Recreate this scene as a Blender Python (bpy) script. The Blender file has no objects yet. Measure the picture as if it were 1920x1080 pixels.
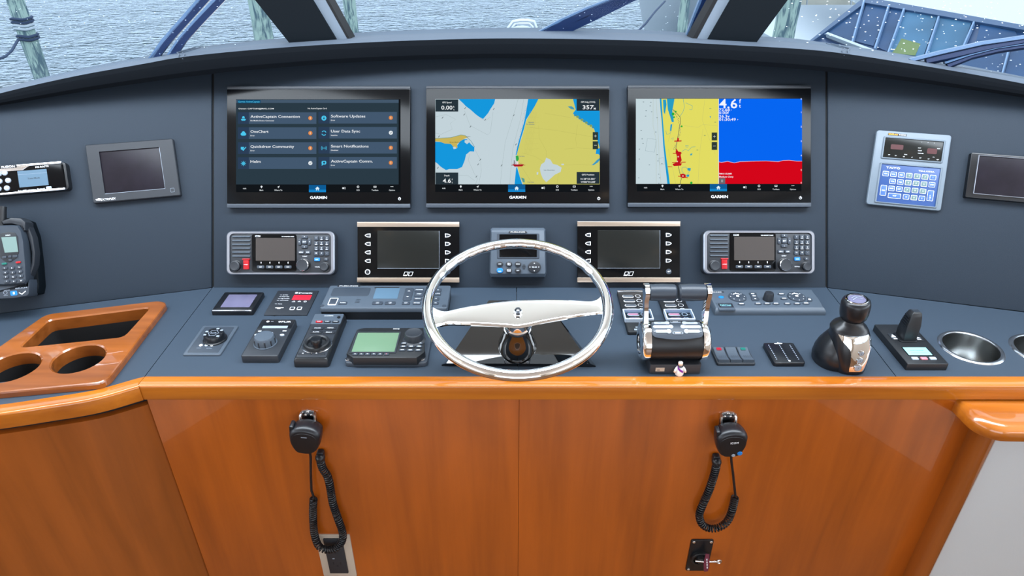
import bpy, bmesh, math, random
from math import sin, cos, tan, pi, radians, sqrt, atan2
from mathutils import Vector, Matrix
from mathutils.geometry import tessellate_polygon

random.seed(7)
SC = bpy.context.scene
COL = SC.collection
# ---------------------------------------------------------------- camera
H = 1.8                      # eye height over the cabin sole
TILT = radians(30.4)
F = 1259.0                   # focal length in pixels of a 1920 wide frame
ct, st = cos(TILT), sin(TILT)
cam = bpy.data.cameras.new('camera')
cam.sensor_width = 36.0
cam.lens = F / 1920 * 36
cam.clip_start = 0.05
cam.clip_end = 600
camo = bpy.data.objects.new('camera', cam)
COL.objects.link(camo)
camo.location = (0, 0, H)
camo.rotation_euler = (pi / 2 - TILT, 0, 0)
SC.camera = camo
# ---------------------------------------------------------------- exposure, world, lights
EXPO = 0.35
SC.view_settings.view_transform = 'Standard'
SC.view_settings.look = 'None'
SC.view_settings.gamma = 1
SC.view_settings.use_curve_mapping = False
SC.view_settings.exposure = EXPO
SC.cycles.use_denoising = True
SC.cycles.max_bounces = 8
SC.cycles.diffuse_bounces = 4
SC.cycles.glossy_bounces = 4
SC.cycles.transparent_max_bounces = 12
SC.cycles.sample_clamp_indirect = 6
w = bpy.data.worlds.new('overcast_sky')
SC.world = w
w.use_nodes = True
nt = w.node_tree
bg = nt.nodes['Background']
tc = nt.nodes.new('ShaderNodeTexCoord')
sx = nt.nodes.new('ShaderNodeSeparateXYZ')
rp = nt.nodes.new('ShaderNodeValToRGB')
rp.color_ramp.elements[0].position = 0.0
rp.color_ramp.elements[0].color = (0.60, 0.78, 1.0, 1)
rp.color_ramp.elements[1].position = 0.6
rp.color_ramp.elements[1].color = (0.80, 0.90, 1.0, 1)
nt.links.new(tc.outputs['Generated'], sx.inputs[0])
nt.links.new(sx.outputs['Z'], rp.inputs[0])
nt.links.new(rp.outputs[0], bg.inputs['Color'])
bg.inputs['Strength'].default_value = 1.5

def area(name, loc, rot, sx_, sy_, power, col):
    l = bpy.data.lights.new(name, 'AREA')
    l.shape = 'RECTANGLE'; l.size = sx_; l.size_y = sy_; l.energy = power; l.color = col
    o = bpy.data.objects.new(name, l); COL.objects.link(o)
    o.location = loc; o.rotation_euler = rot
    return o
# daylight entering through the side windows and the open aft doors
area('daylight_left', (-1.84, -0.3, 1.45), (0, -pi / 2 - 0.8, 0), 0.7, 3.0, 17, (0.92, 0.95, 1.0))
area('daylight_right', (1.84, -0.3, 1.45), (0, pi / 2 + 0.8, 0), 0.7, 3.0, 19, (0.92, 0.95, 1.0))
area('daylight_aft', (0, -2.85, 1.2), (pi / 2 + 0.35, 0, 0), 3.0, 1.6, 26, (0.96, 0.97, 1.0))

area('overhead_fill', (0, 1.12, 2.0), (0, 0, 0), 3.0, 0.3, 42, (0.8, 0.9, 1.0))  # added fill under the closed ceiling to brighten the worktop
# added fill hidden behind the brow, aimed up to brighten the ceiling
area('ceiling_fill', (0, 2.25, 1.28), (pi + 0.55, 0, 0), 2.4, 0.5, 14, (1.0, 0.97, 0.92))

# ---------------------------------------------------------------- materials
def lin(h):
    h = h.lstrip('#')
    out = []
    for i in (0, 2, 4):
        c = int(h[i:i + 2], 16) / 255
        out.append(c / 12.92 if c <= 0.04045 else ((c + 0.055) / 1.055) ** 2.4)
    return (out[0], out[1], out[2], 1)
MATS = {}
def mat(name, col='#808080', rough=0.5, metal=0.0, coat=0.0, bump=0.0, bscale=400, emit=None, es=1.0, spec=0.5, vary=0.0, vscale=20):
    m = bpy.data.materials.new(name); m.use_nodes = True
    n = m.node_tree; b = n.nodes['Principled BSDF']
    b.inputs['Base Color'].default_value = lin(col)
    b.inputs['Roughness'].default_value = rough
    b.inputs['Metallic'].default_value = metal
    b.inputs['Coat Weight'].default_value = coat
    b.inputs['Coat Roughness'].default_value = 0.03
    b.inputs['Specular IOR Level'].default_value = spec
    if emit:
        b.inputs['Emission Color'].default_value = lin(emit)
        b.inputs['Emission Strength'].default_value = es * 2 ** (-EXPO)
    if vary or bump:
        t = n.nodes.new('ShaderNodeTexCoord')
    if vary:
        nz = n.nodes.new('ShaderNodeTexNoise'); nz.inputs['Scale'].default_value = vscale; nz.inputs['Detail'].default_value = 4
        n.links.new(t.outputs['Object'], nz.inputs['Vector'])
        hs = n.nodes.new('ShaderNodeMixRGB'); hs.blend_type = 'MULTIPLY'; hs.inputs[0].default_value = 1
        mr = n.nodes.new('ShaderNodeMapRange'); mr.inputs['To Min'].default_value = 1 - vary; mr.inputs['To Max'].default_value = 1 + vary
        n.links.new(nz.outputs['Fac'], mr.inputs['Value'])
        hs.inputs[1].default_value = lin(col); n.links.new(mr.outputs[0], hs.inputs[2])
        n.links.new(hs.outputs[0], b.inputs['Base Color'])
    if bump:
        nb = n.nodes.new('ShaderNodeTexNoise'); nb.inputs['Scale'].default_value = bscale; nb.inputs['Detail'].default_value = 3
        n.links.new(t.outputs['Object'], nb.inputs['Vector'])
        bu = n.nodes.new('ShaderNodeBump'); bu.inputs['Strength'].default_value = bump; bu.inputs['Distance'].default_value = 0.001
        n.links.new(nb.outputs['Fac'], bu.inputs['Height']); n.links.new(bu.outputs[0], b.inputs['Normal'])
    MATS[name] = m
    return m
def E(col, s=1.0):
    """screen pixel colour: gives off its own light"""
    k = 'lit_' + col.lstrip('#') + ('' if s == 1 else '_%g' % s)
    if k not in MATS:
        mat(k, '#000000', rough=0.9, emit=col, es=s, spec=0.0)
    return k
def wood(name, c1, c2, axis, rough=0.28, coat=0.9, scale=1.0, seed=0.0, fig=1.0):
    m = bpy.data.materials.new(name); m.use_nodes = True
    n = m.node_tree; b = n.nodes['Principled BSDF']
    t = n.nodes.new('ShaderNodeTexCoord')
    mp = n.nodes.new('ShaderNodeMapping')
    s = [26 * scale] * 3; s[axis] = 1.6 * scale
    mp.inputs['Scale'].default_value = s; mp.inputs['Location'].default_value = (seed, seed * .7, seed * .3)
    n.links.new(t.outputs['Object'], mp.inputs['Vector'])
    nz = n.nodes.new('ShaderNodeTexNoise'); nz.inputs['Scale'].default_value = 1.0; nz.inputs['Detail'].default_value = 6; nz.inputs['Roughness'].default_value = 0.6; nz.inputs['Distortion'].default_value = 0.4
    n.links.new(mp.outputs[0], nz.inputs['Vector'])
    mp2 = n.nodes.new('ShaderNodeMapping')
    s = [7 * scale * fig] * 3; s[axis] = 1.3 * scale
    mp2.inputs['Scale'].default_value = s; mp2.inputs['Location'].default_value = (seed * 2, 3.1, seed)
    n.links.new(t.outputs['Object'], mp2.inputs['Vector'])
    n2 = n.nodes.new('ShaderNodeTexNoise'); n2.inputs['Scale'].default_value = 1.0; n2.inputs['Detail'].default_value = 3; n2.inputs['Distortion'].default_value = 0.8
    n.links.new(mp2.outputs[0], n2.inputs['Vector'])
    mix = n.nodes.new('ShaderNodeMath'); mix.operation = 'ADD'
    sc = n.nodes.new('ShaderNodeMath'); sc.operation = 'MULTIPLY'; sc.inputs[1].default_value = 0.45
    n.links.new(nz.outputs['Fac'], sc.inputs[0])
    sc2 = n.nodes.new('ShaderNodeMath'); sc2.operation = 'MULTIPLY'; sc2.inputs[1].default_value = 0.55
    n.links.new(n2.outputs['Fac'], sc2.inputs[0])
    n.links.new(sc.outputs[0], mix.inputs[0]); n.links.new(sc2.outputs[0], mix.inputs[1])
    cr = n.nodes.new('ShaderNodeValToRGB')
    cr.color_ramp.elements[0].position = 0.33; cr.color_ramp.elements[0].color = lin(c2)
    cr.color_ramp.elements[1].position = 0.62; cr.color_ramp.elements[1].color = lin(c1)
    n.links.new(mix.outputs[0], cr.inputs[0]); n.links.new(cr.outputs[0], b.inputs['Base Color'])
    b.inputs['Roughness'].default_value = rough
    b.inputs['Coat Weight'].default_value = coat; b.inputs['Coat Roughness'].default_value = 0.02
    MATS[name] = m
    return m

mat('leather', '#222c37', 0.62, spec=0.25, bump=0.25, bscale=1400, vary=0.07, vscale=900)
mat('leather_lit', '#303d4b', 0.55, spec=0.4, bump=0.2, bscale=1400, vary=0.06, vscale=900)  # same leather as the dashboard, with the worktop's stronger light painted in
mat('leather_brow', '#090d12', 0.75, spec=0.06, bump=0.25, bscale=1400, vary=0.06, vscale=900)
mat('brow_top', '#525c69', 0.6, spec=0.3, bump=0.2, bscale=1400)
mat('seam', '#0c0f13', 0.8)
wood('panel_wood', '#ac5612', '#85400a', 2, rough=0.25, seed=2.3)
wood('door_wood', '#9c531b', '#7f4210', 2, rough=0.25, seed=7.3)
wood('trim_wood', '#c4741f', '#985011', 0, rough=0.2, seed=1.1, scale=1.4)
wood('tray_wood', '#9c5826', '#6e3810', 0, rough=0.18, seed=5.5, scale=1.6)
mat('recess_black', '#0a0c10', 0.9)
mat('black_plastic', '#15181c', 0.42)
mat('gloss_black', '#07080a', 0.14, spec=0.13)
mat('lacquer_black', '#050608', 0.04, coat=1.0)
mat('satin_black', '#101318', 0.3)
mat('screen_off', '#191b1a', 0.2, spec=0.25)
mat('screen_off_brown', '#3c3837', 0.25)
mat('screen_purple', '#1a171f', 0.35, spec=0.2, vary=0.5, vscale=40)
mat('screen_lilac', '#62607a', 0.25, vary=0.2, vscale=30)
mat('grip_satin', '#2d353f', 0.38)
mat('dark_grey', '#22272e', 0.5)
mat('mid_grey', '#313a45', 0.5)
mat('unit_grey', '#434e5a', 0.5, bump=0.08, bscale=2500)
mat('bezel_silver', '#9aa0ac', 0.28, metal=0.7)
mat('alu', '#b3a597', 0.35, metal=0.9)
mat('chrome', '#eceef0', 0.04, metal=1.0)
mat('dark_chrome', '#5a5d62', 0.12, metal=1.0)
mat('chrome_soft', '#d8dade', 0.18, metal=1.0)
mat('steel', '#b9bbbb', 0.22, metal=1.0)
mat('print_white', '#e8ecf2', 0.5)
mat('print_grey', '#8f9aa8', 0.5)
mat('print_dark', '#14181e', 0.6)
mat('light_case', '#66737f', 0.45)
mat('key_grey', '#333c47', 0.45)
mat('key_dark', '#1b2027', 0.45)
mat('key_blue', '#1877c4', 0.35)
mat('pad_blue', '#24457c', 0.4)
mat('pad_blue_key', '#3d6099', 0.4)
mat('pad_green_key', '#5d7576', 0.4)
mat('red_plastic', '#a80f1c', 0.3)
mat('red_led', '#d8182c', 0.4, emit='#ff3040', es=0.45)
mat('green_plastic', '#12695f', 0.35)
mat('red_rocker', '#a3122a', 0.35)
mat('white_plastic', '#e6e6e4', 0.4)
mat('pink_button', '#d98590', 0.35)
mat('pale_button', '#b4c2d2', 0.35)
mat('clear_cover', '#b8c6d6', 0.1, spec=0.6)
mat('lcd_green', '#5f7a62', 0.25, emit='#7fa887', es=0.12)
mat('lcd_blue', '#4a6478', 0.4, emit='#8fb4cc', es=0.05)
mat('lcd_cyan', '#8fd8e6', 0.25, emit='#8adcea', es=0.3)
mat('lcd_pale', '#6c8380', 0.3, emit='#8fb4b8', es=0.05)
mat('rubber', '#12161c', 0.32)
mat('purple', '#7c1f9c', 0.5)
mat('purple_tag', '#6a2b3f', 0.5)
mat('skin_tone', '#e0c0a8', 0.5)
mat('plate_beige', '#b3a89a', 0.4)
mat('fabric_grey', '#bfc4c8', 0.85, bump=0.2, bscale=900)
mat('ceiling_cream', '#f2ebe0', 0.7)
mat('wall_cream', '#cdbfae', 0.7)
mat('sole_wood', '#7a5230', 0.4)
mat('seat_cream', '#d9cdbb', 0.6)
mat('lamp_glow', '#ffffff', 0.5, emit='#ffd29a', es=14)
mat('mullion_black', '#060d13', 0.6, spec=0.12)
mat('mullion_grey', '#66727f', 0.5)
mat('wiper_blue', '#0a1e40', 0.5, spec=0.2)
mat('wiper_grey', '#4c6380', 0.35)
mat('gel_white', '#c6cfd6', 0.35)
mat('hull_navy', '#2c4a72', 0.3)
mat('frame_blue', '#3e5c80', 0.35)
mat('frame_light', '#7d9cc0', 0.35)
mat('pane_blue', '#2a4f78', 0.35, spec=0.2, vary=0.6, vscale=1.2)
mat('pane_light', '#44708f', 0.4, spec=0.2, vary=0.6, vscale=1.4)
mat('beige_canvas', '#b9b5a8', 0.8, vary=0.25, vscale=3)
mat('yellow_green', '#6f8248', 0.6)
mat('cap_blue', '#2c52a8', 0.4)
mat('rope', '#3a4a66', 0.8)
mat('rope_white', '#cdd6de', 0.8)
mat('drop', '#e8f2fa', 0.05, spec=0.8)

# piling: weathered green-grey timber
def piling_mat():
    m = mat('piling_timber', '#8fa39a', 0.85, bump=0.5, bscale=20)
    n = m.node_tree; b = n.nodes['Principled BSDF']
    t = n.nodes.new('ShaderNodeTexCoord'); mp = n.nodes.new('ShaderNodeMapping'); mp.inputs['Scale'].default_value = (9, 9, 1.6)
    nz = n.nodes.new('ShaderNodeTexNoise'); nz.inputs['Scale'].default_value = 1.6; nz.inputs['Detail'].default_value = 5; nz.inputs['Distortion'].default_value = 1.2
    cr = n.nodes.new('ShaderNodeValToRGB')
    cr.color_ramp.elements[0].position = 0.42; cr.color_ramp.elements[0].color = lin('#5d7680')
    cr.color_ramp.elements[1].position = 0.56; cr.color_ramp.elements[1].color = lin('#b4cbbf')
    n.links.new(t.outputs['Object'], mp.inputs[0]); n.links.new(mp.outputs[0], nz.inputs['Vector'])
    n.links.new(nz.outputs['Fac'], cr.inputs[0]); n.links.new(cr.outputs[0], b.inputs['Base Color'])
piling_mat()
def water_mat():
    m = mat('harbour_water', '#20404c', 0.05, spec=0.5)
    n = m.node_tree; b = n.nodes['Principled BSDF']
    t = n.nodes.new('ShaderNodeTexCoord')
    mp = n.nodes.new('ShaderNodeMapping'); mp.inputs['Scale'].default_value = (1.0, 1.5, 1)
    n.links.new(t.outputs['Object'], mp.inputs[0])
    a = n.nodes.new('ShaderNodeTexNoise'); a.inputs['Scale'].default_value = 3.0; a.inputs['Detail'].default_value = 2.5; a.inputs['Roughness'].default_value = 0.5; a.inputs['Distortion'].default_value = 0.5
    n.links.new(mp.outputs[0], a.inputs['Vector'])
    c = n.nodes.new('ShaderNodeTexNoise'); c.inputs['Scale'].default_value = 0.35; c.inputs['Detail'].default_value = 2
    n.links.new(mp.outputs[0], c.inputs['Vector'])
    ad = n.nodes.new('ShaderNodeMath'); ad.operation = 'MULTIPLY_ADD'; ad.inputs[1].default_value = 1.0
    n.links.new(a.outputs['Fac'], ad.inputs[0]); n.links.new(c.outputs['Fac'], ad.inputs[2])
    bu = n.nodes.new('ShaderNodeBump'); bu.inputs['Strength'].default_value = 1.0; bu.inputs['Distance'].default_value = 0.5
    n.links.new(ad.outputs[0], bu.inputs['Height']); n.links.new(bu.outputs[0], b.inputs['Normal'])
water_mat()
def glass_mat(name, refl, tint=(0.95, 0.98, 1.0, 1)):
    m = bpy.data.materials.new(name); m.use_nodes = True
    n = m.node_tree; n.nodes.clear()
    o = n.nodes.new('ShaderNodeOutputMaterial'); mx = n.nodes.new('ShaderNodeMixShader')
    tr = n.nodes.new('ShaderNodeBsdfTransparent'); tr.inputs[0].default_value = tint
    gl = n.nodes.new('ShaderNodeBsdfGlossy'); gl.inputs['Roughness'].default_value = 0.02
    lw = n.nodes.new('ShaderNodeLayerWeight'); pw = n.nodes.new('ShaderNodeMath'); pw.operation = 'POWER'; pw.inputs[1].default_value = 4
    n.links.new(lw.outputs['Facing'], pw.inputs[0])
    fr = n.nodes.new('ShaderNodeMath'); fr.operation = 'MULTIPLY_ADD'; fr.inputs[1].default_value = 0.25; fr.inputs[2].default_value = refl
    n.links.new(pw.outputs[0], fr.inputs[0]); n.links.new(fr.outputs[0], mx.inputs[0]); n.links.new(tr.outputs[0], mx.inputs[1]); n.links.new(gl.outputs[0], mx.inputs[2])
    n.links.new(mx.outputs[0], o.inputs[0])
    MATS[name] = m
glass_mat('windscreen_glass', 0.004)
glass_mat('cover_glass', 0.05, (0.9, 0.95, 1, 1))

# ---------------------------------------------------------------- mesh helpers
def rr(cx, cy, w, h, r=0.0, n=3):
    r = max(0.0001, min(r, w / 2 - 1e-4, h / 2 - 1e-4)); p = []
    for k, (sx_, sy_) in enumerate(((1, 1), (-1, 1), (-1, -1), (1, -1))):
        for i in range(n + 1):
            a = pi / 2 * (k + i / n)
            p.append((cx + sx_ * (w / 2 - r) + r * cos(a), cy + sy_ * (h / 2 - r) + r * sin(a)))
    return p
def circ(cx, cy, r, n=24, ry=None, a0=0.0):
    ry = r if ry is None else ry
    return [(cx + r * cos(a0 + 2 * pi * i / n), cy + ry * sin(a0 + 2 * pi * i / n)) for i in range(n)]
def inset(poly, d):
    """move a convex-ish loop inwards by d"""
    n = len(poly); area2 = sum(poly[i][0] * poly[(i + 1) % n][1] - poly[(i + 1) % n][0] * poly[i][1] for i in range(n))
    s = 1 if area2 > 0 else -1; out = []
    for i in range(n):
        a = Vector(poly[i - 1]); b = Vector(poly[i]); c = Vector(poly[(i + 1) % n])
        e1 = (b - a); e2 = (c - b)
        if e1.length < 1e-9: e1 = e2
        if e2.length < 1e-9: e2 = e1
        n1 = Vector((-e1.y, e1.x)).normalized() * s; n2 = Vector((-e2.y, e2.x)).normalized() * s
        m = n1 + n2
        m = m / max(0.5, m.length_squared / 2) if m.length > 1e-6 else n1
        q = b + m * d
        out.append((q.x, q.y))
    return out
_glyph = {}
def text_data(s, bold=0.012):
    k = (s, bold)
    if k not in _glyph:
        cu = bpy.data.curves.new('t', 'FONT'); cu.body = s; cu.size = 1; cu.offset = bold; cu.resolution_u = 2
        ob = bpy.data.objects.new('t', cu)
        me = bpy.data.meshes.new_from_object(ob)
        vs = [tuple(v.co) for v in me.vertices]; fs = [tuple(p.vertices) for p in me.polygons]
        bpy.data.objects.remove(ob); bpy.data.meshes.remove(me); bpy.data.curves.remove(cu)
        _glyph[k] = (vs, fs)
    return _glyph[k]
class MB:
    def __init__(s, scale=0.001):
        s.v = []; s.f = []; s.m = []; s.mats = []; s.sc = scale; s.xf = None
    def add(s, vs, fs, m):
        if m not in s.mats: s.mats.append(m)
        k = s.mats.index(m); o = len(s.v)
        for v in vs:
            v = Vector(v)
            if s.xf is not None: v = s.xf @ v
            s.v.append(v * s.sc)
        for f in fs:
            s.f.append(tuple(i + o for i in f)); s.m.append(k)
        return s
    def rings(s, loops, m, c0=True, c1=True, closed=True):
        n = len(loops[0]); vs = [p for l in loops for p in l]; fs = []
        for j in range(len(loops) - 1):
            for i in range(n if closed else n - 1):
                k = (i + 1) % n
                fs.append((j * n + i, j * n + k, (j + 1) * n + k, (j + 1) * n + i))
        if c0: fs.append(tuple(range(n - 1, -1, -1)))
        if c1: fs.append(tuple((len(loops) - 1) * n + i for i in range(n)))
        return s.add(vs, fs, m)
    def prism(s, poly, z0, z1, m, b=0.0, taper=0.0):
        """poly extruded z0..z1, upper rim bevelled by b"""
        L = [[(x, y, z0) for x, y in poly]]
        if b:
            p1 = inset(poly, taper) if taper else poly
            L.append([(x, y, z1 - b) for x, y in p1])
            L.append([(x, y, z1 - b * 0.3) for x, y in inset(p1, b * 0.3)])
            L.append([(x, y, z1) for x, y in inset(p1, b)])
        else:
            L.append([(x, y, z1) for x, y in (inset(poly, taper) if taper else poly)])
        return s.rings(L, m)
    def rbox(s, cx, cy, w, h, z0, z1, m, r=1.0, b=0.5, taper=0.0, n=3):
        return s.prism(rr(cx, cy, w, h, r, n), z0, z1, m, b, taper)
    def frame(s, outer, inner, z0, z1, m, b=0.5, zi=None):
        zi = z0 if zi is None else zi
        L = [[(x, y, z0) for x, y in outer], [(x, y, z1 - b) for x, y in outer], [(x, y, z1) for x, y in inset(outer, b)],
             [(x, y, z1) for x, y in inner], [(x, y, zi) for x, y in inner]]
        return s.rings(L, m, False, False)
    def line_loop(s, poly, wd, z, m):
        """flat printed outline"""
        q = inset(poly, wd); n = len(poly)
        return s.rings([[(x, y, z) for x, y in poly], [(x, y, z) for x, y in q]], m, False, False)
    def poly(s, pts, z, m):
        t = tessellate_polygon([[Vector((x, y, 0)) for x, y in pts]])
        return s.add([(x, y, z) for x, y in pts], [tuple(f) for f in t], m)
    def stroke(s, pts, wd, z, m):
        a = []; b = []
        for i, p in enumerate(pts):
            p = Vector(p[:2]); q0 = Vector(pts[max(0, i - 1)][:2]); q1 = Vector(pts[min(len(pts) - 1, i + 1)][:2])
            d = (q1 - q0); d = d.normalized() if d.length else Vector((1, 0)); nn = Vector((-d.y, d.x)) * wd / 2
            a.append((p.x + nn.x, p.y + nn.y, z)); b.append((p.x - nn.x, p.y - nn.y, z))
        return s.rings([a, b], m, False, False, closed=False)
    def lathe(s, prof, cx, cy, m, n=28, z=0.0, c0=True, c1=True):
        L = [[(cx + r * cos(2 * pi * i / n), cy + r * sin(2 * pi * i / n), z + zz) for i in range(n)] for r, zz in prof]
        return s.rings(L, m, c0, c1)
    def cyl(s, cx, cy, r, z0, z1, m, b=0.4, n=24, r1=None):
        r1 = r if r1 is None else r1
        return s.lathe([(r, z0), (r1, z1 - b), (r1 - b, z1)], cx, cy, m, n)
    def tube(s, pts, r, m, n=8, closed=False, caps=True, rfun=None):
        P = [Vector(p) for p in pts]; N = len(P); L = []
        up = None
        for i in range(N):
            if closed: d = P[(i + 1) % N] - P[i - 1]
            else: d = P[min(N - 1, i + 1)] - P[max(0, i - 1)]
            d.normalize()
            if up is None:
                up = Vector((0, 0, 1)) if abs(d.z) < 0.9 else Vector((1, 0, 0))
            u = (up - d * up.dot(d)).normalized(); up = u; v = d.cross(u)
            rad = rfun(i) if rfun else r
            L.append([tuple(P[i] + (u * cos(2 * pi * k / n) + v * sin(2 * pi * k / n)) * rad) for k in range(n)])
        if closed: L.append(L[0])
        return s.rings(L, m, caps and not closed, caps and not closed)
    def box(s, x0, x1, y0, y1, z0, z1, m):
        return s.add([(x0, y0, z0), (x1, y0, z0), (x1, y1, z0), (x0, y1, z0), (x0, y0, z1), (x1, y0, z1), (x1, y1, z1), (x0, y1, z1)],
                     [(0, 3, 2, 1), (4, 5, 6, 7), (0, 1, 5, 4), (1, 2, 6, 5), (2, 3, 7, 6), (3, 0, 4, 7)], m)
    def ball(s, c, rx, ry, rz, m, n=16, k=10):
        L = []
        for j in range(1, k):
            a = pi * j / k
            L.append([(c[0] + rx * sin(a) * cos(2 * pi * i / n), c[1] + ry * sin(a) * sin(2 * pi * i / n), c[2] - rz * cos(a)) for i in range(n)])
        return s.rings(L, m)
    def text(s, t, x, y, z, h, m, al='c', bold=0.012, wfit=None):
        vs, fs = text_data(t, bold)
        if not vs: return s
        k = h / 0.69
        x0 = min(v[0] for v in vs); x1 = max(v[0] for v in vs)
        kx = k if wfit is None else wfit / (x1 - x0)
        ox = {'c': -(x0 + x1) / 2, 'l': -x0, 'r': -x1}[al]
        return s.add([(x + (v[0] + ox) * kx, y + v[1] * k - h / 2, z) for v in vs], fs, m)
    def mesh(s, name, smooth=True):
        me = bpy.data.meshes.new(name)
        me.from_pydata([tuple(v) for v in s.v], [], s.f)
        for k in s.mats: me.materials.append(MATS[k])
        me.polygons.foreach_set('material_index', s.m)
        bm = bmesh.new(); bm.from_mesh(me)
        bmesh.ops.recalc_face_normals(bm, faces=bm.faces)
        bm.to_mesh(me); bm.free()
        if smooth:
            me.polygons.foreach_set('use_smooth', [True] * len(me.polygons))
            me.set_sharp_from_angle(angle=radians(38))
        me.update()
        return me
    def build(s, name, parent=None, label=None, smooth=True, kind=None):
        o = bpy.data.objects.new(name, s.mesh(name, smooth)); COL.objects.link(o)
        if parent is not None: o.parent = parent
        if label: o['label'] = label
        if kind: o['kind'] = kind
        return o
def tag(o, label, cat, group=None):
    o['label'] = label; o['category'] = cat
    if group: o['group'] = group
    return o
def empty(name, label, cat, M, group=None):
    o = bpy.data.objects.new(name, None); COL.objects.link(o); o.empty_display_size = 0.02
    o.matrix_world = M
    return tag(o, label, cat, group)

# ---------------------------------------------------------------- frames of the real surfaces
def ray(px, py):
    x = (px - 960) / F; u = (540 - py) / F
    return Vector((x, ct + u * st, -st + u * ct))
EYE = Vector((0, 0, H))
def hit(px, py, P, N):
    r = ray(px, py); return EYE + r * ((Vector(P) - EYE).dot(N) / r.dot(N))
def at_y(px, py, y):
    r = ray(px, py); return EYE + r * (y / r.y)
ZC = H - 0.7965             # worktop height
def frame_m(o, ex, ey):
    ex = Vector(ex).normalized(); ey = Vector(ey).normalized(); n = ex.cross(ey)
    M = Matrix.Identity(4)
    for i, v in enumerate((ex, ey, n)):
        for j in range(3): M[j][i] = v[j]
    M.translation = Vector(o); return M
AL = radians(14.8); AR = radians(15.0)
DASH = frame_m((0, 1.358, ZC), (1, 0, 0), (0, st, ct))
def wing(o, h):
    h = Vector(h); d = Vector((0, st, ct)); return frame_m(o, h, d - h * h.dot(d))
LWING = wing((-0.703, 1.358, ZC), (cos(AL), sin(AL), 0))
RWING = wing((0.739, 1.358, ZC), (cos(AR), -sin(AR), 0))
TOP = frame_m((0, 0, ZC), (1, 0, 0), (0, 1, 0))
YF = 1.0
FRONT = frame_m((0, YF, ZC), (1, 0, 0), (0, 0, 1))
class Dev:
    """one appliance standing on a surface; L() reads a point of its outline at a height z (mm) over that surface"""
    def __init__(s, name, label, cat, fr, px, py, crop=(0, 0, 1), group=None, rot=0, off=0):
        s.fr = fr; s.crop = crop
        n = fr.col[2].to_3d(); p = hit(px, py, fr.translation + n * off / 1000, n)
        M = fr.copy(); M.translation = p
        if rot: M = M @ Matrix.Rotation(rot, 4, 'Z')
        s.M = M; s.inv = M.inverted(); s.o = empty(name, label, cat, M, group); s.cache = {}
    def L(s, x, y, z=0.0):
        px = s.crop[0] + x / s.crop[2]; py = s.crop[1] + y / s.crop[2]
        n = s.M.col[2].to_3d(); p = hit(px, py, s.M.translation + n * z / 1000, n)
        q = s.inv @ p
        return (q.x * 1000, q.y * 1000)
    def R(s, x0, y0, x1, y1, z=0.0):
        a = s.L(x0, y0, z); b = s.L(x1, y1, z)
        return ((a[0] + b[0]) / 2, (a[1] + b[1]) / 2, abs(b[0] - a[0]), abs(b[1] - a[1]))
    def P(s, pts, z=0.0):
        return [s.L(x, y, z) for x, y in pts]
    def part(s, name, mb, label=None, parent=None):
        return mb.build(name, parent or s.o, label)
    def key(s, x, y, w, h, z0, z1, m, r=1.0, name='key', shape='box', local=False, b=0.4, parent=None, label=None):
        c = (x, y) if local else s.L(x, y, z1)
        k = (name, round(w, 1), round(h, 1), z1 - z0, m, shape, r)
        if k not in s.cache:
            mb = MB()
            if shape == 'box': mb.rbox(0, 0, w, h, 0, z1 - z0, m, r, b)
            elif shape == 'round': mb.prism(circ(0, 0, w / 2, 20, h / 2), 0, z1 - z0, m, b)
            else: mb.prism(shape_poly(shape, w, h), 0, z1 - z0, m, b)
            s.cache[k] = mb.mesh(name)
        o = bpy.data.objects.new(name, s.cache[k]); COL.objects.link(o); o.parent = parent or s.o
        o.location = (c[0] / 1000, c[1] / 1000, z0 / 1000)
        if label: o['label'] = label
        return o
def shape_poly(kind, w, h):
    if kind == 'tri_l': return [(-w / 2, 0), (-w * .1, -h / 2), (w / 2, -h / 2), (w / 2, h / 2), (-w * .1, h / 2)]
    if kind == 'tri_r': return [(w / 2, 0), (w * .1, h / 2), (-w / 2, h / 2), (-w / 2, -h / 2), (w * .1, -h / 2)]
    return circ(0, 0, w / 2, 16, h / 2)
class FlatDev(Dev):
    """an appliance on the dash centre panel, laid out in millimetres from a face-on drawing"""
    def __init__(s, name, label, cat, cx, cy, k, px, py, zf, group=None):
        Dev.__init__(s, name, label, cat, DASH, px, py, group=group, off=zf)
        M = s.M.copy(); M.translation = M.translation - M.col[2].to_3d() * zf / 1000
        s.o.matrix_world = M; s.M = M; s.inv = M.inverted()
        s.c = (cx, cy); s.k = k
    def L(s, x, y, z=0.0):
        return ((x - s.c[0]) * s.k, (s.c[1] - y) * s.k)
# ================================================================ STRUCTURE
def cat(pts, t):
    """Catmull-Rom through sorted (x, y) pairs"""
    if t <= pts[0][0]:
        a, b = pts[0], pts[1]; return a[1] + (b[1] - a[1]) * (t - a[0]) / (b[0] - a[0])
    if t >= pts[-1][0]:
        a, b = pts[-2], pts[-1]; return b[1] + (b[1] - a[1]) * (t - b[0]) / (b[0] - a[0])
    for i in range(len(pts) - 1):
        if pts[i][0] <= t <= pts[i + 1][0]:
            p0 = pts[max(0, i - 1)]; p1 = pts[i]; p2 = pts[i + 1]; p3 = pts[min(len(pts) - 1, i + 2)]
            h = p2[0] - p1[0]; u = (t - p1[0]) / h
            m1 = (p2[1] - p0[1]) / (p2[0] - p0[0]) * h; m2 = (p3[1] - p1[1]) / (p3[0] - p1[0]) * h
            return (2*u**3-3*u**2+1)*p1[1] + (u**3-2*u**2+u)*m1 + (-2*u**3+3*u**2)*p2[1] + (u**3-u**2)*m2
W = lambda: MB(1.0)
def struct(name, mb, smooth=True):
    o = mb.build(name, smooth=smooth); o['kind'] = 'structure'; return o

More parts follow.
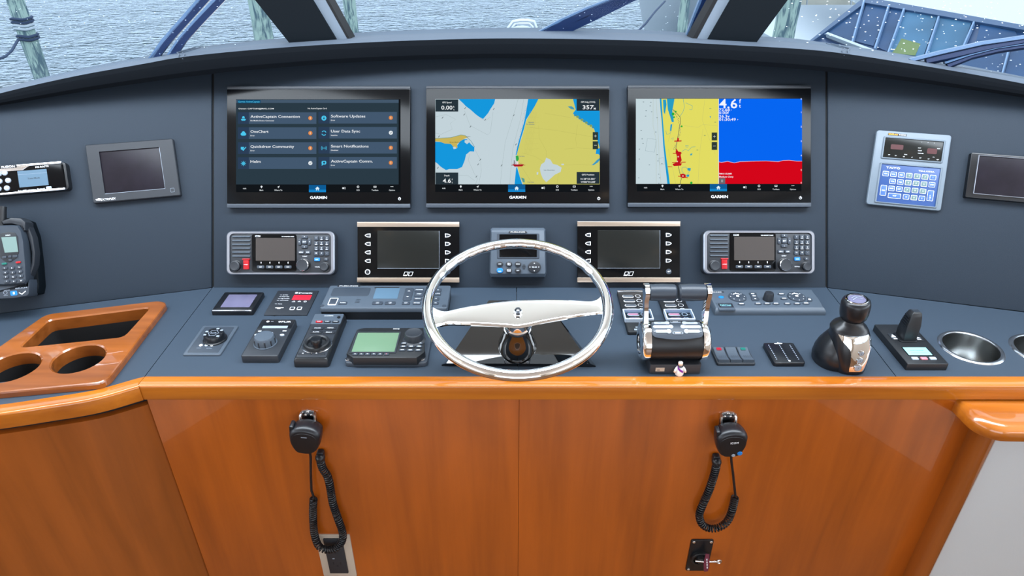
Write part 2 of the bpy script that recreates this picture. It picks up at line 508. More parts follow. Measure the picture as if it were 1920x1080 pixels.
# cabin shell
m = W(); m.box(-1.95, 1.95, -3.0, 1.05, -0.05, 0.0, 'sole_wood'); struct('floor', m)
m = W(); m.box(-1.95, 1.95, -3.0, 1.70, 2.04, 2.12, 'ceiling_cream'); struct('ceiling', m)
for sx_, nm in ((-1, 'wall_left'), (1, 'wall_right')):
    m = W()
    a, b = sorted((sx_ * 1.88, sx_ * 1.95))
    m.box(a, b, -3.0, 1.9, 0.0, 1.15, 'wall_cream'); m.box(a, b, -3.0, 1.0, 1.95, 2.04, 'wall_cream')
    m.box(a, b, -3.0, -2.0, 1.15, 1.95, 'wall_cream'); m.box(a, b, -0.45, -0.33, 1.15, 1.95, 'wall_cream')
    struct(nm, m)
m = W(); m.box(-1.88, -1.5, -3.0, -2.93, 0, 2.04, 'wall_cream'); m.box(1.5, 1.88, -3.0, -2.93, 0, 2.04, 'wall_cream')
m.box(-1.5, 1.5, -3.0, -2.93, 0, 0.45, 'wall_cream'); m.box(-1.5, 1.5, -3.0, -2.93, 2.0, 2.04, 'wall_cream'); struct('wall_back', m)
# recessed ceiling lamps
for i, (x, y) in enumerate(((1.03, 0.36), (-1.03, 0.36), (0.72, -0.9), (-0.72, -0.9))):
    o = empty('ceiling_light', ['recessed warm ceiling lamp above the starboard end of the helm', 'recessed warm ceiling lamp above the port end of the helm',
              'recessed warm ceiling lamp behind the helmsman to starboard', 'recessed warm ceiling lamp behind the helmsman to port'][i], 'lamp', Matrix.Translation((x, y, 2.04)), 'recessed lamps in the cabin ceiling')
    m = MB(); m.frame(circ(0, 0, 45, 24), circ(0, 0, 34, 24), 0, 4, 'chrome_soft', 1)
    m.xf = Matrix.Scale(-1, 4, (0, 0, 1)); m2 = MB(); m2.xf = Matrix.Scale(-1, 4, (0, 0, 1))
    m2.frame(circ(0, 0, 45, 24), circ(0, 0, 34, 24), 0, 4, 'chrome_soft', 1); m2.build('rim', o)
    m3 = MB(); m3.xf = Matrix.Scale(-1, 4, (0, 0, 1)); m3.cyl(0, 0, 34, 0, 1.5, 'lamp_glow', .3); m3.build('diffuser', o)

# ---------------------------------------------------------------- dashboard
dash = empty('dashboard', 'charcoal padded leather dashboard with three panels under a dark brow below the windscreen', 'dashboard', Matrix.Identity(4))
def slab(fr, pts, th, m, b=0.004):
    """padded panel: pts in the plane of the frame (m), face at z=0"""
    mb = W(); mb.xf = fr; mb.prism(pts, -th, 0.0, m, b); return mb
x0, x1 = -0.7005, 0.7365
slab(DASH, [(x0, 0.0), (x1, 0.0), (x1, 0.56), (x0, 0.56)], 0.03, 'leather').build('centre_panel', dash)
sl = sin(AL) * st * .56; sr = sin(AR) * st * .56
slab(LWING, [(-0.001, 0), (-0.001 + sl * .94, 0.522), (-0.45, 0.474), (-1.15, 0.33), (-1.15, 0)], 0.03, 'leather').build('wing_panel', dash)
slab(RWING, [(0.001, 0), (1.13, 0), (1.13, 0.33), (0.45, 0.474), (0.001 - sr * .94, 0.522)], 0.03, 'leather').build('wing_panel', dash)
m = W(); m.xf = DASH; m.box(-0.715, 0.75, -0.01, 0.55, -0.04, -0.006, 'seam'); m.build('backing', dash)
# brow: a stuffed overhang that follows an arc
YT = [(-200, 224), (0, 166), (140, 135), (273, 111), (337, 100), (480, 85), (640, 73), (800, 65.5), (1000, 62.5), (1200, 66), (1400, 78), (1516, 83), (1587, 92), (1698, 108), (1800, 125), (1920, 147), (2120, 187)]
YFa = [(-200, 230), (0, 175), (140, 143), (273, 119), (337, 107.5), (480, 93), (640, 82), (800, 75), (960, 72), (1200, 76), (1400, 86), (1516, 93), (1587, 101), (1698, 118), (1800, 135), (1920, 157), (2120, 197)]
YB = [(-200, 232), (0, 198), (200, 165), (400, 138), (520, 127), (640, 118), (800, 111.5), (960, 109), (1120, 111.5), (1280, 116), (1400, 122), (1550, 134), (1700, 152), (1920, 183), (2120, 216)]
def yb(x): return 1.585 - 0.10 * x * x
def on_arc(px, py, add):
    y = 1.55
    for _ in range(12):
        p = at_y(px, py, y); y = yb(p.x) + add
    return at_y(px, py, y)
L = []
for i in range(73):
    px = -260 + i * 2440 / 72
    B = on_arc(px, cat(YB, px), 0.0); Fp = on_arc(px, cat(YFa, px), 0.004); Tp = on_arc(px, cat(YT, px), 0.10)
    d = Vector((0, 1, 0))
    up = Vector((0, 0, 1))
    mid = (B + Fp) / 2 + Vector((0, -0.006, 0))
    q = [B + d * 0.16, B + d * 0.012 - up * 0.0005, B, B * .75 + Fp * .25 + Vector((0, -0.005, 0)), mid, B * .25 + Fp * .75 + Vector((0, -0.005, 0)), Fp, Fp + d * 0.02 + (Tp - Fp) * 0.12 + up * 0.003, Tp, Tp + d * 0.14 - up * 0.01, B + d * 0.24]
    L.append([tuple(v) for v in q])
mb = W(); n = len(L[0])
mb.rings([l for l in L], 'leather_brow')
# upper skin takes a lighter colour
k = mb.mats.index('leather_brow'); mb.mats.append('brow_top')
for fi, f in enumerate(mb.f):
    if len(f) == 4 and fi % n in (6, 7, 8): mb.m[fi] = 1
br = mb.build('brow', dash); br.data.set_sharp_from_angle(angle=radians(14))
for px in (337, 1588):        # stitched joints across the brow
    B = on_arc(px, cat(YB, px), 0.0); Fp = on_arc(px, cat(YFa, px), 0.004); Tp = on_arc(px, cat(YT, px), 0.10)
    m = W()
    for s_ in (-0.006, 0.006):
        o = Vector((s_, 0, 0))
        m.tube([Fp + o + Vector((0, -.001, -0.004)), Fp + o + Vector((0, 0.012, 0.004)), Tp + o + Vector((0, 0, 0.0015)), Tp + o + Vector((0, .1, -.006))], 0.0016, 'brow_top', 6)
    m.build('brow_seam', dash)

# ---------------------------------------------------------------- worktop
wt = empty('worktop', 'dark grey leather covered worktop of the helm with a varnished wooden front edge', 'worktop', Matrix.Identity(4))
def plate(outer, holes, z0, z1, m, name, parent):
    mb = W(); polys = [[Vector((x, y, 0)) for x, y in p] for p in [outer] + holes]
    flat = [p for pl in polys for p in pl]
    t = tessellate_polygon(polys)
    mb.add([(p.x, p.y, z1) for p in flat], [tuple(f) for f in t], m)
    for pl in polys:
        nn = len(pl); vs = [(p.x, p.y, z) for z in (z0, z1) for p in pl]
        mb.add(vs, [(i, (i + 1) % nn, nn + (i + 1) % nn, nn + i) for i in range(nn)], m)
    return mb.build(name, parent)
lx = Vector((-cos(AL), -sin(AL))); rx = Vector((cos(AR), -sin(AR)))
g = 0.0008
CURVE = [(-0.702, 1.0128), (-0.772, 0.9733), (-0.85, 0.950), (-0.92, 0.9316), (-1.05, 0.905), (-1.25, 0.872), (-1.5, 0.845), (-1.8, 0.82)]
def curve_fine(off=0.0, n=48):
    P = [(-x, y) for x, y in CURVE]
    pts = []
    for i in range(n + 1):
        x = 0.702 + (1.85 - 0.702) * (i / n) ** 1.3
        pts.append(Vector((-x, cat(P, x))))
    out = []
    for i, p in enumerate(pts):
        d = (pts[min(n, i + 1)] - pts[max(0, i - 1)]).normalized(); nn = Vector((-d.y, d.x))
        if nn.y > 0: nn = -nn
        out.append(p + nn * off)
    return out
tray_out = [hit(px, py, (0, 0, ZC + .004), Vector((0, 0, 1))).xy for px, py in ((313, 563), (207, 712), (190, 720), (0, 731), (-90, 738), (-90, 690), (0, 645), (85, 592), (100, 587))]
def tp(px, py, z=0.0):
    p = hit(px, py, (0, 0, ZC + z), Vector((0, 0, 1))); return (p.x, p.y)
# left pad with the recess of the wooden holder cut out
cl = curve_fine()
hole_t = [tp(*p) for p in ((285, 572), (200, 700), (-60, 722), (-60, 680), (100, 600))]
lpad = [(-0.703 - g, 1.358), (-0.703 - g, 1.0135)] + [tuple(p) for p in cl[1:]] + [(-0.703 + lx.x * 1.15, 1.358 + lx.y * 1.15)]
plate(lpad, [hole_t], ZC - 0.03, ZC, 'leather_lit', 'pad', wt)
plate([(-0.703 + g, 1.372), (-0.703 + g, 1.0128), (0.0098, 1.0128), (0.0098, 1.372)], [], ZC - 0.03, ZC, 'leather_lit', 'pad', wt)
plate([(0.0112, 1.372), (0.0112, 1.0128), (0.735 - g, 1.0128), (0.739 - g, 1.372)], [], ZC - 0.03, ZC, 'leather_lit', 'pad', wt)
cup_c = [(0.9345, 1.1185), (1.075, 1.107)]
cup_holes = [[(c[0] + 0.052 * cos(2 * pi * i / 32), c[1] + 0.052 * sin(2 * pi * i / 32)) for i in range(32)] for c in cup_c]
plate([(0.739 + g, 1.358), (0.735 + g, 1.0128), (1.87, 1.0128), (1.87, 1.358 + rx.y * 1.19)], cup_holes, ZC - 0.03, ZC, 'leather_lit', 'pad', wt)
m = W(); m.box(-0.705, 1.87, 1.0, 1.36, ZC - 0.034, ZC - 0.031, 'seam')
# nosing
prof = [(0.0, 0.0015), (0.0165, 0.0015), (0.0185, 0.0008), (0.0198, -0.001), (0.0203, -0.003), (0.0203, -0.030), (0.0185, -0.033), (0.004, -0.0345), (-0.01, -0.0345), (-0.01, 0.0)]
mb = W(); xs = [-0.7015, -0.5, 0.0, 0.5, 1.0, 1.5, 1.87]
mb.rings([[(x, 1.0128 - d, ZC + z) for d, z in prof] for x in xs], 'trim_wood')
mb.build('front_edge', wt, 'straight amber varnished wooden edge')
mb = W(); rings = []
offs = [curve_fine(d) for d, z in prof]
for i in range(len(offs[0])):
    rings.append([(offs[j][i].x, offs[j][i].y, ZC + prof[j][1]) for j in range(len(prof))])
# close the mitre against the straight edge
rings[0] = [(-0.7025, 1.0128 - d, ZC + z) for d, z in prof]
mb.rings(rings, 'trim_wood'); mb.build('curved_edge', wt, 'curved amber varnished wooden edge')

# ---------------------------------------------------------------- cabinet under the worktop
cab = empty('helm_cabinet', 'glossy reddish brown wooden cabinet front below the helm worktop', 'cabinet', Matrix.Identity(4))
zt = ZC - 0.0345
def vpanel(pts, z0, z1, th, m, name, parent, b=0.0015, label=None):
    mb = W(); mb.xf = frame_m((0, YF, 0), (1, 0, 0), (0, 0, 1))
    mb.prism([(x0_, z0_) for x0_, z0_ in pts], -th, 0, m, b); return mb.build(name, parent, label)
vpanel([(-0.6985, 0.08), (0.0134, 0.08), (0.0134, zt), (-0.6985, zt)], 0, 0, 0.018, 'panel_wood', 'door_panel', cab, 0.0008)
vpanel([(0.0138, 0.08), (0.905, 0.08), (0.905, zt), (0.0138, zt)], 0, 0, 0.018, 'panel_wood', 'door_panel', cab, 0.0008)
m = W(); m.box(-0.69, 0.90, YF + 0.03, YF + 0.05, 0.0, zt, 'seam'); m.box(-0.69, 0.9, YF + .02, YF + .03, 0.0, 0.09, 'black_plastic'); m.build('plinth', cab)
scab = empty('side_cabinet', 'curved wooden side cabinet with a shadow gap beneath its rounded edge', 'cabinet', Matrix.Identity(4))
def curved_wall(off, z0, z1, th, m, name, parent, i0=0, lip=0.0):
    A = curve_fine(off); B = curve_fine(off - th); mb = W(); R_ = []
    for i in range(i0, len(A)):
        R_.append([(A[i].x, A[i].y, z0), (A[i].x, A[i].y, z1 - lip), (A[i].x * .7 + B[i].x * .3, A[i].y * .7 + B[i].y * .3, z1), (B[i].x, B[i].y, z1), (B[i].x, B[i].y, z0)])
    R_[0] = [(min(v[0], -0.7015), v[1], v[2]) for v in R_[0]]
    mb.rings(R_, m); return mb.build(name, parent)
curved_wall(-0.003, ZC - 0.052, ZC - 0.03, 0.01, 'recess_black', 'shadow_gap', scab)
curved_wall(0.008, 0.08, ZC - 0.051, 0.018, 'door_wood', 'door', scab, lip=0.002)
# post, ledge and fabric panel to the right
m = W(); m.xf = Matrix.Identity(4)
pf = [(0.900, 1.01), (0.9005, 0.978), (0.905, 0.966), (0.913, 0.961), (0.925, 0.962), (0.934, 0.969), (0.9375, 0.98), (0.938, 1.01)]
m.rings([[(x, y, z) for x, y in pf] for z in (0.0, ZC - 0.06)], 'door_wood'); o = struct('trim_1', m)
m = W(); m.box(0.9381, 1.88, 0.975, 0.995, 0.0, ZC - 0.06, 'fabric_grey'); struct('wall_front', m)
led = []
def ledge_loop(d, z):
    pts = []
    c = (0.902, 0.965); r = 0.052 + d
    for i in range(10):
        a = pi - (pi / 2) * i / 9; pts.append((c[0] + r * cos(a), c[1] - r * sin(a) * 1.0, z))
    pts.append((1.87, 0.905 - d - 0.012, z)); pts.append((1.87, 1.0, z)); pts.append((0.85 - d * .2, 1.0, z))
    return pts
mb = W()
mb.rings([ledge_loop(-0.012, ZC - 0.068), ledge_loop(-0.003, ZC - 0.066), ledge_loop(0.0, ZC - 0.060), ledge_loop(0.0, ZC - 0.046), ledge_loop(-0.004, ZC - 0.0395), ledge_loop(-0.014, ZC - 0.0355), ledge_loop(-0.03, ZC - 0.035)], 'trim_wood')
tag(mb.build('wooden_ledge'), 'rounded amber wooden ledge over the grey fabric panel beneath the worktop', 'ledge')

# ---------------------------------------------------------------- windscreen
CN = Vector((0, 1.0, 0.03)).normalized(); CP = Vector((0, 1.72, H - 0.30))
lu = Vector((-0.62, -0.03, 1.0)); lh = Vector((-0.96, -0.28, 0)); LN = lh.cross(lu).normalized(); LP = Vector((-0.5, 1.71, H - 0.30))
ru = Vector((0.56, -0.03, 1.0)); rh = Vector((0.96, -0.28, 0)); RN = rh.cross(ru).normalized(); RP = Vector((0.53, 1.71, H - 0.30))
def pane(name, pts):
    m = W(); n_ = (pts[1] - pts[0]).cross(pts[2] - pts[0]).normalized() * 0.003
    m.rings([[tuple(p - n_) for p in pts], [tuple(p + n_) for p in pts]], 'windscreen_glass'); return struct(name, m)
def upto(P, u, z): return P + u * ((z - P.z) / u.z)
zt_ = 2.06; zb = H - 0.36
CU = Vector((0, -0.03, 1.0))
pane('window_2', [upto(Vector((-0.46, 1.72, H - .30)), CU, zb), upto(Vector((0.49, 1.72, H - .30)), CU, zb), upto(Vector((0.76, 1.72, H - .30)), CU, zt_), upto(Vector((-0.74, 1.72, H - .30)), CU, zt_)])
pane('window_1', [upto(LP, lu, zb), upto(LP + lh * 1.35, lu, zb), upto(LP + lh * 1.35, lu, zt_), upto(LP, lu, zt_)])
pane('window_3', [upto(RP, ru, zb), upto(RP + rh * 1.33, ru, zb), upto(RP + rh * 1.33, ru, zt_), upto(RP, ru, zt_)])
def mullion(name, a, b, a2, b2, mt, th=0.05, dn=0.0):
    """a,b pixel edges at row 75, a2,b2 at row 0, on the windscreen plane, carried on up to the roof"""
    q = []
    for top, bot in ((a2, a), (b2, b)):
        P0 = hit(bot, 75, CP - CN * dn, CN); P1 = hit(top, 0, CP - CN * dn, CN); u = P1 - P0
        q.append((P0 + u * ((zb - 0.02 - P0.z) / u.z), P0 + u * ((zt_ - P0.z) / u.z)))
    (A0, A1), (B0, B1) = q; m = W()
    m.rings([[tuple(A0), tuple(B0), tuple(B0 + CN * th), tuple(A0 + CN * th)], [tuple(A1), tuple(B1), tuple(B1 + CN * th), tuple(A1 + CN * th)]], mt)
    return struct(name, m, False)
mullion('trim_2', 538, 630, 478, 585, 'mullion_black', dn=0.07)
mullion('trim_3', 630, 652, 585, 610, 'mullion_grey', dn=0.06)
mullion('trim_4', 652, 657, 610, 616, 'recess_black', dn=0.058)
mullion('trim_5', 1328, 1422, 1371, 1477, 'mullion_black', dn=0.07)
mullion('trim_6', 1306, 1328, 1346, 1371, 'mullion_grey', dn=0.06)
mullion('trim_7', 1297, 1306, 1338, 1346, 'recess_black', dn=0.058)

# wipers outside the glass
def wiper(name, label, Pp, Nn, pts, wd, mt, parent=None, off=0.03):
    P3 = [hit(x, y, Pp + Nn * off, Nn) for x, y in pts]
    m = W(); L = []
    for i, p in enumerate(P3):
        d = (P3[min(len(P3) - 1, i + 1)] - P3[max(0, i - 1)]).normalized(); s_ = d.cross(Nn).normalized() * wd / 2; t_ = Nn * 0.008
        L.append([tuple(p - s_ - t_), tuple(p - s_ * 1.0 + t_), tuple(p + s_ * 0.2 + t_ * 1.6), tuple(p + s_ + t_ * .5), tuple(p + s_ - t_)])
    m.rings(L, mt); return m
def wiper_set(label, Pp, Nn, bars):
    o = empty('windscreen_wiper', label, 'wiper', Matrix.Identity(4), 'wipers on the windscreen')
    for nm, pts, wd, mt in bars:
        wiper(nm, None, Pp, Nn, pts, wd, mt).build(nm, o)
up_l = Vector((-1, 0, 0))
wiper_set('pair of navy wiper arms parked beside the port windscreen pillar', LP, LN, [
    ('arm', [(285, 116), (314, 78), (352, 36), (392, -8), (470, -90)], 0.014, 'wiper_blue'), ('arm', [(277, 118), (306, 76), (345, 32), (380, -8), (455, -90)], 0.007, 'wiper_grey'),
    ('blade', [(322, 108), (345, 74), (378, 38), (420, -6), (500, -90)], 0.014, 'wiper_blue'), ('blade', [(312, 110), (335, 75), (370, 34), (402, 0), (480, -90)], 0.006, 'wiper_grey')])
wiper_set('pair of navy wiper arms sweeping up from behind the middle of the brow', CP, CN, [
    ('arm', [(1008, 68), (1060, 42), (1110, 19), (1170, -4), (1330, -50)], 0.017, 'wiper_blue'), ('arm', [(1000, 66), (1050, 38), (1100, 15), (1150, -4), (1310, -52)], 0.006, 'wiper_grey'),
    ('blade', [(1035, 72), (1068, 52), (1118, 28), (1186, -6), (1340, -60)], 0.018, 'wiper_blue')])
wiper_set('bundle of navy wiper arms parked along the starboard pillar', CP, CN, [
    ('arm', [(1291, 78), (1305, 42), (1322, 0), (1350, -60)], 0.02, 'wiper_blue'), ('blade', [(1283, 78), (1296, 42), (1312, 0), (1338, -60)], 0.006, 'wiper_grey'), ('blade', [(1300, 78), (1314, 42), (1333, 0), (1360, -60)], 0.007, 'wiper_grey')])
wiper_set('long navy wiper arms lying low across the starboard pane', RP, RN, [
    ('arm', [(1705, 114), (1760, 100), (1840, 82), (1925, 70), (2050, 60)], 0.010, 'wiper_grey'), ('arm', [(1735, 116), (1790, 104), (1850, 90), (1925, 76), (2050, 66)], 0.016, 'wiper_blue'),
    ('blade', [(1775, 124), (1820, 106), (1870, 94), (1925, 86), (2050, 78)], 0.014, 'wiper_blue'), ('blade', [(1770, 118), (1815, 103), (1865, 90), (1925, 81), (2050, 73)], 0.006, 'wiper_grey')])
# rain drops on the outside of the glass
mb = W(); rnd = random.Random(3)
def drops(n, x0, x1, y0, y1, Pp, Nn, s0, s1):
    for _ in range(n):
        px = rnd.uniform(x0, x1); py = y0 + (y1 - y0) * rnd.random() ** 1.1
        p = hit(px, py, Pp + Nn * 0.004, Nn); r = rnd.uniform(s0, s1)
        mb.ball((p.x, p.y, p.z), r * 1.4, r, r * .55, 'drop', 8, 5)
drops(150, 1440, 1930, -5, 135, RP, RN, 0.0007, 0.0019)
drops(70, 1600, 1920, 0, 110, RP, RN, 0.0006, 0.0014)
drops(130, 0, 450, -5, 110, LP, LN, 0.0005, 0.0012)
drops(45, 1000, 1290, 0, 62, CP, CN, 0.0005, 0.0012)
o = mb.build('raindrops'); tag(o, 'scattered raindrops clinging to the windscreen panes', 'raindrops'); o['kind'] = 'stuff'

# ---------------------------------------------------------------- outside
WZ = H - 4.0
m = W(); m.box(-150, 150, 2.4, 220, WZ - 0.5, WZ, 'harbour_water'); m.box(-150, 150, -60, 2.4, WZ - .5, WZ - 0.001, 'harbour_water'); struct('water', m)
def piling(label, px0, px1, py, Y, extras=None):
    A = at_y(px0, py, Y); B = at_y(px1, py, Y); r = (B.x - A.x) / 2; cx = (A.x + B.x) / 2
    o = empty('piling', label, 'piling', Matrix.Translation((cx, Y, WZ)), 'timber mooring pilings in the harbour')
    m = W(); L = []
    for j in range(13):
        z = -0.5 + j * 0.45; k = 1 + 0.05 * sin(j * 2.1 + px0)
        L.append([(r * k * cos(2 * pi * i / 16) * (1 + .03 * sin(3 * i + j)), r * k * sin(2 * pi * i / 16), z) for i in range(16)])
    m.rings(L, 'piling_timber'); m.build('trunk', o)
    return o, r
def wrap(o, r, z, n, mt):
    m = W()
    for k in range(n):
        m.tube([((r + .02) * cos(2 * pi * i / 20), (r + .02) * sin(2 * pi * i / 20), z + k * 0.05 + .01 * sin(i)) for i in range(20)], 0.022, mt, 6, closed=True)
    m.build('rope_wrap', o)
def zz(px, py, Y): return at_y(px, py, Y).z - WZ
o, r = piling('weathered greenish piling wrapped with rope beyond the port pane', 40, 69, 75, 11.5)
wrap(o, r, zz(45, 52, 11.5), 2, 'rope_white'); wrap(o, r, zz(45, 72, 11.5), 2, 'rope'); wrap(o, r, zz(45, 40, 11.5), 2, 'rope')
piling('thick mottled piling beside the port pillar', 473, 508, 45, 9.0)
o, r = piling('slim pale piling just inside the port pillar', 647, 670, 35, 13.0)
piling('slender green piling beside the starboard wiper bundle', 1272, 1290, 35, 11.0)
o, r = piling('grey green piling in front of the moored white boat', 1454, 1494, 40, 8.5)
def rope(label, pts, Y, r, mt):
    m = W(); P3 = [at_y(x, y, Y + dy) for x, y, dy in pts]; m.tube(P3, r, mt, 6); tag(m.build('mooring_rope'), label, 'rope')
rope('dark mooring rope hanging from the rope-wrapped piling', [(33, 76, -.2), (22, 95, -.6), (10, 106, -1.0), (-10, 113, -1.4), (-60, 125, -2)], 11.4, 0.02, 'rope')
rope('thin chain-like mooring line running down from the white bow', [(1247, 2, 2.5), (1228, 22, 1.5), (1210, 45, .7), (1188, 66, 0), (1170, 84, -.5)], 10.5, 0.016, 'rope')
# own foredeck with a chromed hatch guard
fd = empty('foredeck', 'white foredeck of the yacht with a domed light and tubular guard', 'deck', Matrix.Translation((0, 0, 0)))
m = W(); zd = H - 0.98
m.prism([(-1.9, 1.95), (1.9, 1.95), (1.6, 3.6), (0.9, 4.7), (0, 5.3), (-0.9, 4.7), (-1.6, 3.6)], zd - 0.5, zd, 'gel_white', 0.03); m.build('deck', fd)
c = at_y(978, 62, 4.6)
m = W(); m.xf = Matrix.Translation((c.x, c.y, zd)); hh = c.z - zd
m.lathe([(0.10, 0), (0.10, hh - 0.02), (0.095, hh + .005), (0.07, hh + 0.03), (0.03, hh + 0.042), (0.002, hh + 0.044)], 0, 0, 'gel_white', 28); m.build('dome', fd)
pr = [at_y(x, y, 4.7) for x, y in ((944, 72), (952, 55), (962, 41), (975, 38.5), (990, 38.5), (1001, 41), (1006, 55), (1013, 72))]
m = W(); m.tube([pr[0] + Vector((0, 0, -.4))] + pr + [pr[-1] + Vector((0, 0, -.4))], 0.012, 'chrome_soft', 8); m.build('guard_tube', fd)
m = W(); pr = [at_y(x, y, 4.9) for x, y in ((956, 72), (962, 50), (968, 44), (992, 44), (998, 50), (1003, 72))]; m.tube([pr[0] + Vector((0, 0, -.4))] + pr + [pr[-1] + Vector((0, 0, -.4))], 0.010, 'chrome_soft', 8); m.build('guard_tube', fd)

# white bow far ahead
bw = empty('moored_boat', 'white rounded bow of a boat lying ahead past the green piling', 'boat', Matrix.Identity(4))
m = W(); Y0 = 17.0
c = at_y(1262, 0, Y0); 
L = []
for j in range(9):
    a = j / 8; z = WZ - .1 + 3.4 * a; rxx = 0.35 + 0.75 * sin(a * pi / 2)
    L.append([(c.x + 0.55 + rxx * 1.0 * cos(t_ * 2 * pi / 24), c.y + 2.6 + (2.2 * rxx) * sin(t_ * 2 * pi / 24), z) for t_ in range(24)])
m.rings(L, 'gel_white'); m.build('hull', bw)
m = W(); m.prism([(c.x + 0.55 + 0.42 * cos(t_ * 2 * pi / 24), c.y + 2.6 + 0.95 * sin(t_ * 2 * pi / 24)) for t_ in range(24)], WZ - .2, WZ + .12, 'hull_navy', 0.01); m.build('waterline', bw)

# large neighbour boat with the navy framed windows
nb = empty('moored_boat', 'large neighbouring boat with navy framed windscreen and white roof', 'boat', Matrix.Identity(4))
def at_z(px, py, z):
    r_ = ray(px, py); return EYE + r_ * (z / r_.z)
T0 = at_z(1620, -3, -1.15); T1 = at_z(1920, 48, -1.15); A0 = at_z(1515, 82, -1.62)
NN = (T1 - T0).cross(A0 - T0).normalized()
if NN.y > 0: NN = -NN
def nbp(pts, off=0.0): return [hit(x, y, T0 + NN * off, NN) for x, y in pts]
def nslab(pts, off, th, mt, name, smooth=False, parent=nb, label=None):
    m = W(); A = nbp(pts, off); B = [p - NN * th for p in A]
    m.rings([[tuple(p) for p in B], [tuple(p) for p in A]], mt); return m.build(name, parent, label, smooth)
nslab([(1512, 84), (1560, 46), (1620, -3), (1760, 20), (1920, 48), (2100, 82), (2250, 260), (1900, 170), (1700, 118)], 0.0, 0.25, 'hull_navy', 'cabin_side')
panes = [[(1554, 60), (1619, 8), (1596, 76)], [(1626, 4), (1664, 12), (1638, 86), (1600, 76)], [(1668, 14), (1692, 18), (1663, 96), (1642, 87)], [(1699, 19), (1757, 31), (1731, 106), (1668, 100)],
         [(1763, 34), (1822, 40), (1802, 96), (1738, 107)], [(1838, 46), (1904, 59), (1909, 70), (1905, 86), (1828, 84)], [(1812, 100), (1890, 92), (1872, 150), (1790, 118)], [(1897, 90), (1990, 90), (1990, 190), (1880, 152)]]
for i, p in enumerate(panes): nslab(p, 0.015, 0.03, 'pane_light' if i in (3, 4) else 'pane_blue', 'pane')
for a, b in (((1620, 0), (1597, 80)), ((1666, 10), (1640, 90)), ((1695, 15), (1664, 100)), ((1760, 30), (1734, 108)), ((1826, 40), (1800, 100)), ((1893, 86), (1874, 155))):
    nslab([(a[0] - 1.6, a[1]), (a[0] + 1.6, a[1]), (b[0] + 1.6, b[1]), (b[0] - 1.6, b[1])], 0.06, 0.05, 'frame_light', 'window_post')
nslab([(1548, 63), (1552, 60), (1660, 101), (1655, 104)], 0.08, 0.05, 'gel_white', 'sill')
nslab([(1545, 64), (1548, 62), (1700, 116), (1692, 118)], 0.05, 0.05, 'frame_blue', 'rub_rail')
nslab([(1608, 4), (1622, -6), (1920, 47), (2100, 80), (2100, 88), (1920, 56), (1622, 5), (1514, 84), (1508, 84)], 0.04, 0.05, 'frame_blue', 'window_frame')
nslab([(1680, 90), (1690, 72), (1726, 82), (1716, 104), (1672, 99)], 0.018, 0.02, 'yellow_green', 'seat_cover')
m = W(); T2 = T1 + (T1 - T0) * 1.0; T3 = T2 + Vector((2.5, 5, 0.15)); T4 = T0 + Vector((1.0, 7, 0.15))
m.rings([[tuple(p + Vector((0, 0, -.1))) for p in (T0, T2, T3, T4)], [tuple(p) for p in (T0, T2, T3, T4)]], 'gel_white'); m.build('roof', nb)
m = W(); A1 = at_z(1512, 90, -1.75)
m.box(A1.x - 0.2, A1.x + 7, A1.y + 0.3, A1.y + 4, WZ - .2, H - 1.75, 'gel_white'); m.build('hull', nb)
# white boat behind with its tender
b2 = empty('moored_boat', 'white boat with beige canvas behind the grey green piling', 'boat', Matrix.Identity(4))
Yb = 19.5
def wbox(pts, Y, d, mt, name, parent=b2):
    A = [at_y(x, y, Y) for x, y in pts]; B = [p + Vector((0.3, d, 0)) for p in A]; m = W()
    m.rings([[tuple(p) for p in B], [tuple(p) for p in A]], mt); return m.build(name, parent, None, False)
wbox([(1420, 60), (1620, 66), (1620, 130), (1400, 130)], Yb - 1.2, 1.6, 'gel_white', 'side_deck')
wbox([(1400, 26), (1620, 34), (1620, 90), (1400, 90)], Yb + .6, 2, 'gel_white', 'hull')
wbox([(1490, -12), (1620, -12), (1620, 30), (1490, 24)], Yb + 2.8, 1.0, 'beige_canvas', 'canvas')
td = Yb - .9
P0 = at_y(1500, 42, td); P1 = at_y(1545, 46, td)
o = empty('tender', 'white inflatable tender tube with a blue end cap on the white boat', 'dinghy', Matrix.Identity(4))
m = W(); dd = (P1 - P0).normalized(); m.tube([P0 - dd * .5, P0, P1 - dd * .04, P1], 0.2, 'gel_white', 16, rfun=lambda i: (0.26, 0.31, 0.28, 0.17)[i]); m.build('tube', o)
m = W(); m.ball(P1, 0.10, 0.2, 0.24, 'cap_blue'); m.build('end_cap', o)
for pts in ([(1512, 22), (1514, -10)], [(1595, 30), (1596, -10)]):
    m = W(); m.tube([at_y(*pts[0], Yb + .3), at_y(*pts[1], Yb + .3)], 0.02, 'chrome_soft', 6); m.build('rail_post', b2)
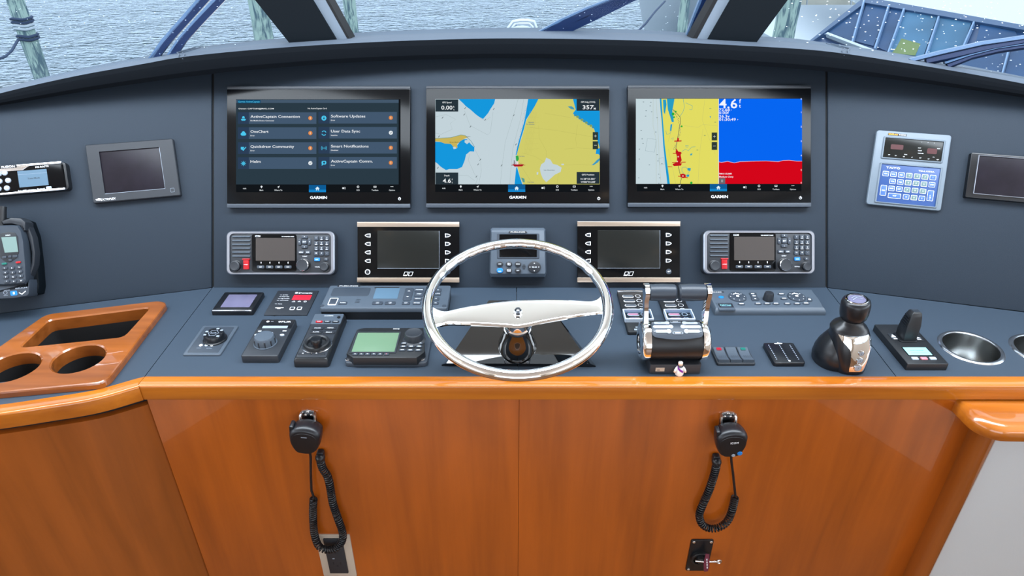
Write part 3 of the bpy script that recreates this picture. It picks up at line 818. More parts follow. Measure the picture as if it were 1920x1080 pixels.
# ================================================================ CHART PLOTTERS
def menu_bar(m, q, x0, x1, y0, y1, z, xo=0):
    """the row of small icons at the foot of every plotter display"""
    def X(t): return x0 + (x1 - x0) * t
    h = (y1 - y0); c = (y0 + y1) / 2
    m.poly([q(X(0.443), y0), q(X(0.547), y0), q(X(0.547), y1), q(X(0.443), y1)], z + .05, E('#0e5c96'))
    m.poly([q(X(0.443), y1 - h * .35), q(X(0.547), y1 - h * .35), q(X(0.547), y1), q(X(0.443), y1)], z + .07, E('#1583c8'))
    hx = X(0.495); s_ = 18
    m.poly([q(hx - s_, c + 1), q(hx, c - s_ + 2), q(hx + s_, c + 1), q(hx + 11, c + 1), q(hx + 11, c + 15), q(hx + 4, c + 15), q(hx + 4, c + 6), q(hx - 4, c + 6), q(hx - 4, c + 15), q(hx - 11, c + 15), q(hx - 11, c + 1)], z + .1, E('#dff4ff'))
    wt_ = E('#e6ecf0')
    for t, s in ((0.155, 'Mark'), (0.257, 'Where To'), (0.742, 'SOS'), (0.845, 'Toolbars'), (0.948, 'Options')):
        x, y = q(X(t), c + 13); m.text(s, x, y, z + .1, 3.0, wt_)
    x, y = q(X(0.052), c); m.text('4.6ft', x, y, z + .1, 3.0, wt_)
    x, y = q(X(0.155), c - 14); m.poly(circ(x, y + .4, 2.3, 12), z + .1, wt_); m.poly([(x - 2, y), (x + 2, y), (x, y - 3.6)], z + .12, wt_)
    x, y = q(X(0.257), c - 13); m.poly([(x - 3, y - .3), (x + 3.4, y + 3), (x + .6, y - 3.2), (x, y - .4)], z + .1, wt_)
    x, y = q(X(0.655), c - 3); m.poly(rr(x - 1, y, 5, 4, 1), z + .1, wt_); m.stroke([(x + 2, y + 3), (x + 4, y + 1), (x + 3, y - 3)], .8, z + .1, wt_)
    x, y = q(X(0.742), c - 14); m.line_loop(circ(x, y, 2.8, 16), 1.3, z + .1, wt_)
    x, y = q(X(0.845), c - 14); m.line_loop(rr(x, y, 6.6, 4, .5), 1.0, z + .1, wt_); m.stroke([(x - 3, y - 1), (x + 3, y - 1)], .8, z + .1, wt_)
    x, y = q(X(0.948), c - 16)
    for k in (-1, 0, 1): m.poly(circ(x + 2.4 * k, y, .85, 8), z + .1, wt_)
def plotter(label, px, py, screen):
    K = (1574 - 15) / 1259 / 4.32
    d = FlatDev('chart_plotter', label, 'display', 781.5, 540, K, px, py, 15, 'chart plotters in the dashboard centre')
    q = d.L
    m = MB(); w_, h_ = 1487 * K, 990 * K
    m.rbox(0, 0, w_, h_, 0, 13.5, 'satin_black', 4, 2.0); d.part('housing', m)
    m = MB(); a = q(38, 1000); b = q(1525, 1035)
    m.rbox((a[0] + b[0]) / 2, (a[1] + b[1]) / 2, w_, a[1] - b[1], 10, 16.5, 'mid_grey', 2, 1.8); d.part('lower_rail', m)
    m = MB(); a = q(38, 45); b = q(1525, 73)
    m.rbox(0, (a[1] + b[1]) / 2, w_, a[1] - b[1] - .6, 10, 15, 'dark_grey', 2, 1.5); d.part('upper_rail', m)
    m = MB(); a = q(40, 76); b = q(1523, 998)
    m.rbox(0, (a[1] + b[1]) / 2, w_ - 1, a[1] - b[1], 10, 15.2, 'gloss_black', 1, .4)
    x, y = q(781, 950); m.text('GARMIN', x, y, 15.3, 6.4, 'print_white', bold=0.006, wfit=39)
    x, y = q(1437, 960); m.line_loop(circ(x, y, 3.2, 20), .8, 15.3, 'print_white'); m.stroke([(x, y + 4), (x, y)], .9, 15.35, 'print_white')
    f = d.part('front_glass', m)
    m = MB(); a = q(113, 155); b = q(1445, 907); m.add([(a[0], b[1], 15.3), (b[0], b[1], 15.3), (b[0], a[1], 15.3), (a[0], a[1], 15.3)], [(0, 1, 2, 3)], E('#12161a'))
    screen(m, q); menu_bar(m, q, 113, 1445, 848, 907, 15.4)
    d.part('display_picture', m)
    return d
def Q(m, q, x0, y0, x1, y1, z, c): m.poly([q(x0, y0), q(x1, y0), q(x1, y1), q(x0, y1)], z, c)
def scr_menu(m, q0):
    q = lambda x, y: q0(x + 6, y - 6)
    z = 15.4
    Q(m, q, 107, 162, 1424, 850, z, E('#2a3a45')); Q(m, q, 107, 164, 1424, 190, z + .03, E('#44586c')); Q(m, q, 120, 166, 305, 192, z + .05, E('#07476c'))
    x, y = q(212, 180); m.text('Garmin ActiveCaptain', x, y, z + .1, 3.6, E('#58c6f2'), wfit=50)
    wt_ = E('#eef2f6')
    x, y = q(270, 236); m.text('Owner: CAPTAIN@MAIL.COM', x, y, z + .1, 3.2, wt_, wfit=82)
    x, y = q(765, 234); m.text('No ActiveCaptain Card', x, y, z + .1, 3.2, wt_, wfit=44)
    T_ = [('ActiveCaptain Connection', 'No Mobile Device Connected', 1, 400, 190), ('OneChart', 'Error', 1, 146, 34), ('Quickdraw Community', 'Error', 1, 354, 34), ('Helm', '', 0, 83, 0),
          ('Software Updates', 'Error', 1, 278, 34), ('User Data Sync', 'Inactive', 0, 236, 52), ('Smart Notifications', 'Disabled', 1, 305, 58), ('ActiveCaptain Comm.', 'Error', 1, 338, 34)]
    K = (1574 - 15) / 1259 / 4.32
    for i, (a, b, warn, wa, wb) in enumerate(T_):
        c = i // 4; r_ = i % 4; X0 = 122 + c * 652; X1 = X0 + 636; Y0 = 266 + r_ * 121.5 - c * 3; Y1 = Y0 + 94
        Q(m, q, X0, Y0, X1, Y1, z + .05, E('#43586f')); Q(m, q, X0, Y0, X0 + 90, Y1, z + .08, E('#2c3f58'))
        x, y = q(X0 + 102, Y0 + 34); m.text(a, x, y, z + .12, 5.9, wt_, 'l', wfit=wa * K)
        if b: x, y = q(X0 + 102, Y0 + 67); m.text(b, x, y, z + .12, 2.8, wt_, 'l', wfit=wb * K)
        x, y = q(X1 - 49, Y0 + 47); m.poly(circ(x, y, 4.7, 20), z + .1, E('#e08a4a' if warn else '#e4eaee'))
        if warn: m.stroke([(x, y + 2.6), (x, y - 2.4)], 1.1, z + .14, E('#ffe9d4'))
        else: m.stroke([(x - 2.2, y), (x - .5, y - 1.8), (x + 2.3, y + 1.9)], .9, z + .14, E('#45586a'))
        x, y = q(X0 + 45, Y0 + 50); cy = E('#4cc8f0'); zz_ = z + .12
        if i == 0:
            m.poly([(x - 6, y - 1), (x + 6, y - 1), (x + 4, y - 5), (x - 4, y - 5)], zz_, cy); m.poly([(x - 3.4, y), (x + 3.4, y), (x + 2, y + 5), (x - 2, y + 5)], zz_, cy)
        elif i == 1:
            m.poly(circ(x - 3, y - 1.5, 3.4, 14), zz_, cy); m.poly(circ(x + 3, y - 1.5, 3.4, 14), zz_ + .02, cy); m.poly(circ(x, y + 1.2, 4, 14), zz_ + .03, cy); m.poly([(x - 3, y - 5), (x + 3, y - 5), (x + 3, y), (x - 3, y)], zz_ + .04, cy)
        elif i == 2:
            m.poly([(x - 6, y + 3.6), (x + 2, y + 3.6), (x - 1, y - 4), (x - 6, y - 2)], zz_, cy); m.stroke([(x - 1, y - 5), (x + 6, y + 3.4)], 2, zz_ + .02, cy)
        elif i == 3:
            m.line_loop(circ(x, y, 3.8, 16), 1.1, zz_, cy)
            for k in range(4): m.stroke([(x + 6 * cos(k * pi / 4), y + 6 * sin(k * pi / 4)), (x - 6 * cos(k * pi / 4), y - 6 * sin(k * pi / 4))], .9, zz_ + .02 + k * .004, cy)
        elif i == 4:
            m.poly(circ(x, y, 5.8, 20), zz_, cy); m.stroke([(x, y + 3.6), (x, y - 1)], 1.2, zz_ + .03, E('#26405c')); m.poly([(x - 2.4, y), (x + 2.4, y), (x, y - 3.4)], zz_ + .04, E('#26405c'))
        elif i == 5:
            m.stroke([(x + 5 * cos(a), y + 5 * sin(a)) for a in [t * .25 + .3 for t in range(10)]], 1.7, zz_, cy); m.stroke([(x + 5 * cos(a), y + 5 * sin(a)) for a in [t * .25 + .3 + pi for t in range(10)]], 1.7, zz_, cy)
        elif i == 6:
            for rr_ in (3.4, 6): 
                for s_ in (0, pi): m.stroke([(x + rr_ * cos(s_ + t * .16 - .8), y + rr_ * sin(s_ + t * .16 - .8)) for t in range(11)], 1.0, zz_, cy)
            m.poly(circ(x, y, 1.1, 10), zz_, cy)
        else:
            m.poly(rr(x, y + 1, 11, 8.4, 3), zz_, cy); m.poly([(x - 5, y), (x - 1, y - 3), (x - 5, y - 6.2)], zz_ + .02, cy); m.poly(circ(x + .4, y + 1, 2.4, 12), zz_ + .03, E('#26405c'))
SEA = '#c3d3da'; DEEP = '#1597dc'; LAND = '#d0cc6a'; INK = '#8fa0a0'
def box_data(m, q, x0, y0, x1, y1, t1, t2, z, h2=9.2, w2=None):
    Q(m, q, x0, y0, x1, y1, z, E('#27343c')); wt_ = E('#f0f4f6')
    x, y = q((x0 + x1) / 2, y0 + 24); m.text(t1, x, y, z + .05, 3.4, wt_)
    x, y = q((x0 + x1) / 2, y0 + 66); m.text(t2, x, y, z + .05, h2, wt_, wfit=w2)
def pm(m, q, x, y, s, z):
    Q(m, q, x - 22, y - 32, x + 22, y + 32, z, E('#2c3a36')); c = q(x, y); m.stroke([(c[0] - 3, c[1]), (c[0] + 3, c[1])], .9, z + .05, E('#cfd8d4'))
    if s: m.stroke([(c[0], c[1] - 3), (c[0], c[1] + 3)], .9, z + .06, E('#cfd8d4'))
def scr_chart(m, q):
    z = 15.4; P = lambda pts, dz, c: m.poly([q(x, y) for x, y in pts], z + dz, E(c))
    Q(m, q, 113, 155, 1445, 845, z, E(SEA))
    P([(302, 155), (598, 155), (590, 190), (560, 235), (540, 270), (500, 316), (470, 300), (440, 278), (398, 240), (360, 212), (340, 190)], .03, DEEP)
    P([(865, 155), (948, 155), (920, 210), (890, 260), (868, 292), (850, 320), (830, 400), (805, 480), (785, 560), (770, 610), (764, 606), (780, 530), (805, 440), (835, 330), (850, 250)], .04, DEEP)
    P([(948, 155), (1445, 155), (1445, 845), (826, 845), (800, 790), (785, 730), (776, 690), (772, 612), (790, 540), (822, 440), (845, 350), (855, 318), (872, 290), (912, 218)], .03, LAND)
    P([(1228, 155), (1260, 155), (1445, 250), (1445, 610), (1432, 600), (1412, 600), (1418, 560), (1445, 552), (1400, 400), (1380, 372), (1350, 365), (1330, 350), (1300, 330), (1270, 310), (1240, 285), (1228, 270), (1250, 240)], .06, DEEP)
    P([(1185, 215), (1215, 212), (1235, 225), (1240, 240), (1212, 236)], .06, '#4a9ab0')
    for i in range(9): P([(1235 + i * 18, 280 + i * 12), (1252 + i * 18, 276 + i * 12), (1262 + i * 18, 292 + i * 12), (1240 + i * 18, 296 + i * 12)], .08, '#7f9e60' if i % 2 else '#3d8fae')
    P([(1445, 632), (1420, 650), (1400, 672), (1378, 690), (1396, 690), (1430, 668), (1445, 650)], .07, '#3f9ac0')
    P([(113, 500), (200, 504), (250, 520), (268, 545), (290, 530), (320, 488), (345, 480), (370, 480), (400, 520), (430, 545), (428, 580), (395, 578), (362, 605), (352, 650), (330, 705), (290, 722), (225, 722), (200, 730), (160, 705), (125, 672), (113, 665)], .03, DEEP)
    P([(113, 472), (180, 470), (260, 462), (320, 444), (350, 448), (380, 466), (362, 470), (335, 484), (310, 500), (290, 520), (292, 548), (268, 560), (262, 545), (240, 518), (190, 515), (150, 500), (113, 498)], .06, '#c9b45a')
    m.stroke([q(x, y) for x, y in ((113, 474), (240, 466), (320, 445), (355, 450), (400, 492), (432, 542))], .9, z + .08, E('#4f8f90'))
    P([(352, 488), (378, 486), (388, 505), (370, 520), (350, 505)], .08, SEA); P([(255, 545), (275, 540), (285, 556), (262, 560)], .08, SEA)
    P([(1012, 630), (1045, 645), (1065, 680), (1100, 688), (1136, 710), (1128, 745), (1080, 768), (1045, 800), (1012, 828), (985, 800), (968, 760), (960, 720), (970, 685), (998, 665)], .06, SEA)
    P([(1132, 680), (1152, 678), (1158, 688), (1138, 692)], .06, SEA); P([(935, 748), (948, 745), (946, 768), (934, 766)], .06, SEA)
    P([(768, 712), (775, 706), (790, 760), (818, 845), (755, 845)], .07, DEEP); P([(808, 790), (835, 800), (838, 830), (822, 828)], .08, '#5a9a90')
    for pts in ([(113, 300), (200, 280), (280, 320), (235, 350), (250, 400), (160, 440), (113, 430)], [(350, 250), (395, 370), (540, 446), (560, 420), (580, 260)], [(785, 155), (745, 290), (680, 500), (655, 690), (640, 845)], [(830, 155), (800, 330), (740, 560), (715, 845)], [(392, 600), (380, 650), (430, 760), (455, 800), (440, 845)], [(432, 560), (480, 650), (485, 740), (465, 845)], [(300, 770), (380, 775), (430, 815)], [(480, 310), (520, 330), (560, 300)]):
        m.stroke([q(x, y) for x, y in pts], .35, z + .05, E(INK))
    for pts in ([(880, 385), (1100, 410), (1430, 470)], [(1000, 270), (1210, 305)], [(950, 370), (955, 470), (1015, 580), (1012, 630)], [(815, 590), (920, 620), (1005, 670)], [(1160, 690), (1280, 685), (1380, 690)], [(1265, 360), (1250, 480), (1260, 550), (1400, 560), (1445, 600)], [(1160, 560), (1250, 552)], [(1100, 700), (1110, 760), (1100, 845)], [(800, 690), (850, 760), (900, 845)]):
        m.stroke([q(x, y) for x, y in pts], .35, z + .05, E('#b0ad5c'))
    for k in range(7): m.stroke([q(880 + k * 9, 250 + k), q(830 + k * 10, 600)], .22, z + .045, E('#b9b560')); m.stroke([q(868 - k * 6, 300 + k * 44), q(950, 304 + k * 42)], .22, z + .046, E('#b9b560'))
    for k in range(34):
        t = k / 34; a = q(848 - 78 * t + 6 * sin(k), 215 + 380 * t); m.poly(circ(a[0], a[1], .55, 6), z + .09, E('#2a5560'))
    for x, y in ((172, 305), (348, 280), (355, 228), (398, 378), (587, 235), (748, 287), (518, 322), (767, 522), (478, 645), (460, 684), (650, 692), (447, 782), (143, 458), (134, 712)):
        a = q(x, y); m.stroke([(a[0] - 1.6, a[1] - 2), (a[0] + 1.6, a[1] + 2)], 1.2, z + .09, E('#4a5558'))
    wb = E('#4a6a8a')
    for x, y, s, w_ in ((890, 342, 'Sebastian', 13), (882, 358, 'Port Sebastian', 20), (815, 618, 'Fort Pierce', 12), (885, 828, 'West Palm', 16)): a = q(x, y); m.text(s, a[0], a[1], z + .1, 2.2, wb, wfit=w_)
    a = q(275, 504); m.text('Grand Bahama', a[0], a[1], z + .1, 2.3, E('#5a5428'), wfit=27)
    a = q(1036, 730); m.text('Lake Okeechobee', a[0], a[1], z + .1, 2.3, E('#33474e'), wfit=25)
    a = q(380, 458); m.text('Freeport', a[0], a[1], z + .1, 2.2, E('#4a5558'), wfit=10)
    P([(764, 615), (786, 613), (790, 640), (782, 658), (768, 655)], .1, '#2fa84a'); P([(750, 650), (755, 652), (756, 690), (750, 690)], .1, '#5a3a40')
    P([(738, 684), (832, 684), (818, 700), (755, 702)], .12, '#b01424'); P([(728, 690), (842, 689), (842, 692), (728, 693)], .13, '#8a1420')
    for k in range(9):
        a = q(778, 690); m.stroke([(a[0], a[1]), (a[0] + 14 * cos(pi * k / 8), a[1] + 7 * sin(pi * k / 8))], .5, z + .11, E('#a02838'))
    P([(771, 660), (785, 660), (786, 684), (770, 684)], .14, '#e8d8d8')
    box_data(m, q, 115, 158, 299, 256, 'GPS Speed', '0.00', z + .1, 9, 26); a = q(264, 216); m.text('k', a[0], a[1], z + .2, 3.8, E('#f0f4f6')); a = q(264, 240); m.text('t', a[0], a[1], z + .2, 3.8, E('#f0f4f6'))
    box_data(m, q, 1258, 155, 1443, 250, 'GPS Hdg (COG)', '357', z + .1, 9, 25); a = q(1395, 208); m.text('o', a[0], a[1], z + .2, 3, E('#f0f4f6')); a = q(1404, 232); m.text('M', a[0], a[1], z + .2, 4.6, E('#f0f4f6'))
    box_data(m, q, 115, 750, 299, 845, 'Depth', '4.6', z + .1, 9.4, 19); a = q(250, 806); m.text('f', a[0], a[1], z + .2, 3.8, E('#f0f4f6')); a = q(250, 830); m.text('t', a[0], a[1], z + .2, 3.8, E('#f0f4f6'))
    Q(m, q, 1258, 745, 1443, 842, z + .1, E('#27343c')); wt_ = E('#f0f4f6')
    for yy, s, h_, w_ in ((767, 'GPS Position', 3.4, 29), (802, "N 28°53.581'", 3.8, 34), (826, "W080°04.208'", 3.8, 34)): a = q(1350, yy); m.text(s, a[0], a[1], z + .15, h_, wt_, wfit=w_)
    pm(m, q, 1410, 454, 1, z + .12); pm(m, q, 1410, 529, 0, z + .12)
def scr_sonar(m, q0):
    q = lambda x, y: q0(x + 7, y + 5)
    z = 15.4; P = lambda pts, dz, c: m.poly([q(x, y) for x, y in pts], z + dz, E(c))
    Q(m, q, 97, 152, 768, 842, z, E('#e2dc62')); 
    P([(97, 152), (290, 152), (298, 300), (318, 480), (335, 640), (355, 842), (97, 842)], .03, '#c6d8de')
    P([(290, 152), (304, 152), (310, 250), (322, 400), (330, 520), (345, 640), (362, 760), (372, 842), (352, 842), (335, 690), (318, 520), (306, 330), (297, 250)], .06, '#1c9ad0')
    for pts in ([(316, 160), (340, 158), (345, 200), (332, 280), (322, 260)], [(348, 152), (410, 152), (400, 210), (392, 250), (400, 300), (405, 340), (388, 342), (372, 290), (356, 240)], [(378, 360), (392, 358), (384, 415), (372, 412)]): P(pts, .06, '#279cc4')
    for pts in ([(480, 152), (490, 220), (478, 260), (450, 300)], [(500, 185), (555, 210), (552, 242), (530, 238)], [(340, 410), (345, 440), (372, 436), (382, 400)], [(382, 480), (400, 466), (396, 490)], [(470, 580), (500, 560), (520, 575), (548, 545), (580, 540)], [(470, 710), (500, 705), (530, 740), (505, 780), (470, 740), (470, 712)], [(500, 530), (522, 530), (518, 545), (502, 542), (500, 530)]):
        m.stroke([q(x, y) for x, y in pts], .9, z + .07, E('#5fa89c'))
    P([(538, 598), (556, 594), (552, 610), (535, 612)], .07, '#4fa6b0'); P([(516, 712), (542, 714), (538, 738), (514, 732)], .07, '#2f9cc0'); P([(506, 768), (530, 766), (528, 784), (508, 786)], .07, '#2f9cc0'); P([(694, 296), (704, 292), (700, 312)], .07, '#3f9ab8')
    for pts in ([(395, 240), (420, 262), (455, 300), (460, 340), (450, 380), (440, 440), (430, 500), (420, 560), (440, 620), (436, 680), (450, 740), (465, 800), (455, 842)],): m.stroke([q(x, y) for x, y in pts], 1.1, z + .08, E('#4f5a50'))
    for k in range(40):
        t = k / 40; a = q(400 + 55 * sin(t * 3.2) + 4 * sin(k * 2.3), 240 + 330 * t); m.poly(circ(a[0], a[1], .9, 6), z + .1, E('#6b6a4a' if k % 2 else '#8f9098'))
    for x, y, s_ in ((398, 276, 3.4), (406, 302, 2.2), (420, 256, 2.0), (468, 376, 2.2), (546, 834, 3.0)): a = q(x, y); m.poly(circ(a[0], a[1], s_, 12), z + .11, E('#2cae3c'))
    red = '#c01420'
    for pts in ([(408, 492), (468, 490), (466, 498), (408, 500)], [(432, 470), (446, 470), (444, 500), (430, 500)], [(425, 555), (440, 580), (465, 585), (460, 610), (468, 650), (450, 680), (428, 690), (430, 620), (418, 585)], [(392, 682), (420, 670), (470, 676), (462, 694), (405, 698)], [(356, 700), (392, 702), (390, 706), (356, 706)], [(454, 765), (478, 758), (500, 768), (502, 790), (478, 796), (466, 790)], [(390, 666), (500, 663), (500, 669), (390, 671)], [(438, 776), (520, 790), (518, 796), (438, 782)], [(396, 592), (470, 590), (470, 596), (396, 598)]): P(pts, .12, red)
    for x, y in ((432, 660), (440, 622), (478, 778)): a = q(x, y); m.poly(circ(a[0], a[1], 1.7, 10), z + .15, E('#e8c8c0'))
    for pts in ([(238, 152), (235, 360), (262, 500), (262, 842)], [(262, 152), (290, 700), (300, 842)], [(655, 160), (635, 325), (700, 500), (740, 600)], [(600, 842), (612, 600), (640, 400)], [(490, 370), (600, 385), (640, 360), (760, 372)], [(358, 500), (400, 360), (395, 300)], [(360, 560), (395, 720), (420, 842)]): m.stroke([q(x, y) for x, y in pts], .32, z + .05, E('#a9ac78'))
    for pts in ([(190, 472), (262, 482), (248, 586), (173, 574)], [(280, 635), (322, 628), (330, 682), (290, 690)]): m.line_loop([q(x, y) for x, y in pts], .35, z + .08, E('#6f8890'))
    for x, y in ((158, 178), (218, 180), (213, 210), (180, 250), (225, 258), (176, 294), (268, 306), (140, 408), (258, 422), (148, 478), (155, 514), (126, 560), (270, 605), (275, 656), (125, 641), (206, 688), (282, 763), (120, 793), (290, 793), (283, 836), (308, 678)):
        a = q(x, y); m.poly(rr(a[0], a[1], 3.0, 1.1, .3), z + .09, E('#4d6068'))
    for x, y in ((700, 232), (655, 450), (740, 342), (595, 568)): a = q(x, y); m.poly(rr(a[0], a[1], 4.5, 1.3, .3), z + .09, E('#7f9a6a'))
    pm(m, q, 733, 458, 1, z + .12); pm(m, q, 733, 535, 0, z + .12)
    # echo sounder
    Q(m, q, 768, 152, 1443, 842, z + .03, E('#0766f2')); top = [(768, 664), (790, 668), (840, 660), (895, 672), (940, 662), (1060, 658), (1150, 656), (1250, 662), (1290, 652), (1340, 650), (1400, 658), (1443, 658)]
    P(top + [(1443, 842), (768, 842)], .06, '#d4061a'); m.stroke([q(x, y) for x, y in top], .8, z + .1, E('#f0d8e8'))
    Q(m, q, 766, 152, 769, 842, z + .12, E('#e8ecf0')); wt_ = E('#f2f6ff')
    for x, y, s, h_, w_ in ((772, 192, '4.6', 21, 42), (770, 242, '72.68', 6, 25), (770, 266, '0.00f', 6, 23), (770, 294, '26.3v', 6, 25), (770, 320, '01:30:49', 6.2, 39), (771, 760, 'PMH115LMM', 3.4, 29), (771, 784, 'Medium Chirp', 3.6, 33)):
        a = q(x, y); m.text(s, a[0], a[1], z + .15, h_, wt_, 'l', wfit=w_)
    for x, y, s, h_ in ((941, 172, 'f', 9.5), (939, 209, 't', 8), (868, 242, ')', 3), (922, 322, 'P', 3)): a = q(x, y); m.text(s, a[0], a[1], z + .15, h_, wt_)
    for k, y in enumerate((154, 262, 379, 496, 612, 730, 832)): a = q(1436, y); m.text(str(k), a[0], a[1], z + .15, 3.8, wt_)
    Q(m, q, 770, 796, 820, 840, z + .12, E('#6a6a70')); a = q(795, 818)
    for s_ in (-1.2, 1.2): m.stroke([(a[0] + s_, a[1] - 3), (a[0] + s_, a[1] + 3)], .8, z + .16, E('#d8dade'))
plotter('black chart plotter showing a menu of grey-blue tiles with orange warning dots', 597.4, 275.5, scr_menu)
plotter('black chart plotter showing a yellow land chart with pale blue sea, directly above the wheel', 970.9, 275, scr_chart)
plotter('black chart plotter showing a yellow chart beside a blue and red sounder', 1349, 273.8, scr_sonar)

# ================================================================ VHF RADIOS
def radio(label, px, py, kx=1.0):
    K = 1.2296 / 8 * kx
    d = FlatDev('marine_radio', label, 'radio', 923.5, 594, K, px, py, 26, 'marine radios in the dashboard')
    q = d.L; w_, h_ = 1623 * K, 652 * K / kx
    m = MB(); m.rbox(0, 0, w_ + 2, h_ + 1, 0, 20, 'dark_grey', 14, 3, n=5); d.part('housing', m)
    m = MB(); m.frame(rr(0, 0, w_, h_, 13, 6), rr(0, -.4, w_ - 15, h_ - 9.5, 10, 6), 18, 26, 'bezel_silver', 2.0, 20); d.part('bezel', m)
    m = MB(); m.rbox(0, -.4, w_ - 14, h_ - 9, 16, 23.5, 'dark_grey', 10, .6, n=5); d.part('face', m)
    for y in (350, 410, 467, 525, 583, 643):
        a = q(335, y); s = d.key(a[0], a[1], 42, 3.4, 23.3, 26.5, 'unit_grey', 1.6, 'grille_slat', local=True, b=1.2)
    m = MB(); x0_, y0_ = q(490, 310); x1_, y1_ = q(1165, 870)
    m.rbox((x0_ + x1_) / 2, (y0_ + y1_) / 2, x1_ - x0_, y0_ - y1_, 22, 25.2, 'gloss_black', 6, .6, n=5)
    a = q(585, 342); m.text('ICOM', a[0], a[1], 25.4, 3.8, 'print_white', wfit=12); a = q(1035, 347); m.text('VHF MARINE IC-M605', a[0], a[1], 25.4, 2.2, 'print_white', wfit=29)
    for x in (635, 768, 904, 1040): a = q(x, 740); m.poly(rr(a[0], a[1], 1.6, 4, .4), 25.4, 'print_white')
    d.part('display_surround', m)
    m = MB(); a = q(555, 368); b = q(1142, 710); m.add([(a[0], b[1], 25.5), (b[0], b[1], 25.5), (b[0], a[1], 25.5), (a[0], a[1], 25.5)], [(0, 1, 2, 3)], 'screen_off_brown'); d.part('display', m)
    pr = MB()
    def lab(x, y, s, z, h, w__=None): a = q(x, y); pr.text(s, a[0], a[1], z, h, 'print_white', wfit=w__)
    for x, s in ((630, 'DSC'), (765, 'HI/LO'), (903, 'CH/WX'), (1040, 'MENU')):
        a = q(x, 805); d.key(a[0], a[1], 17, 7, 23.4, 27, 'mid_grey', 2, 'soft_key', local=True, b=.8); pr.poly(rr(a[0], a[1], 6, 1.3, .3), 27.05, 'print_white')
    for x, y, w2, h2 in ((1287, 355, 14.5, 7.5), (1287, 497, 14.5, 7.5), (1215, 427, 7.5, 15), (1358, 427, 7.5, 15)):
        a = q(x, y); d.key(a[0], a[1], w2, h2, 23.4, 26.4, 'key_grey', 3, 'arrow_key', local=True, b=.8)
        dx = (x - 1287) / 71; dy = -(y - 427) / 71; pr.poly([(a[0] + dx * 1.6 + dy * 1.3, a[1] + dy * 1.6 + dx * 1.3), (a[0] + dx * 1.6 * -1 * .4 + 0, a[1]), (a[0] + dx * 1.6 - dy * 1.3, a[1] + dy * 1.6 - dx * 1.3)], 26.5, 'print_white')
    a = q(1287, 428); d.key(a[0], a[1], 12, 11.5, 23.4, 27, 'key_grey', 3.5, 'key', local=True, b=.8); pr.text('ENT', a[0], a[1], 27.1, 3, 'print_white', wfit=7.5)
    for x, s in ((1237, 'MENU'), (1336, 'CLR')): a = q(x, 583); d.key(a[0], a[1], 12.5, 7.4, 23.4, 26.4, 'mid_grey', 1.5, local=True); pr.text(s, a[0], a[1], 26.5, 2.6, 'print_white', wfit=len(s) * 2.3)
    lab(1287, 645, 'CH/ENT', 23.7, 2.4, 11)
    for r_ in range(4):
        for c_ in range(3):
            a = q(1463 + c_ * 79.5, 373 + r_ * 76.5); d.key(a[0], a[1], 9.6, 9.6, 23.4, 26.4, 'key_grey', 1.6, 'number_key', local=True)
            pr.text(('1', '2', '3', '4', '5', '6', '7', '8', '9', '16', '0', '-')[r_ * 3 + c_], a[0], a[1] + .9, 26.5, 3, 'print_white')
            if (r_, c_) != (0, 0) and r_ < 3: pr.poly(rr(a[0], a[1] - 2.8, 5, .9, .2), 26.5, 'print_white')
    a = q(1475, 692); d.key(a[0], a[1], 13, 8, 23.4, 26.4, 'key_blue', 2, 'key', local=True, label='blue key'); pr.text('16/C', a[0], a[1], 26.5, 2.8, 'print_white')
    a = q(1610, 690); d.key(a[0], a[1], 9.5, 6.5, 23.4, 26, 'key_grey', 3, 'key', 'box', local=True); pr.text('*', a[0], a[1], 26.1, 3, 'print_white')
    lab(1480, 803, 'VOL/SQL', 23.7, 2.3, 13)
    d.part('lettering', pr)
    def knob(x, y, R0, R1, zt__, ring, name='knob'):
        m = MB(); a = q(x, y)
        n = 30; 
        m.lathe([(R0 + 1.5, 23), (R0 + 1.5, 24.5), (R0, 25), (R0, zt__ - 3)], a[0], a[1], 'satin_black', n, c1=False)
        m.lathe([(R0, zt__ - 3), (R0 + .1, zt__ - 1.6), (R1 + .4, zt__ - .6)], a[0], a[1], ring, n, c0=False, c1=False)
        m.lathe([(R1 + .4, zt__ - .6), (R1, zt__ - .3), (R1 * .8, zt__ - .8), (0.2, zt__ - 1)], a[0], a[1], 'dark_grey', n, c0=False)
        return d.part(name, m)
    knob(262, 792, 11.5, 9.5, 38, 'dark_grey'); knob(1278, 778, 14, 12.5, 40, 'chrome_soft'); knob(1595, 805, 9.5, 8.0, 38, 'dark_grey')
    a = q(412, 770); m = MB(); m.rbox(a[0], a[1], 13, 22, 22, 27.5, 'red_plastic', 1.5, 1); m.rbox(a[0], a[1] + 12.5, 17, 3.4, 22, 28.5, 'red_plastic', 1, .8); m.text('DISTRESS', a[0], a[1], 27.7, 1.9, 'print_white', wfit=10); d.part('distress_cover', m, 'red flap over the distress key')
    return d
radio('black marine radio with pale rim and red flap, beneath the tile menu plotter', 410 + 923.5 / 8, 400 + 594 / 8)
radio('black marine radio with pale rim and red flap, beneath the red sounder plotter', 1290 + 953.5 / 7.111, 410 + 447.5 / 7.111, 1.03)

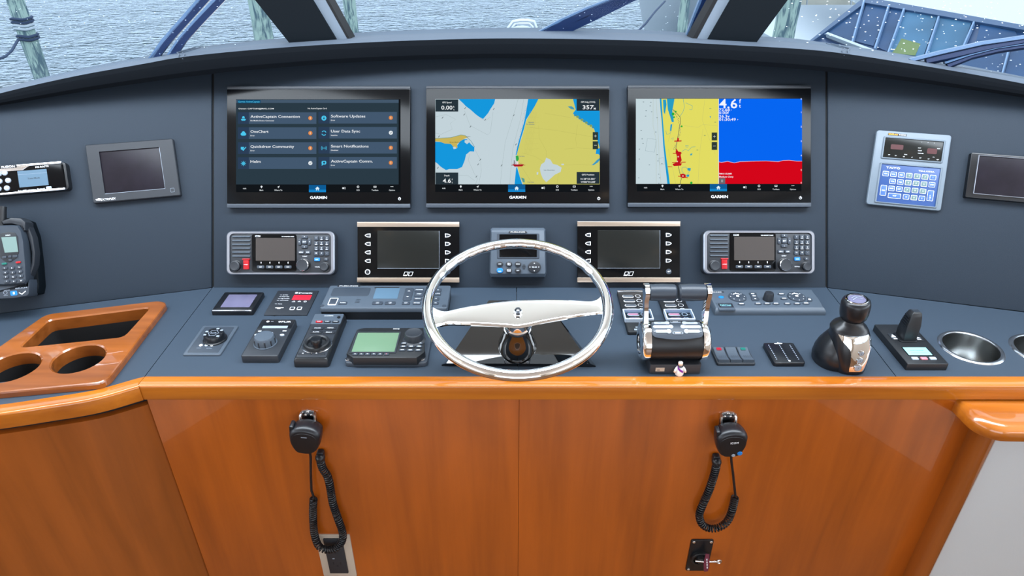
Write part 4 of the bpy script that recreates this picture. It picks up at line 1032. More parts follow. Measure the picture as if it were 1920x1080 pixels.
# ================================================================ ENGINE DISPLAYS
def engine(label, px, py, wide):
    K = .1608 * wide
    d = FlatDev('engine_display', label, 'display', 890, 562, K, px, py, 12, 'engine displays beside the wheel'); q = d.L
    w_, h_ = 1478 * K, 872 * .1608
    m = MB(); m.rbox(0, 0, w_ - 1, h_ - 1, 0, 11, 'gloss_black', 1, .6); d.part('housing', m)
    for y in (160, 965):
        a = q(890, y); d.key(0, a[1], w_, 70 * .1608, 6, 12.5, 'alu', .6, 'metal_strip', local=True, b=.5, label='brushed metal strip')
    m = MB(); a = q(443, 252); b = q(1338, 795)
    m.rbox((a[0] + b[0]) / 2, (a[1] + b[1]) / 2, b[0] - a[0], a[1] - b[1], 10.5, 11.6, 'screen_off', .5, .2)
    m.stroke([(a[0], b[1]), (b[0], b[1]), (b[0], a[1])], .9, 11.9, 'print_grey'); d.part('display', m)
    pr = MB()
    for side in (0, 1):
        for y in (320, 442, 565, 688):
            a = q(304 if not side else 1463, y); s = -1 if not side else 1
            poly = [(a[0] - s * 6.4, a[1] + 4.6), (a[0] + s * 1.0, a[1] + 4.0), (a[0] + s * 5.4, a[1] + 1.8), (a[0] + s * 6.8, a[1]), (a[0] + s * 5.4, a[1] - 1.8), (a[0] + s * 1.0, a[1] - 4.0), (a[0] - s * 6.4, a[1] - 4.6)]
            m = MB(); m.prism(poly, 10.8, 13, 'print_white', .4); m.prism(inset(poly, 1.5), 10.8, 13.3, 'key_dark', .3); d.part('arrow_key', m)
    a = q(303, 848); m = MB(); m.cyl(a[0], a[1], 6.2, 10.8, 13, 'print_white', .4); m.cyl(a[0], a[1], 4.5, 10.8, 13.4, 'key_dark', .3); d.part('round_key', m)
    a = q(1463, 845); m = MB(); m.cyl(a[0], a[1], 6.5, 10.8, 13, 'key_grey', .5); m.stroke([(a[0] + 3, a[1] + 2.6), (a[0] + 3, a[1]), (a[0] - 1, a[1])], 1.1, 13.1, 'print_white'); m.poly([(a[0] - 3.6, a[1]), (a[0] - .6, a[1] + 2), (a[0] - .6, a[1] - 2)], 13.12, 'print_white'); d.part('round_key', m)
    a = q(890, 876)
    for s in (-5.6, 5.6):
        c = (a[0] + s, a[1]); sk = 1.6
        P_ = [(c[0] - 5 - sk, c[1] - 5), (c[0] + 4 - sk, c[1] - 5), (c[0] + 5 + sk, c[1] + 5), (c[0] - 4 + sk * .8, c[1] + 5)]
        m = pr; m.line_loop(P_, 1.0, 11.7, 'print_white')
    pr.poly([(a[0] - 11.5, a[1] - 4.6), (a[0] - 3.4, a[1] - 4.6), (a[0] - 2.6, a[1] - 2.2), (a[0] - 10.6, a[1] - 2.2)], 11.75, 'print_white')
    d.part('emblem', pr); return d
engine('black engine display with metal strips partly behind the port side of the wheel rim', 765.4, 472.9, 1.0)
engine('black engine display with metal strips above the throttle levers', 1179, 472.2, 1.008)

# RD display behind the wheel
d = FlatDev('instrument_display', 'compact grey instrument display with round buttons seen through the top of the wheel', 'display', 702, 562, .1589, 971, 472.8, 30); q = d.L
m = MB(); K = .1589
ol = [q(330, 200), q(1080, 200), q(1108, 225), q(1122, 860), q(1100, 925), q(310, 925), q(286, 860), q(300, 225)]
ol2 = [q(335, 262), q(1072, 262), q(1085, 275), q(1100, 855), q(1090, 872), q(318, 872), q(304, 855), q(322, 275)]
m.rings([[(x * 1.0, y, 0) for x, y in ol], [(x, y, 16) for x, y in ol], [(x * .98, y * .98, 24) for x, y in ol], [(x, y, 30) for x, y in ol2]], 'unit_grey'); d.part('housing', m)
m = MB(); a = q(400, 292); b = q(1012, 660)
m.frame(rr((a[0] + b[0]) / 2, (a[1] + b[1]) / 2, b[0] - a[0], a[1] - b[1], 3), rr((a[0] + b[0]) / 2, (a[1] + b[1]) / 2 + 1, (b[0] - a[0]) - 11, a[1] - b[1] - 6, .5), 27, 31.5, 'mid_grey', 1, 29); d.part('display_surround', m)
m = MB(); m.rbox((a[0] + b[0]) / 2, (a[1] + b[1]) / 2 + 1, (b[0] - a[0]) - 11, a[1] - b[1] - 6, 29, 30.3, 'gloss_black', .5, .1); d.part('display', m)
m = MB(); a = q(702, 272); m.poly([(a[0] - 22, a[1] - 2), (a[0] + 22, a[1] - 2), (a[0] + 19, a[1] + 2.2), (a[0] - 19, a[1] + 2.2)], 31.7, 'print_dark'); m.text('FURUNO', a[0], a[1], 31.8, 2.6, 'print_white', wfit=33)
for x, y, s in ((442, 735, 'DISP'), (573, 725, 'HDG'), (573, 745, 'TRUE'), (704, 735, 'MENU'), (573, 818, 'MODE'), (573, 836, 'CLEAR'), (704, 827, 'ENT'), (442, 840, 'PWR'), (940, 778, 'RD-33')):
    a = q(x, y); m.text(s, a[0], a[1], 34.0, 2.3 if s != 'RD-33' else 3, 'print_white')
a = q(940, 778)
for k in range(4): t = k * pi / 2; m.poly([(a[0] + 9.5 * cos(t + .18), a[1] + 8 * sin(t + .18)), (a[0] + 11.5 * cos(t), a[1] + 10 * sin(t)), (a[0] + 9.5 * cos(t - .18), a[1] + 8 * sin(t - .18))], 34, 'print_white')
d.part('lettering', m)
for i, (x, y) in enumerate(((442, 735), (573, 735), (704, 735), (442, 827), (573, 827), (704, 827))):
    a = q(x, y); d.key(a[0], a[1], 15, 12.5, 29, 33.8, 'key_blue' if i == 3 else 'key_dark', name='button', shape='round', local=True, b=1, label='blue power button' if i == 3 else None)
a = q(940, 778); d.key(a[0], a[1], 30, 27, 29, 33.8, 'key_dark', name='navigation_pad', shape='round', local=True, b=1.2)
m = MB(); a = q(790, 775)
for k in range(5): m.stroke([(a[0] - 4.5 + abs(k - 2), a[1] + (k - 2) * 2.4), (a[0] + 4.5 - abs(k - 2), a[1] + (k - 2) * 2.4)], 1, 31.2, 'print_dark')
d.part('speaker_slots', m)

# ================================================================ WING DEVICES
d = Dev('audio_head_unit', 'black marine stereo with silver edges and a pale blue screen on the port wing panel', 'stereo', LWING, 20, 335, (0, 290, 12)); q = d.L
m = MB(); tl = q(-520, 250, 22); tr = q(1400, 150, 22); br = q(1440, 790, 22)
x0_ = tl[0]; x1_ = tr[0] ; y1_ = tr[1]; y0_ = br[1]
m.rbox((x0_ + x1_) / 2 + 3, (y0_ + y1_) / 2, x1_ - x0_ + 4, y1_ - y0_, 0, 19, 'black_plastic', 8, 3, n=5); d.part('housing', m)
m = MB(); m.rbox((x0_ + x1_) / 2, (y0_ + y1_) / 2, x1_ - x0_, y1_ - y0_ - 6, 18, 22, 'gloss_black', 5, 1.5); d.part('face', m)
m = MB(); m.rbox((x0_ + x1_) / 2, y1_ - 2.2, x1_ - x0_ - 2, 5, 17, 24, 'chrome_soft', 2.2, 1.5)
a = q(110, 275, 24); m.prism([(a[0] - 40, y1_ - 3), (a[0] - 40, y1_ - 12.5), (a[0] + 33, y1_ - 12.5), (a[0] + 40, y1_ - 8), (a[0] + 50, y1_ - 3)], 19, 23.5, 'chrome_soft', .4)
m.rbox((x0_ + x1_) / 2, y0_ + 2.2, x1_ - x0_ - 2, 4.5, 17, 24, 'chrome_soft', 2, 1.5); d.part('silver_trim', m)
m = MB(); a = q(385, 375, 23); b = q(1090, 315, 23); c = q(1130, 680, 23)
m.add([(a[0], c[1], 22.6), (c[0] - 3, c[1], 22.6), (c[0] - 3, b[1], 22.6), (a[0], b[1], 22.6)], [(0, 1, 2, 3)], 'lcd_blue'); cx_ = (a[0] + c[0]) / 2; m.text('Tuner/Media', cx_, (b[1] + c[1]) / 2, 22.7, 3, 'print_dark', wfit=24); m.stroke([(a[0], b[1] - 8), (c[0] - 3, b[1] - 8)], .4, 22.7, 'print_grey'); d.part('display', m)
m = MB(); a = q(183, 275, 24.2); m.rbox(a[0], a[1] + .5, 33, 6.4, 22, 24.3, 'print_dark', .5, .1); m.text('FUSION', a[0], a[1] + .5, 24.5, 4.6, 'print_white', wfit=25)
a = q(945, 270, 22.6); m.text('MS-RA770', a[0], a[1], 22.7, 3.6, 'print_white', wfit=26)
for x, y, w_, s in ((500, 810, 16, 'SiriusXM'), (718, 790, 18, 'airplay'), (925, 768, 15, 'Bluetooth')): a = q(x, y, 22.6); m.text(s, a[0], a[1], 22.7, 3, 'print_white', wfit=w_)
a = q(1100, 748, 22.6); m.poly(rr(a[0], a[1], 11, 7, 1.5), 22.7, 'print_grey'); m.poly(rr(a[0] - 2, a[1], 5, 4, .5), 22.8, 'print_white'); d.part('lettering', m)
for x, y in ((98, 408), (175, 578), (148, 750), (-20, 595), (-40, 765), (-30, 425)):
    d.key(x, y, 11.5, 11.5, 22, 24.5, 'print_grey', name='round_key', shape='round', b=1)
m = MB()
for x, y in ((98, 408), (175, 578), (148, 750), (-20, 595)):
    a = q(x, y, 24.5); m.poly([(a[0] - 4, a[1] + 1.8), (a[0] - .5, a[1]), (a[0] - 4, a[1] - 1.8)], 24.7, 'print_white'); m.poly(rr(a[0] + 2, a[1], 3.4, 3.4, .3), 24.7, 'print_white')
d.part('key_symbols', m)

d = Dev('touch_display', 'dark grey framed display with a smudged blank screen on the port wing panel', 'display', LWING, 250, 320, (0, 220, 4.8)); q = d.L
c1 = q(765, 248, 14); c2 = q(1560, 188, 14); c3 = q(1620, 700, 14); c4 = q(835, 780, 14)
cx_ = sum(c[0] for c in (c1, c2, c3, c4)) / 4; cy_ = sum(c[1] for c in (c1, c2, c3, c4)) / 4; w_ = ((c2[0] - c1[0]) + (c3[0] - c4[0])) / 2; h_ = ((c1[1] - c4[1]) + (c2[1] - c3[1])) / 2
m = MB(); m.rbox(cx_, cy_, w_, h_, 0, 9, 'dark_grey', 3, 2); d.part('housing', m)
i1 = q(895, 312, 12); i2 = q(1438, 268, 12); i3 = q(1485, 640, 12); i4 = q(945, 692, 12)
sx0 = (i1[0] + i4[0]) / 2; sx1 = (i2[0] + i3[0]) / 2; sy1 = (i1[1] + i2[1]) / 2; sy0 = (i3[1] + i4[1]) / 2
m = MB(); m.frame(rr(cx_, cy_, w_ - .5, h_ - .5, 3), rr((sx0 + sx1) / 2, (sy0 + sy1) / 2, sx1 - sx0, sy1 - sy0, .6), 8, 14, 'dark_grey', 1.6, 10); d.part('frame', m)
m = MB(); m.rbox((sx0 + sx1) / 2, (sy0 + sy1) / 2, sx1 - sx0 + 1, sy1 - sy0 + 1, 9.2, 11.5, 'screen_purple', .3, .1); m.stroke([(sx0, sy0), (sx1, sy0), (sx1, sy1)], .8, 14.1, 'print_grey'); d.part('display', m)
m = MB(); a = q(975, 735, 14); m.text('OCTOPLEX', a[0], a[1], 14.2, 4.4, 'print_white', wfit=30); m.poly([(a[0] - 25, a[1] - 1), (a[0] - 20, a[1] + 4), (a[0] - 15, a[1] + 3), (a[0] - 17, a[1] - 2)], 14.2, 'print_white'); m.stroke([(a[0] - 26, a[1] + 1), (a[0] - 17, a[1] + 2), (a[0] - 14, a[1] - 3)], 1, 14.25, 'print_white')
a = q(1552, 655, 14); m.line_loop(rr(a[0], a[1], 8, 9, .4), .4, 14.15, 'print_grey'); d.part('lettering', m)

# satellite phone in its cradle
d = Dev('phone_cradle', 'dark blue grey cradle with three symbols at its foot holding the satellite phone', 'cradle', LWING, 30, 480, (0, 370, 5.4)); q = d.L
m = MB()
def off(poly, k, cx=None, cy=None):
    cx = sum(p[0] for p in poly) / len(poly); cy = sum(p[1] for p in poly) / len(poly)
    return [(cx + (x - cx) * k, cy + (y - cy) * k) for x, y in poly]
ol = d.P([(-330, 250), (100, 215), (250, 215), (340, 250), (395, 400), (430, 700), (445, 900), (430, 975), (300, 1010), (-100, 1040), (-330, 1040)], 10)
m.prism(ol, 0, 30, 'mullion_black', 8); d.part('base', m)
m = MB(); arm = d.P([(255, 240), (290, 290), (335, 400), (360, 560), (352, 680), (320, 780), (290, 850), (262, 850), (290, 760), (320, 660), (322, 560), (300, 450), (265, 350), (225, 300)], 48)
m.prism(arm, 26, 50, 'dark_grey', 3); d.part('side_arm', m)
m = MB(); clip = d.P([(15, 240), (110, 205), (215, 210), (262, 250), (262, 335), (238, 345), (205, 290), (120, 268), (30, 272)], 62); m.prism(clip, 28, 64, 'dark_grey', 4); d.part('top_clip', m)
m = MB(); ft = d.P([(-330, 900), (270, 880), (298, 830), (305, 870), (300, 975), (280, 1000), (150, 1025), (-330, 1045)], 62); m.prism(ft, 20, 64, 'mid_grey', 5); d.part('foot', m)
m = MB()
for x, s, mt_ in ((55, 0, 'print_grey'), (140, 1, 'key_blue'), (232, 2, 'print_grey')):
    a = q(x, 970, 64.5)
    if s == 1: m.poly(rr(a[0], a[1], 13, 10, 2), 64.6, mt_); m.poly(rr(a[0], a[1], 3.5, 5, 1), 64.7, 'print_white')
    elif s == 0: m.line_loop(circ(a[0], a[1] + 1, 3.8, 14), .7, 64.6, mt_); m.stroke([(a[0] - 4, a[1] - 5), (a[0] + 4, a[1] - 5)], .7, 64.6, mt_)
    else: m.stroke([(a[0] - 7, a[1] + 2), (a[0] - 2, a[1] - 2), (a[0] + 6, a[1] + 4)], 1.8, 64.6, 'print_white')
a = q(215, 918, 64.5); m.text('BEAM', a[0], a[1], 64.6, 2.6, 'print_grey', wfit=22); a = q(70, 942, 64.5); m.text('IRIDIUM', a[0], a[1], 64.6, 2, 'print_grey', wfit=11); d.part('symbols', m)
d = Dev('satellite_phone', 'grey satellite phone with a pale green screen and stub antenna standing in the cradle', 'phone', LWING, 20, 470, (0, 370, 5.4)); q = d.L
ZP = 70
m = MB(); body = d.P([(-90, 300), (-50, 285), (100, 278), (180, 282), (215, 330), (240, 440), (262, 700), (268, 850), (250, 880), (30, 895), (-60, 890), (-110, 800), (-120, 500)], ZP)
m.rings([[(x * 1.0, y, 34) for x, y in off(body, .97)], [(x, y, 44) for x, y in body], [(x, y, ZP - 5) for x, y in body], [(x, y, ZP) for x, y in off(body, .95)]], 'mid_grey'); d.part('body', m)
m = MB(); fc = d.P([(-40, 400), (0, 365), (90, 350), (150, 358), (180, 400), (190, 560), (160, 620), (100, 655), (50, 650), (0, 610), (-50, 560)], ZP + 1); m.prism(fc, ZP - 1, ZP + 1, 'key_dark', .4); d.part('display_surround', m)
m = MB(); s4 = d.P([(12, 404), (162, 398), (184, 552), (48, 560)], ZP + 1.3); m.poly(s4, ZP + 1.3, 'lcd_pale'); a = q(80, 382, ZP + 1.3); m.text('iridium', a[0], a[1], ZP + 1.4, 2.4, 'print_white', wfit=9); d.part('display', m)
for x, y, w_, h_, mt_ in ((42, 606, 8, 5, 'key_grey'), (150, 596, 9, 5, 'key_grey'), (98, 600, 6, 5, 'key_grey'), (102, 634, 6, 5, 'key_grey'), (40, 672, 9, 4, 'green_plastic'), (182, 658, 9, 4, 'red_plastic')):
    d.key(x, y, w_, h_, ZP, ZP + 3, mt_, 1.5)
pr = MB()
for r_ in range(4):
    for c_ in range(3):
        x = 44 + c_ * 74 + r_ * 7; y = 717 + r_ * 45 - c_ * 5 + (4 if c_ == 1 else 0); d.key(x, y, 9.5, 5.4, ZP - .5, ZP + 2.5, 'key_grey', 1.6, 'number_key')
        a = q(x, y, ZP + 2.6); pr.text('123456789*0#'[r_ * 3 + c_], a[0], a[1], ZP + 2.7, 2.8, 'print_white')
d.part('key_digits', pr)
m = MB(); a = q(5, 300, 52); b = q(20, 92, 52); m.tube([(a[0], a[1], 52), ((a[0] + b[0]) / 2, (a[1] + b[1]) / 2, 52), (b[0], b[1], 52)], 9, 'black_plastic', 16, rfun=lambda i: (10, 9.5, 8.4)[i]); d.part('antenna', m)

# direction finder on the starboard wing
d = Dev('direction_finder', 'pale grey direction finder with a dark red readout and blue keypad on the starboard wing', 'instrument', RWING, 1706, 318, (1600, 220, 6)); q = d.L
oc = [q(262, 142, 12), q(1108, 192, 12), q(1000, 1050, 12), q(158, 975, 12)]
cx_ = sum(c[0] for c in oc) / 4; cy_ = sum(c[1] for c in oc) / 4; w_ = ((oc[1][0] - oc[0][0]) + (oc[2][0] - oc[3][0])) / 2; h_ = ((oc[0][1] - oc[3][1]) + (oc[1][1] - oc[2][1])) / 2
Wd, Hd = w_, h_
def ql(u, v): return (cx_ + (u - .5) * Wd, cy_ + (.5 - v) * Hd)      # position as a share of the case
m = MB(); m.rbox(cx_, cy_, w_, h_, 0, 9, 'light_case', 6, 2, n=5); d.part('housing', m)
def rect(u0, v0, u1, v1): a = ql(u0, v0); b = ql(u1, v1); return ((a[0] + b[0]) / 2, (a[1] + b[1]) / 2, b[0] - a[0], a[1] - b[1])
R1 = rect(.125, .095, .905, .36); R2 = rect(.125, .445, .915, .955)
m = MB()
m.frame(rr(R1[0], R1[1], R1[2] + 7, R1[3] + 6, 3), rr(*R1, 1), 8, 12, 'light_case', 1.5, 8.5); m.frame(rr(R2[0], R2[1], R2[2] + 7, R2[3] + 6, 3), rr(*R2, 1), 8, 12, 'light_case', 1.5, 8.5); d.part('raised_frames', m)
m = MB(); m.rbox(*R1, 8.5, 10, mt_ if False else 'screen_off', 1, .2)
for u, v, s, h2, w2 in ((.60, .20, 'SHIP', 1.8, 6), (.61, .235, 'COAST', 1.8, 8), (.625, .27, 'WEATHER', 1.8, 12), (.85, .19, 'SCAN', 1.8, 6), (.43, .30, 'DEG', 1.8, 6), (.21, .32, '100°', 1.8, 4), (.30, .325, '200°', 1.8, 4), (.41, .33, '300°', 1.8, 4), (.52, .33, '0°', 1.8, 3), (.63, .33, '60°', 1.8, 4), (.74, .335, '90°', 1.8, 4), (.86, .335, '180°', 1.8, 5), (.80, .305, 'CH', 1.8, 4), (.62, .12, '1', 1.6, None), (.70, .12, '2', 1.6, None), (.78, .12, '3', 1.6, None)):
    a = ql(u, v); m.text(s, a[0], a[1], 10.1, h2, 'print_white', wfit=w2)
mat('readout_red', '#43181c', 0.4); a = ql(.30, .21); m.poly(rr(a[0], a[1], 26, 11, 2), 10.05, 'readout_red'); a = ql(.77, .23); m.poly(rr(a[0], a[1], 20, 12, 2), 10.05, 'readout_red'); d.part('readout', m)
m = MB(); m.rbox(*R2, 8.5, 10, 'pad_blue', 1, .2); a = ql(.29, .49); m.text('TAIYO', a[0], a[1], 10.1, 4.2, 'print_white', wfit=29); a = ql(.735, .50); m.text('TD-L1550A', a[0], a[1], 10.1, 2.8, 'print_white', wfit=33)
a = ql(.26, .045); m.rbox(a[0] - 5.0, a[1], 22, 5, 8.8, 9.4, 'print_dark', .5, .1); m.rbox(a[0] + 14, a[1], 18, 5, 8.8, 9.4, 'print_dark', .5, .1)
mat('print_gold', '#e8b030', 0.5); m.text('SIMRAD', a[0] - 5, a[1], 9.6, 3.4, 'print_gold', wfit=20); m.text('TAIYO', a[0] + 14, a[1], 9.6, 3.2, 'print_white', wfit=15); d.part('keypad_panel', m)
pr = MB()
def dfk(u, v, s, mt_='pad_blue_key', w2=13, h2=11.5, name='key'):
    a = ql(u, v); z1 = 10.9; o_ = d.key(a[0], a[1], w2, h2, 9.8, z1, mt_, 1.6, name, local=True, b=.3); pr.line_loop(rr(a[0], a[1], w2 - .2, h2 - .2, 1.5), .7, z1 + .05, 'print_white')
    if s: pr.text(s, a[0], a[1], z1 + .06, 2.8, 'print_white')
cols = [.20, .305, .41, .515, .62, .725, .83]; rows = [.575, .67, .765, .86]
dfk(cols[0], rows[0], 'ON'); dfk(cols[1], rows[0], 'VOL'); dfk(cols[2], rows[0], 'SQL'); dfk(cols[6], rows[0], '/')
for i, s in enumerate('123456789'): dfk(cols[3 + i % 3], rows[i // 3], s, 'pad_green_key')
dfk(cols[1], rows[1], 'VOL'); dfk(cols[2], rows[1], 'SQL'); dfk(cols[6], rows[1], 'DIM'); dfk(cols[1], rows[2], 'SHIP'); dfk(cols[2], rows[2], 'CST')
dfk(cols[0], .80, 'OFF', h2=24); dfk((cols[1] + cols[2]) / 2, rows[3], 'W/T', w2=27); dfk(cols[3], rows[3], 'M'); dfk(cols[4], rows[3], '0', 'pad_green_key'); dfk(cols[5], rows[3], 'S'); dfk(cols[6], .815, 'E\nN\nT', h2=24)
d.part('key_lettering', pr)

d = Dev('wall_display', 'black framed blank display at the starboard end of the dashboard', 'display', RWING, 1900, 335, (1600, 220, 6)); q = d.L
a = q(1335, 392, 16); b = q(1262, 895, 16); x0_ = (a[0] + b[0]) / 2; y1_ = a[1]; y0_ = b[1]
m = MB(); m.rbox(x0_ + 105, (y0_ + y1_) / 2, 210, y1_ - y0_, 0, 14, 'satin_black', 3, 1.5); d.part('housing', m)
a = q(1415, 420, 18); b = q(1352, 858, 18); sx = (a[0] + b[0]) / 2
m = MB(); cx2 = x0_ + 105 + 5; w2 = (x0_ + 210 - 8) - sx; c_ = (sx + w2 / 2, (a[1] + b[1]) / 2)
m.frame(rr(c_[0], c_[1], w2, a[1] - b[1], 1), rr(c_[0], c_[1], w2 - 2.4, a[1] - b[1] - 2.4, 1), 12, 17.5, 'bezel_silver', .5, 14); d.part('inner_frame', m)
m = MB(); m.rbox(c_[0], c_[1], w2 - 2, a[1] - b[1] - 2, 13, 15.5, 'screen_purple', 1, .1); d.part('display', m)
# ================================================================ WORKTOP DEVICES, PORT SIDE
C1 = (330, 530, 6.352)
def qpoly(d, p4, z): return [d.L(x, y, z) for x, y in p4]
def prism_l(m, loops, mt): m.rings(loops, mt)
# small colour touchscreen
d = Dev('touch_display', 'small black bordered touchscreen with a lilac blank display at the worktop seam', 'display', TOP, 444, 567, C1); q = d.L
m = MB(); r4 = d.R(578, 108, 908, 335, 12); m.rbox(*r4, 0, 12, 'satin_black', 3, 3, taper=0); d.part('housing', m)
m = MB(); m.rbox(r4[0], r4[1] - r4[3] / 2 + 3, r4[2] - 4, 5, 9, 12.8, 'chrome_soft', 1.5, 1.5); d.part('front_lip', m)
m = MB(); s4 = [(622, 150), (968, 130), (880, 290), (532, 290)]
pts = qpoly(d, s4, 12.6); xs_ = (pts[0][0] + pts[3][0]) / 2, (pts[1][0] + pts[2][0]) / 2; ys_ = pts[2][1], (pts[0][1] + pts[1][1]) / 2
m.rbox((xs_[0] + xs_[1]) / 2, (ys_[0] + ys_[1]) / 2, xs_[1] - xs_[0], ys_[1] - ys_[0], 11, 12.6, 'screen_lilac', 1, .2); d.part('display', m)
# fault panel with the red readout
d = Dev('cooling_control_panel', 'flat dark control panel with a lit red readout at the back of the worktop', 'panel', TOP, 545, 567, C1); q = d.L
r4 = d.R(1215, 93, 1558, 382, 3); m = MB(); m.rbox(*r4, 0, 3, 'dark_grey', 1, .6); m.rbox(r4[0] - r4[2] * .25, r4[1] - r4[3] / 2 - .2, 4, 1.5, 0, 2.6, 'print_dark', .3, .1)
d.part('base', m)
m = MB(); a = q(1545, 122, 3.1); m.text('Dometic', a[0], a[1], 3.1, 5.6, 'print_white', wfit=31); b = q(1436, 121, 3.1); m.poly(rr(b[0], b[1], 6, 6, .3), 3.1, 'print_white')
for y, x0_, x1_, s, w_ in ((146, 1253, 1305, 'Air Flow', 12), (167, 1243, 1305, 'Water Flow', 17), (189, 1228, 1300, 'High Pressure', 19), (210, 1215, 1290, 'Low Pressure', 18), (252, 1190, 1240, 'Pump', 9)):
    a = q(x0_, y, 3.1); m.poly(rr(a[0], a[1], 5, .9, .2), 3.1, 'print_white'); a = q(x1_, y, 3.1); m.text(s, a[0], a[1], 3.1, 3, 'print_white', wfit=w_)
a = q(1232, 299, 3.1); m.poly(rr(a[0], a[1], 18, 3.4, .4), 3.1, 'print_white'); m.poly(rr(a[0] - .5, a[1] - 3.4, 7, 2, .4), 3.1, 'print_white')
for x, y in ((1403, 224), (1470, 222), (1538, 225)): a = q(x, y, 3.1); m.line_loop([(a[0] - 4, a[1] - 2.2), (a[0] + 4, a[1] - 2.2), (a[0], a[1] + 3)] if x < 1500 else circ(a[0], a[1], 3.2, 14), 1.0, 3.1, 'print_white')
d.part('lettering', m)
for x, y in ((1384, 304), (1470, 303)):
    a = q(x, y, 4.4); m = MB(); m.rbox(a[0], a[1], 10.5, 11, 2.8, 4.4, 'print_white', 1.6, .3); m.rbox(a[0], a[1], 7.8, 8.3, 2.8, 4.5, 'dark_grey', 1, .1); d.part('square_button', m)
r4 = d.R(1408, 148, 1592, 202, 3.6); m = MB(); m.rbox(*r4, 2.8, 3.8, 'red_led', .5, .1); d.part('readout', m, 'lit red readout')
# searchlight knob
d = Dev('knob_control_panel', 'grey square plate with a round black knob and three white dots at the port front', 'control', TOP, 395, 638, C1); q = d.L
r4 = d.R(322, 508, 527, 857, 4); m = MB(); m.rbox(*r4, 0, 4, 'unit_grey', 4, 2); m.rbox(r4[0], r4[1], r4[2] - 14, r4[3] - 14, 3, 4.6, 'mid_grey', 3, .4); d.part('base_plate', m)
a = q(450, 612, 18)
m = MB(); m.lathe([(24, 4), (23.5, 7), (21, 8), (20.5, 17), (19, 20), (11, 20.5), (.3, 19.5)], a[0], a[1], 'satin_black', 32)
for k in range(9): t = k * 2 * pi / 9; m.rbox(a[0] + 16.5 * cos(t), a[1] + 16.5 * sin(t), 6, 5, 19, 20.8, 'print_grey' if k in (1, 2, 4, 5, 8) else 'satin_black', 1.5, .4)
m.line_loop([(a[0] + (9 if k % 2 else 11.5) * cos(k * pi / 6), a[1] + (9 if k % 2 else 11.5) * sin(k * pi / 6)) for k in range(12)], .9, 20.9, 'print_grey'); m.text('ACR', a[0], a[1], 20.9, 5, 'print_grey', wfit=13); d.part('knob', m)
for x in (296, 362, 427): d.key(x, 741, 7.2, 7.2, 4.4, 6, 'white_plastic' if x != 362 else 'pale_button', name='dot_button', shape='round', b=.6)
m = MB()
for x, y, s, w_ in ((275, 778, 'LIGHT', 9), (395, 782, 'PATTERN', 11), (480, 730, 'POWER', 7)): a = q(x, y, 4.7); m.text(s, a[0], a[1], 4.75, 2.2, 'print_grey', wfit=w_)
d.part('lettering', m)
# thermal camera control
d = Dev('camera_controller', 'black camera control box with one large grey knob, beside the three-dot knob plate', 'control', TOP, 502, 637, C1); q = d.L
r4 = d.R(1022, 436, 1213, 872, 17); m = MB(); m.rbox(*r4, 0, 17, 'dark_grey', 4, 2.5); d.part('housing', m)
m = MB(); a = q(1230, 440, 17.2); b = q(1160, 548, 17.2); m.rbox(r4[0], (a[1] + b[1]) / 2, r4[2] - 3, a[1] - b[1], 16, 17.4, 'satin_black', 2, .3)
a = q(1315, 465, 17.5); m.text('FLIR', a[0], a[1], 17.5, 5, 'print_white', wfit=20); m.line_loop(circ(a[0] - 14, a[1], 2.6, 14), 1, 17.5, 'print_white'); a = q(1095, 462, 17.5); m.poly(circ(a[0], a[1], 3.2, 12), 17.5, 'print_white'); m.poly(rr(a[0] + 9, a[1], 5, .8, .2), 17.5, 'print_white')
for x, y, w_ in ((998, 576, 7), (1293, 574, 8)): a = q(x, y, 17.3); m.poly(rr(a[0], a[1], w_, 3, .6), 17.35, 'print_white')
d.part('top_label', m)
m = MB(); r5 = d.R(1040, 515, 1322, 543, 17.6); m.rbox(r5[0], r5[1], r5[2] , r5[3], 16.5, 18.2, 'print_grey', .8, .3); d.part('slider', m)
for x, y in ((960, 618), (1130, 598), (1262, 618)): d.key(x, y, 9, 6.5, 17, 19, 'pale_button', name='button', shape='round', b=.5)
a = q(1048, 640, 34); m = MB(); m.lathe([(23, 17), (23, 18.4), (20.5, 19), (19.5, 33), (17.8, 35.5), (8, 36), (.3, 36)], a[0], a[1], 'unit_grey', 32)
for k in range(10): t = k * 2 * pi / 10; m.rbox(a[0] + 19.8 * cos(t), a[1] + 19.8 * sin(t), 2.6, 2.6, 19, 31, 'key_dark', 1, .4)
d.part('knob', m)
# remote keypad with joystick
C2 = (530, 520, 5.818)
d = Dev('remote_keypad', 'upright black remote keypad with a round joystick ring and one red key', 'control', TOP, 596, 635, C2); q = d.L
r4 = d.R(352, 396, 482, 890, 19); m = MB(); m.rings([[(x, y, 0) for x, y in rr(r4[0], r4[1], r4[2] + 5, r4[3] + 4, 6, 4)], [(x, y, 12) for x, y in rr(r4[0], r4[1], r4[2] + 4, r4[3] + 3, 5, 4)], [(x, y, 17) for x, y in rr(r4[0], r4[1], r4[2], r4[3], 4, 4)], [(x, y, 19) for x, y in rr(r4[0], r4[1], r4[2] - 4, r4[3] - 4, 4, 4)]], 'black_plastic'); d.part('housing', m)
m = MB(); m.rbox(r4[0], r4[1] - 10, r4[2] - 6, r4[3] - 32, 18, 19.6, 'dark_grey', 2, .3); d.part('face', m)
m = MB(); a = q(500, 400, 19.5); b = q(490, 510, 19.5); m.rbox(r4[0], (a[1] + b[1]) / 2, r4[2] - 2, a[1] - b[1], 18, 20, 'unit_grey', 3, .6); m.text('GARMIN', r4[0], a[1] - 8, 20.1, 3, 'print_white', wfit=19); d.part('upper_plate', m)
pr = MB()
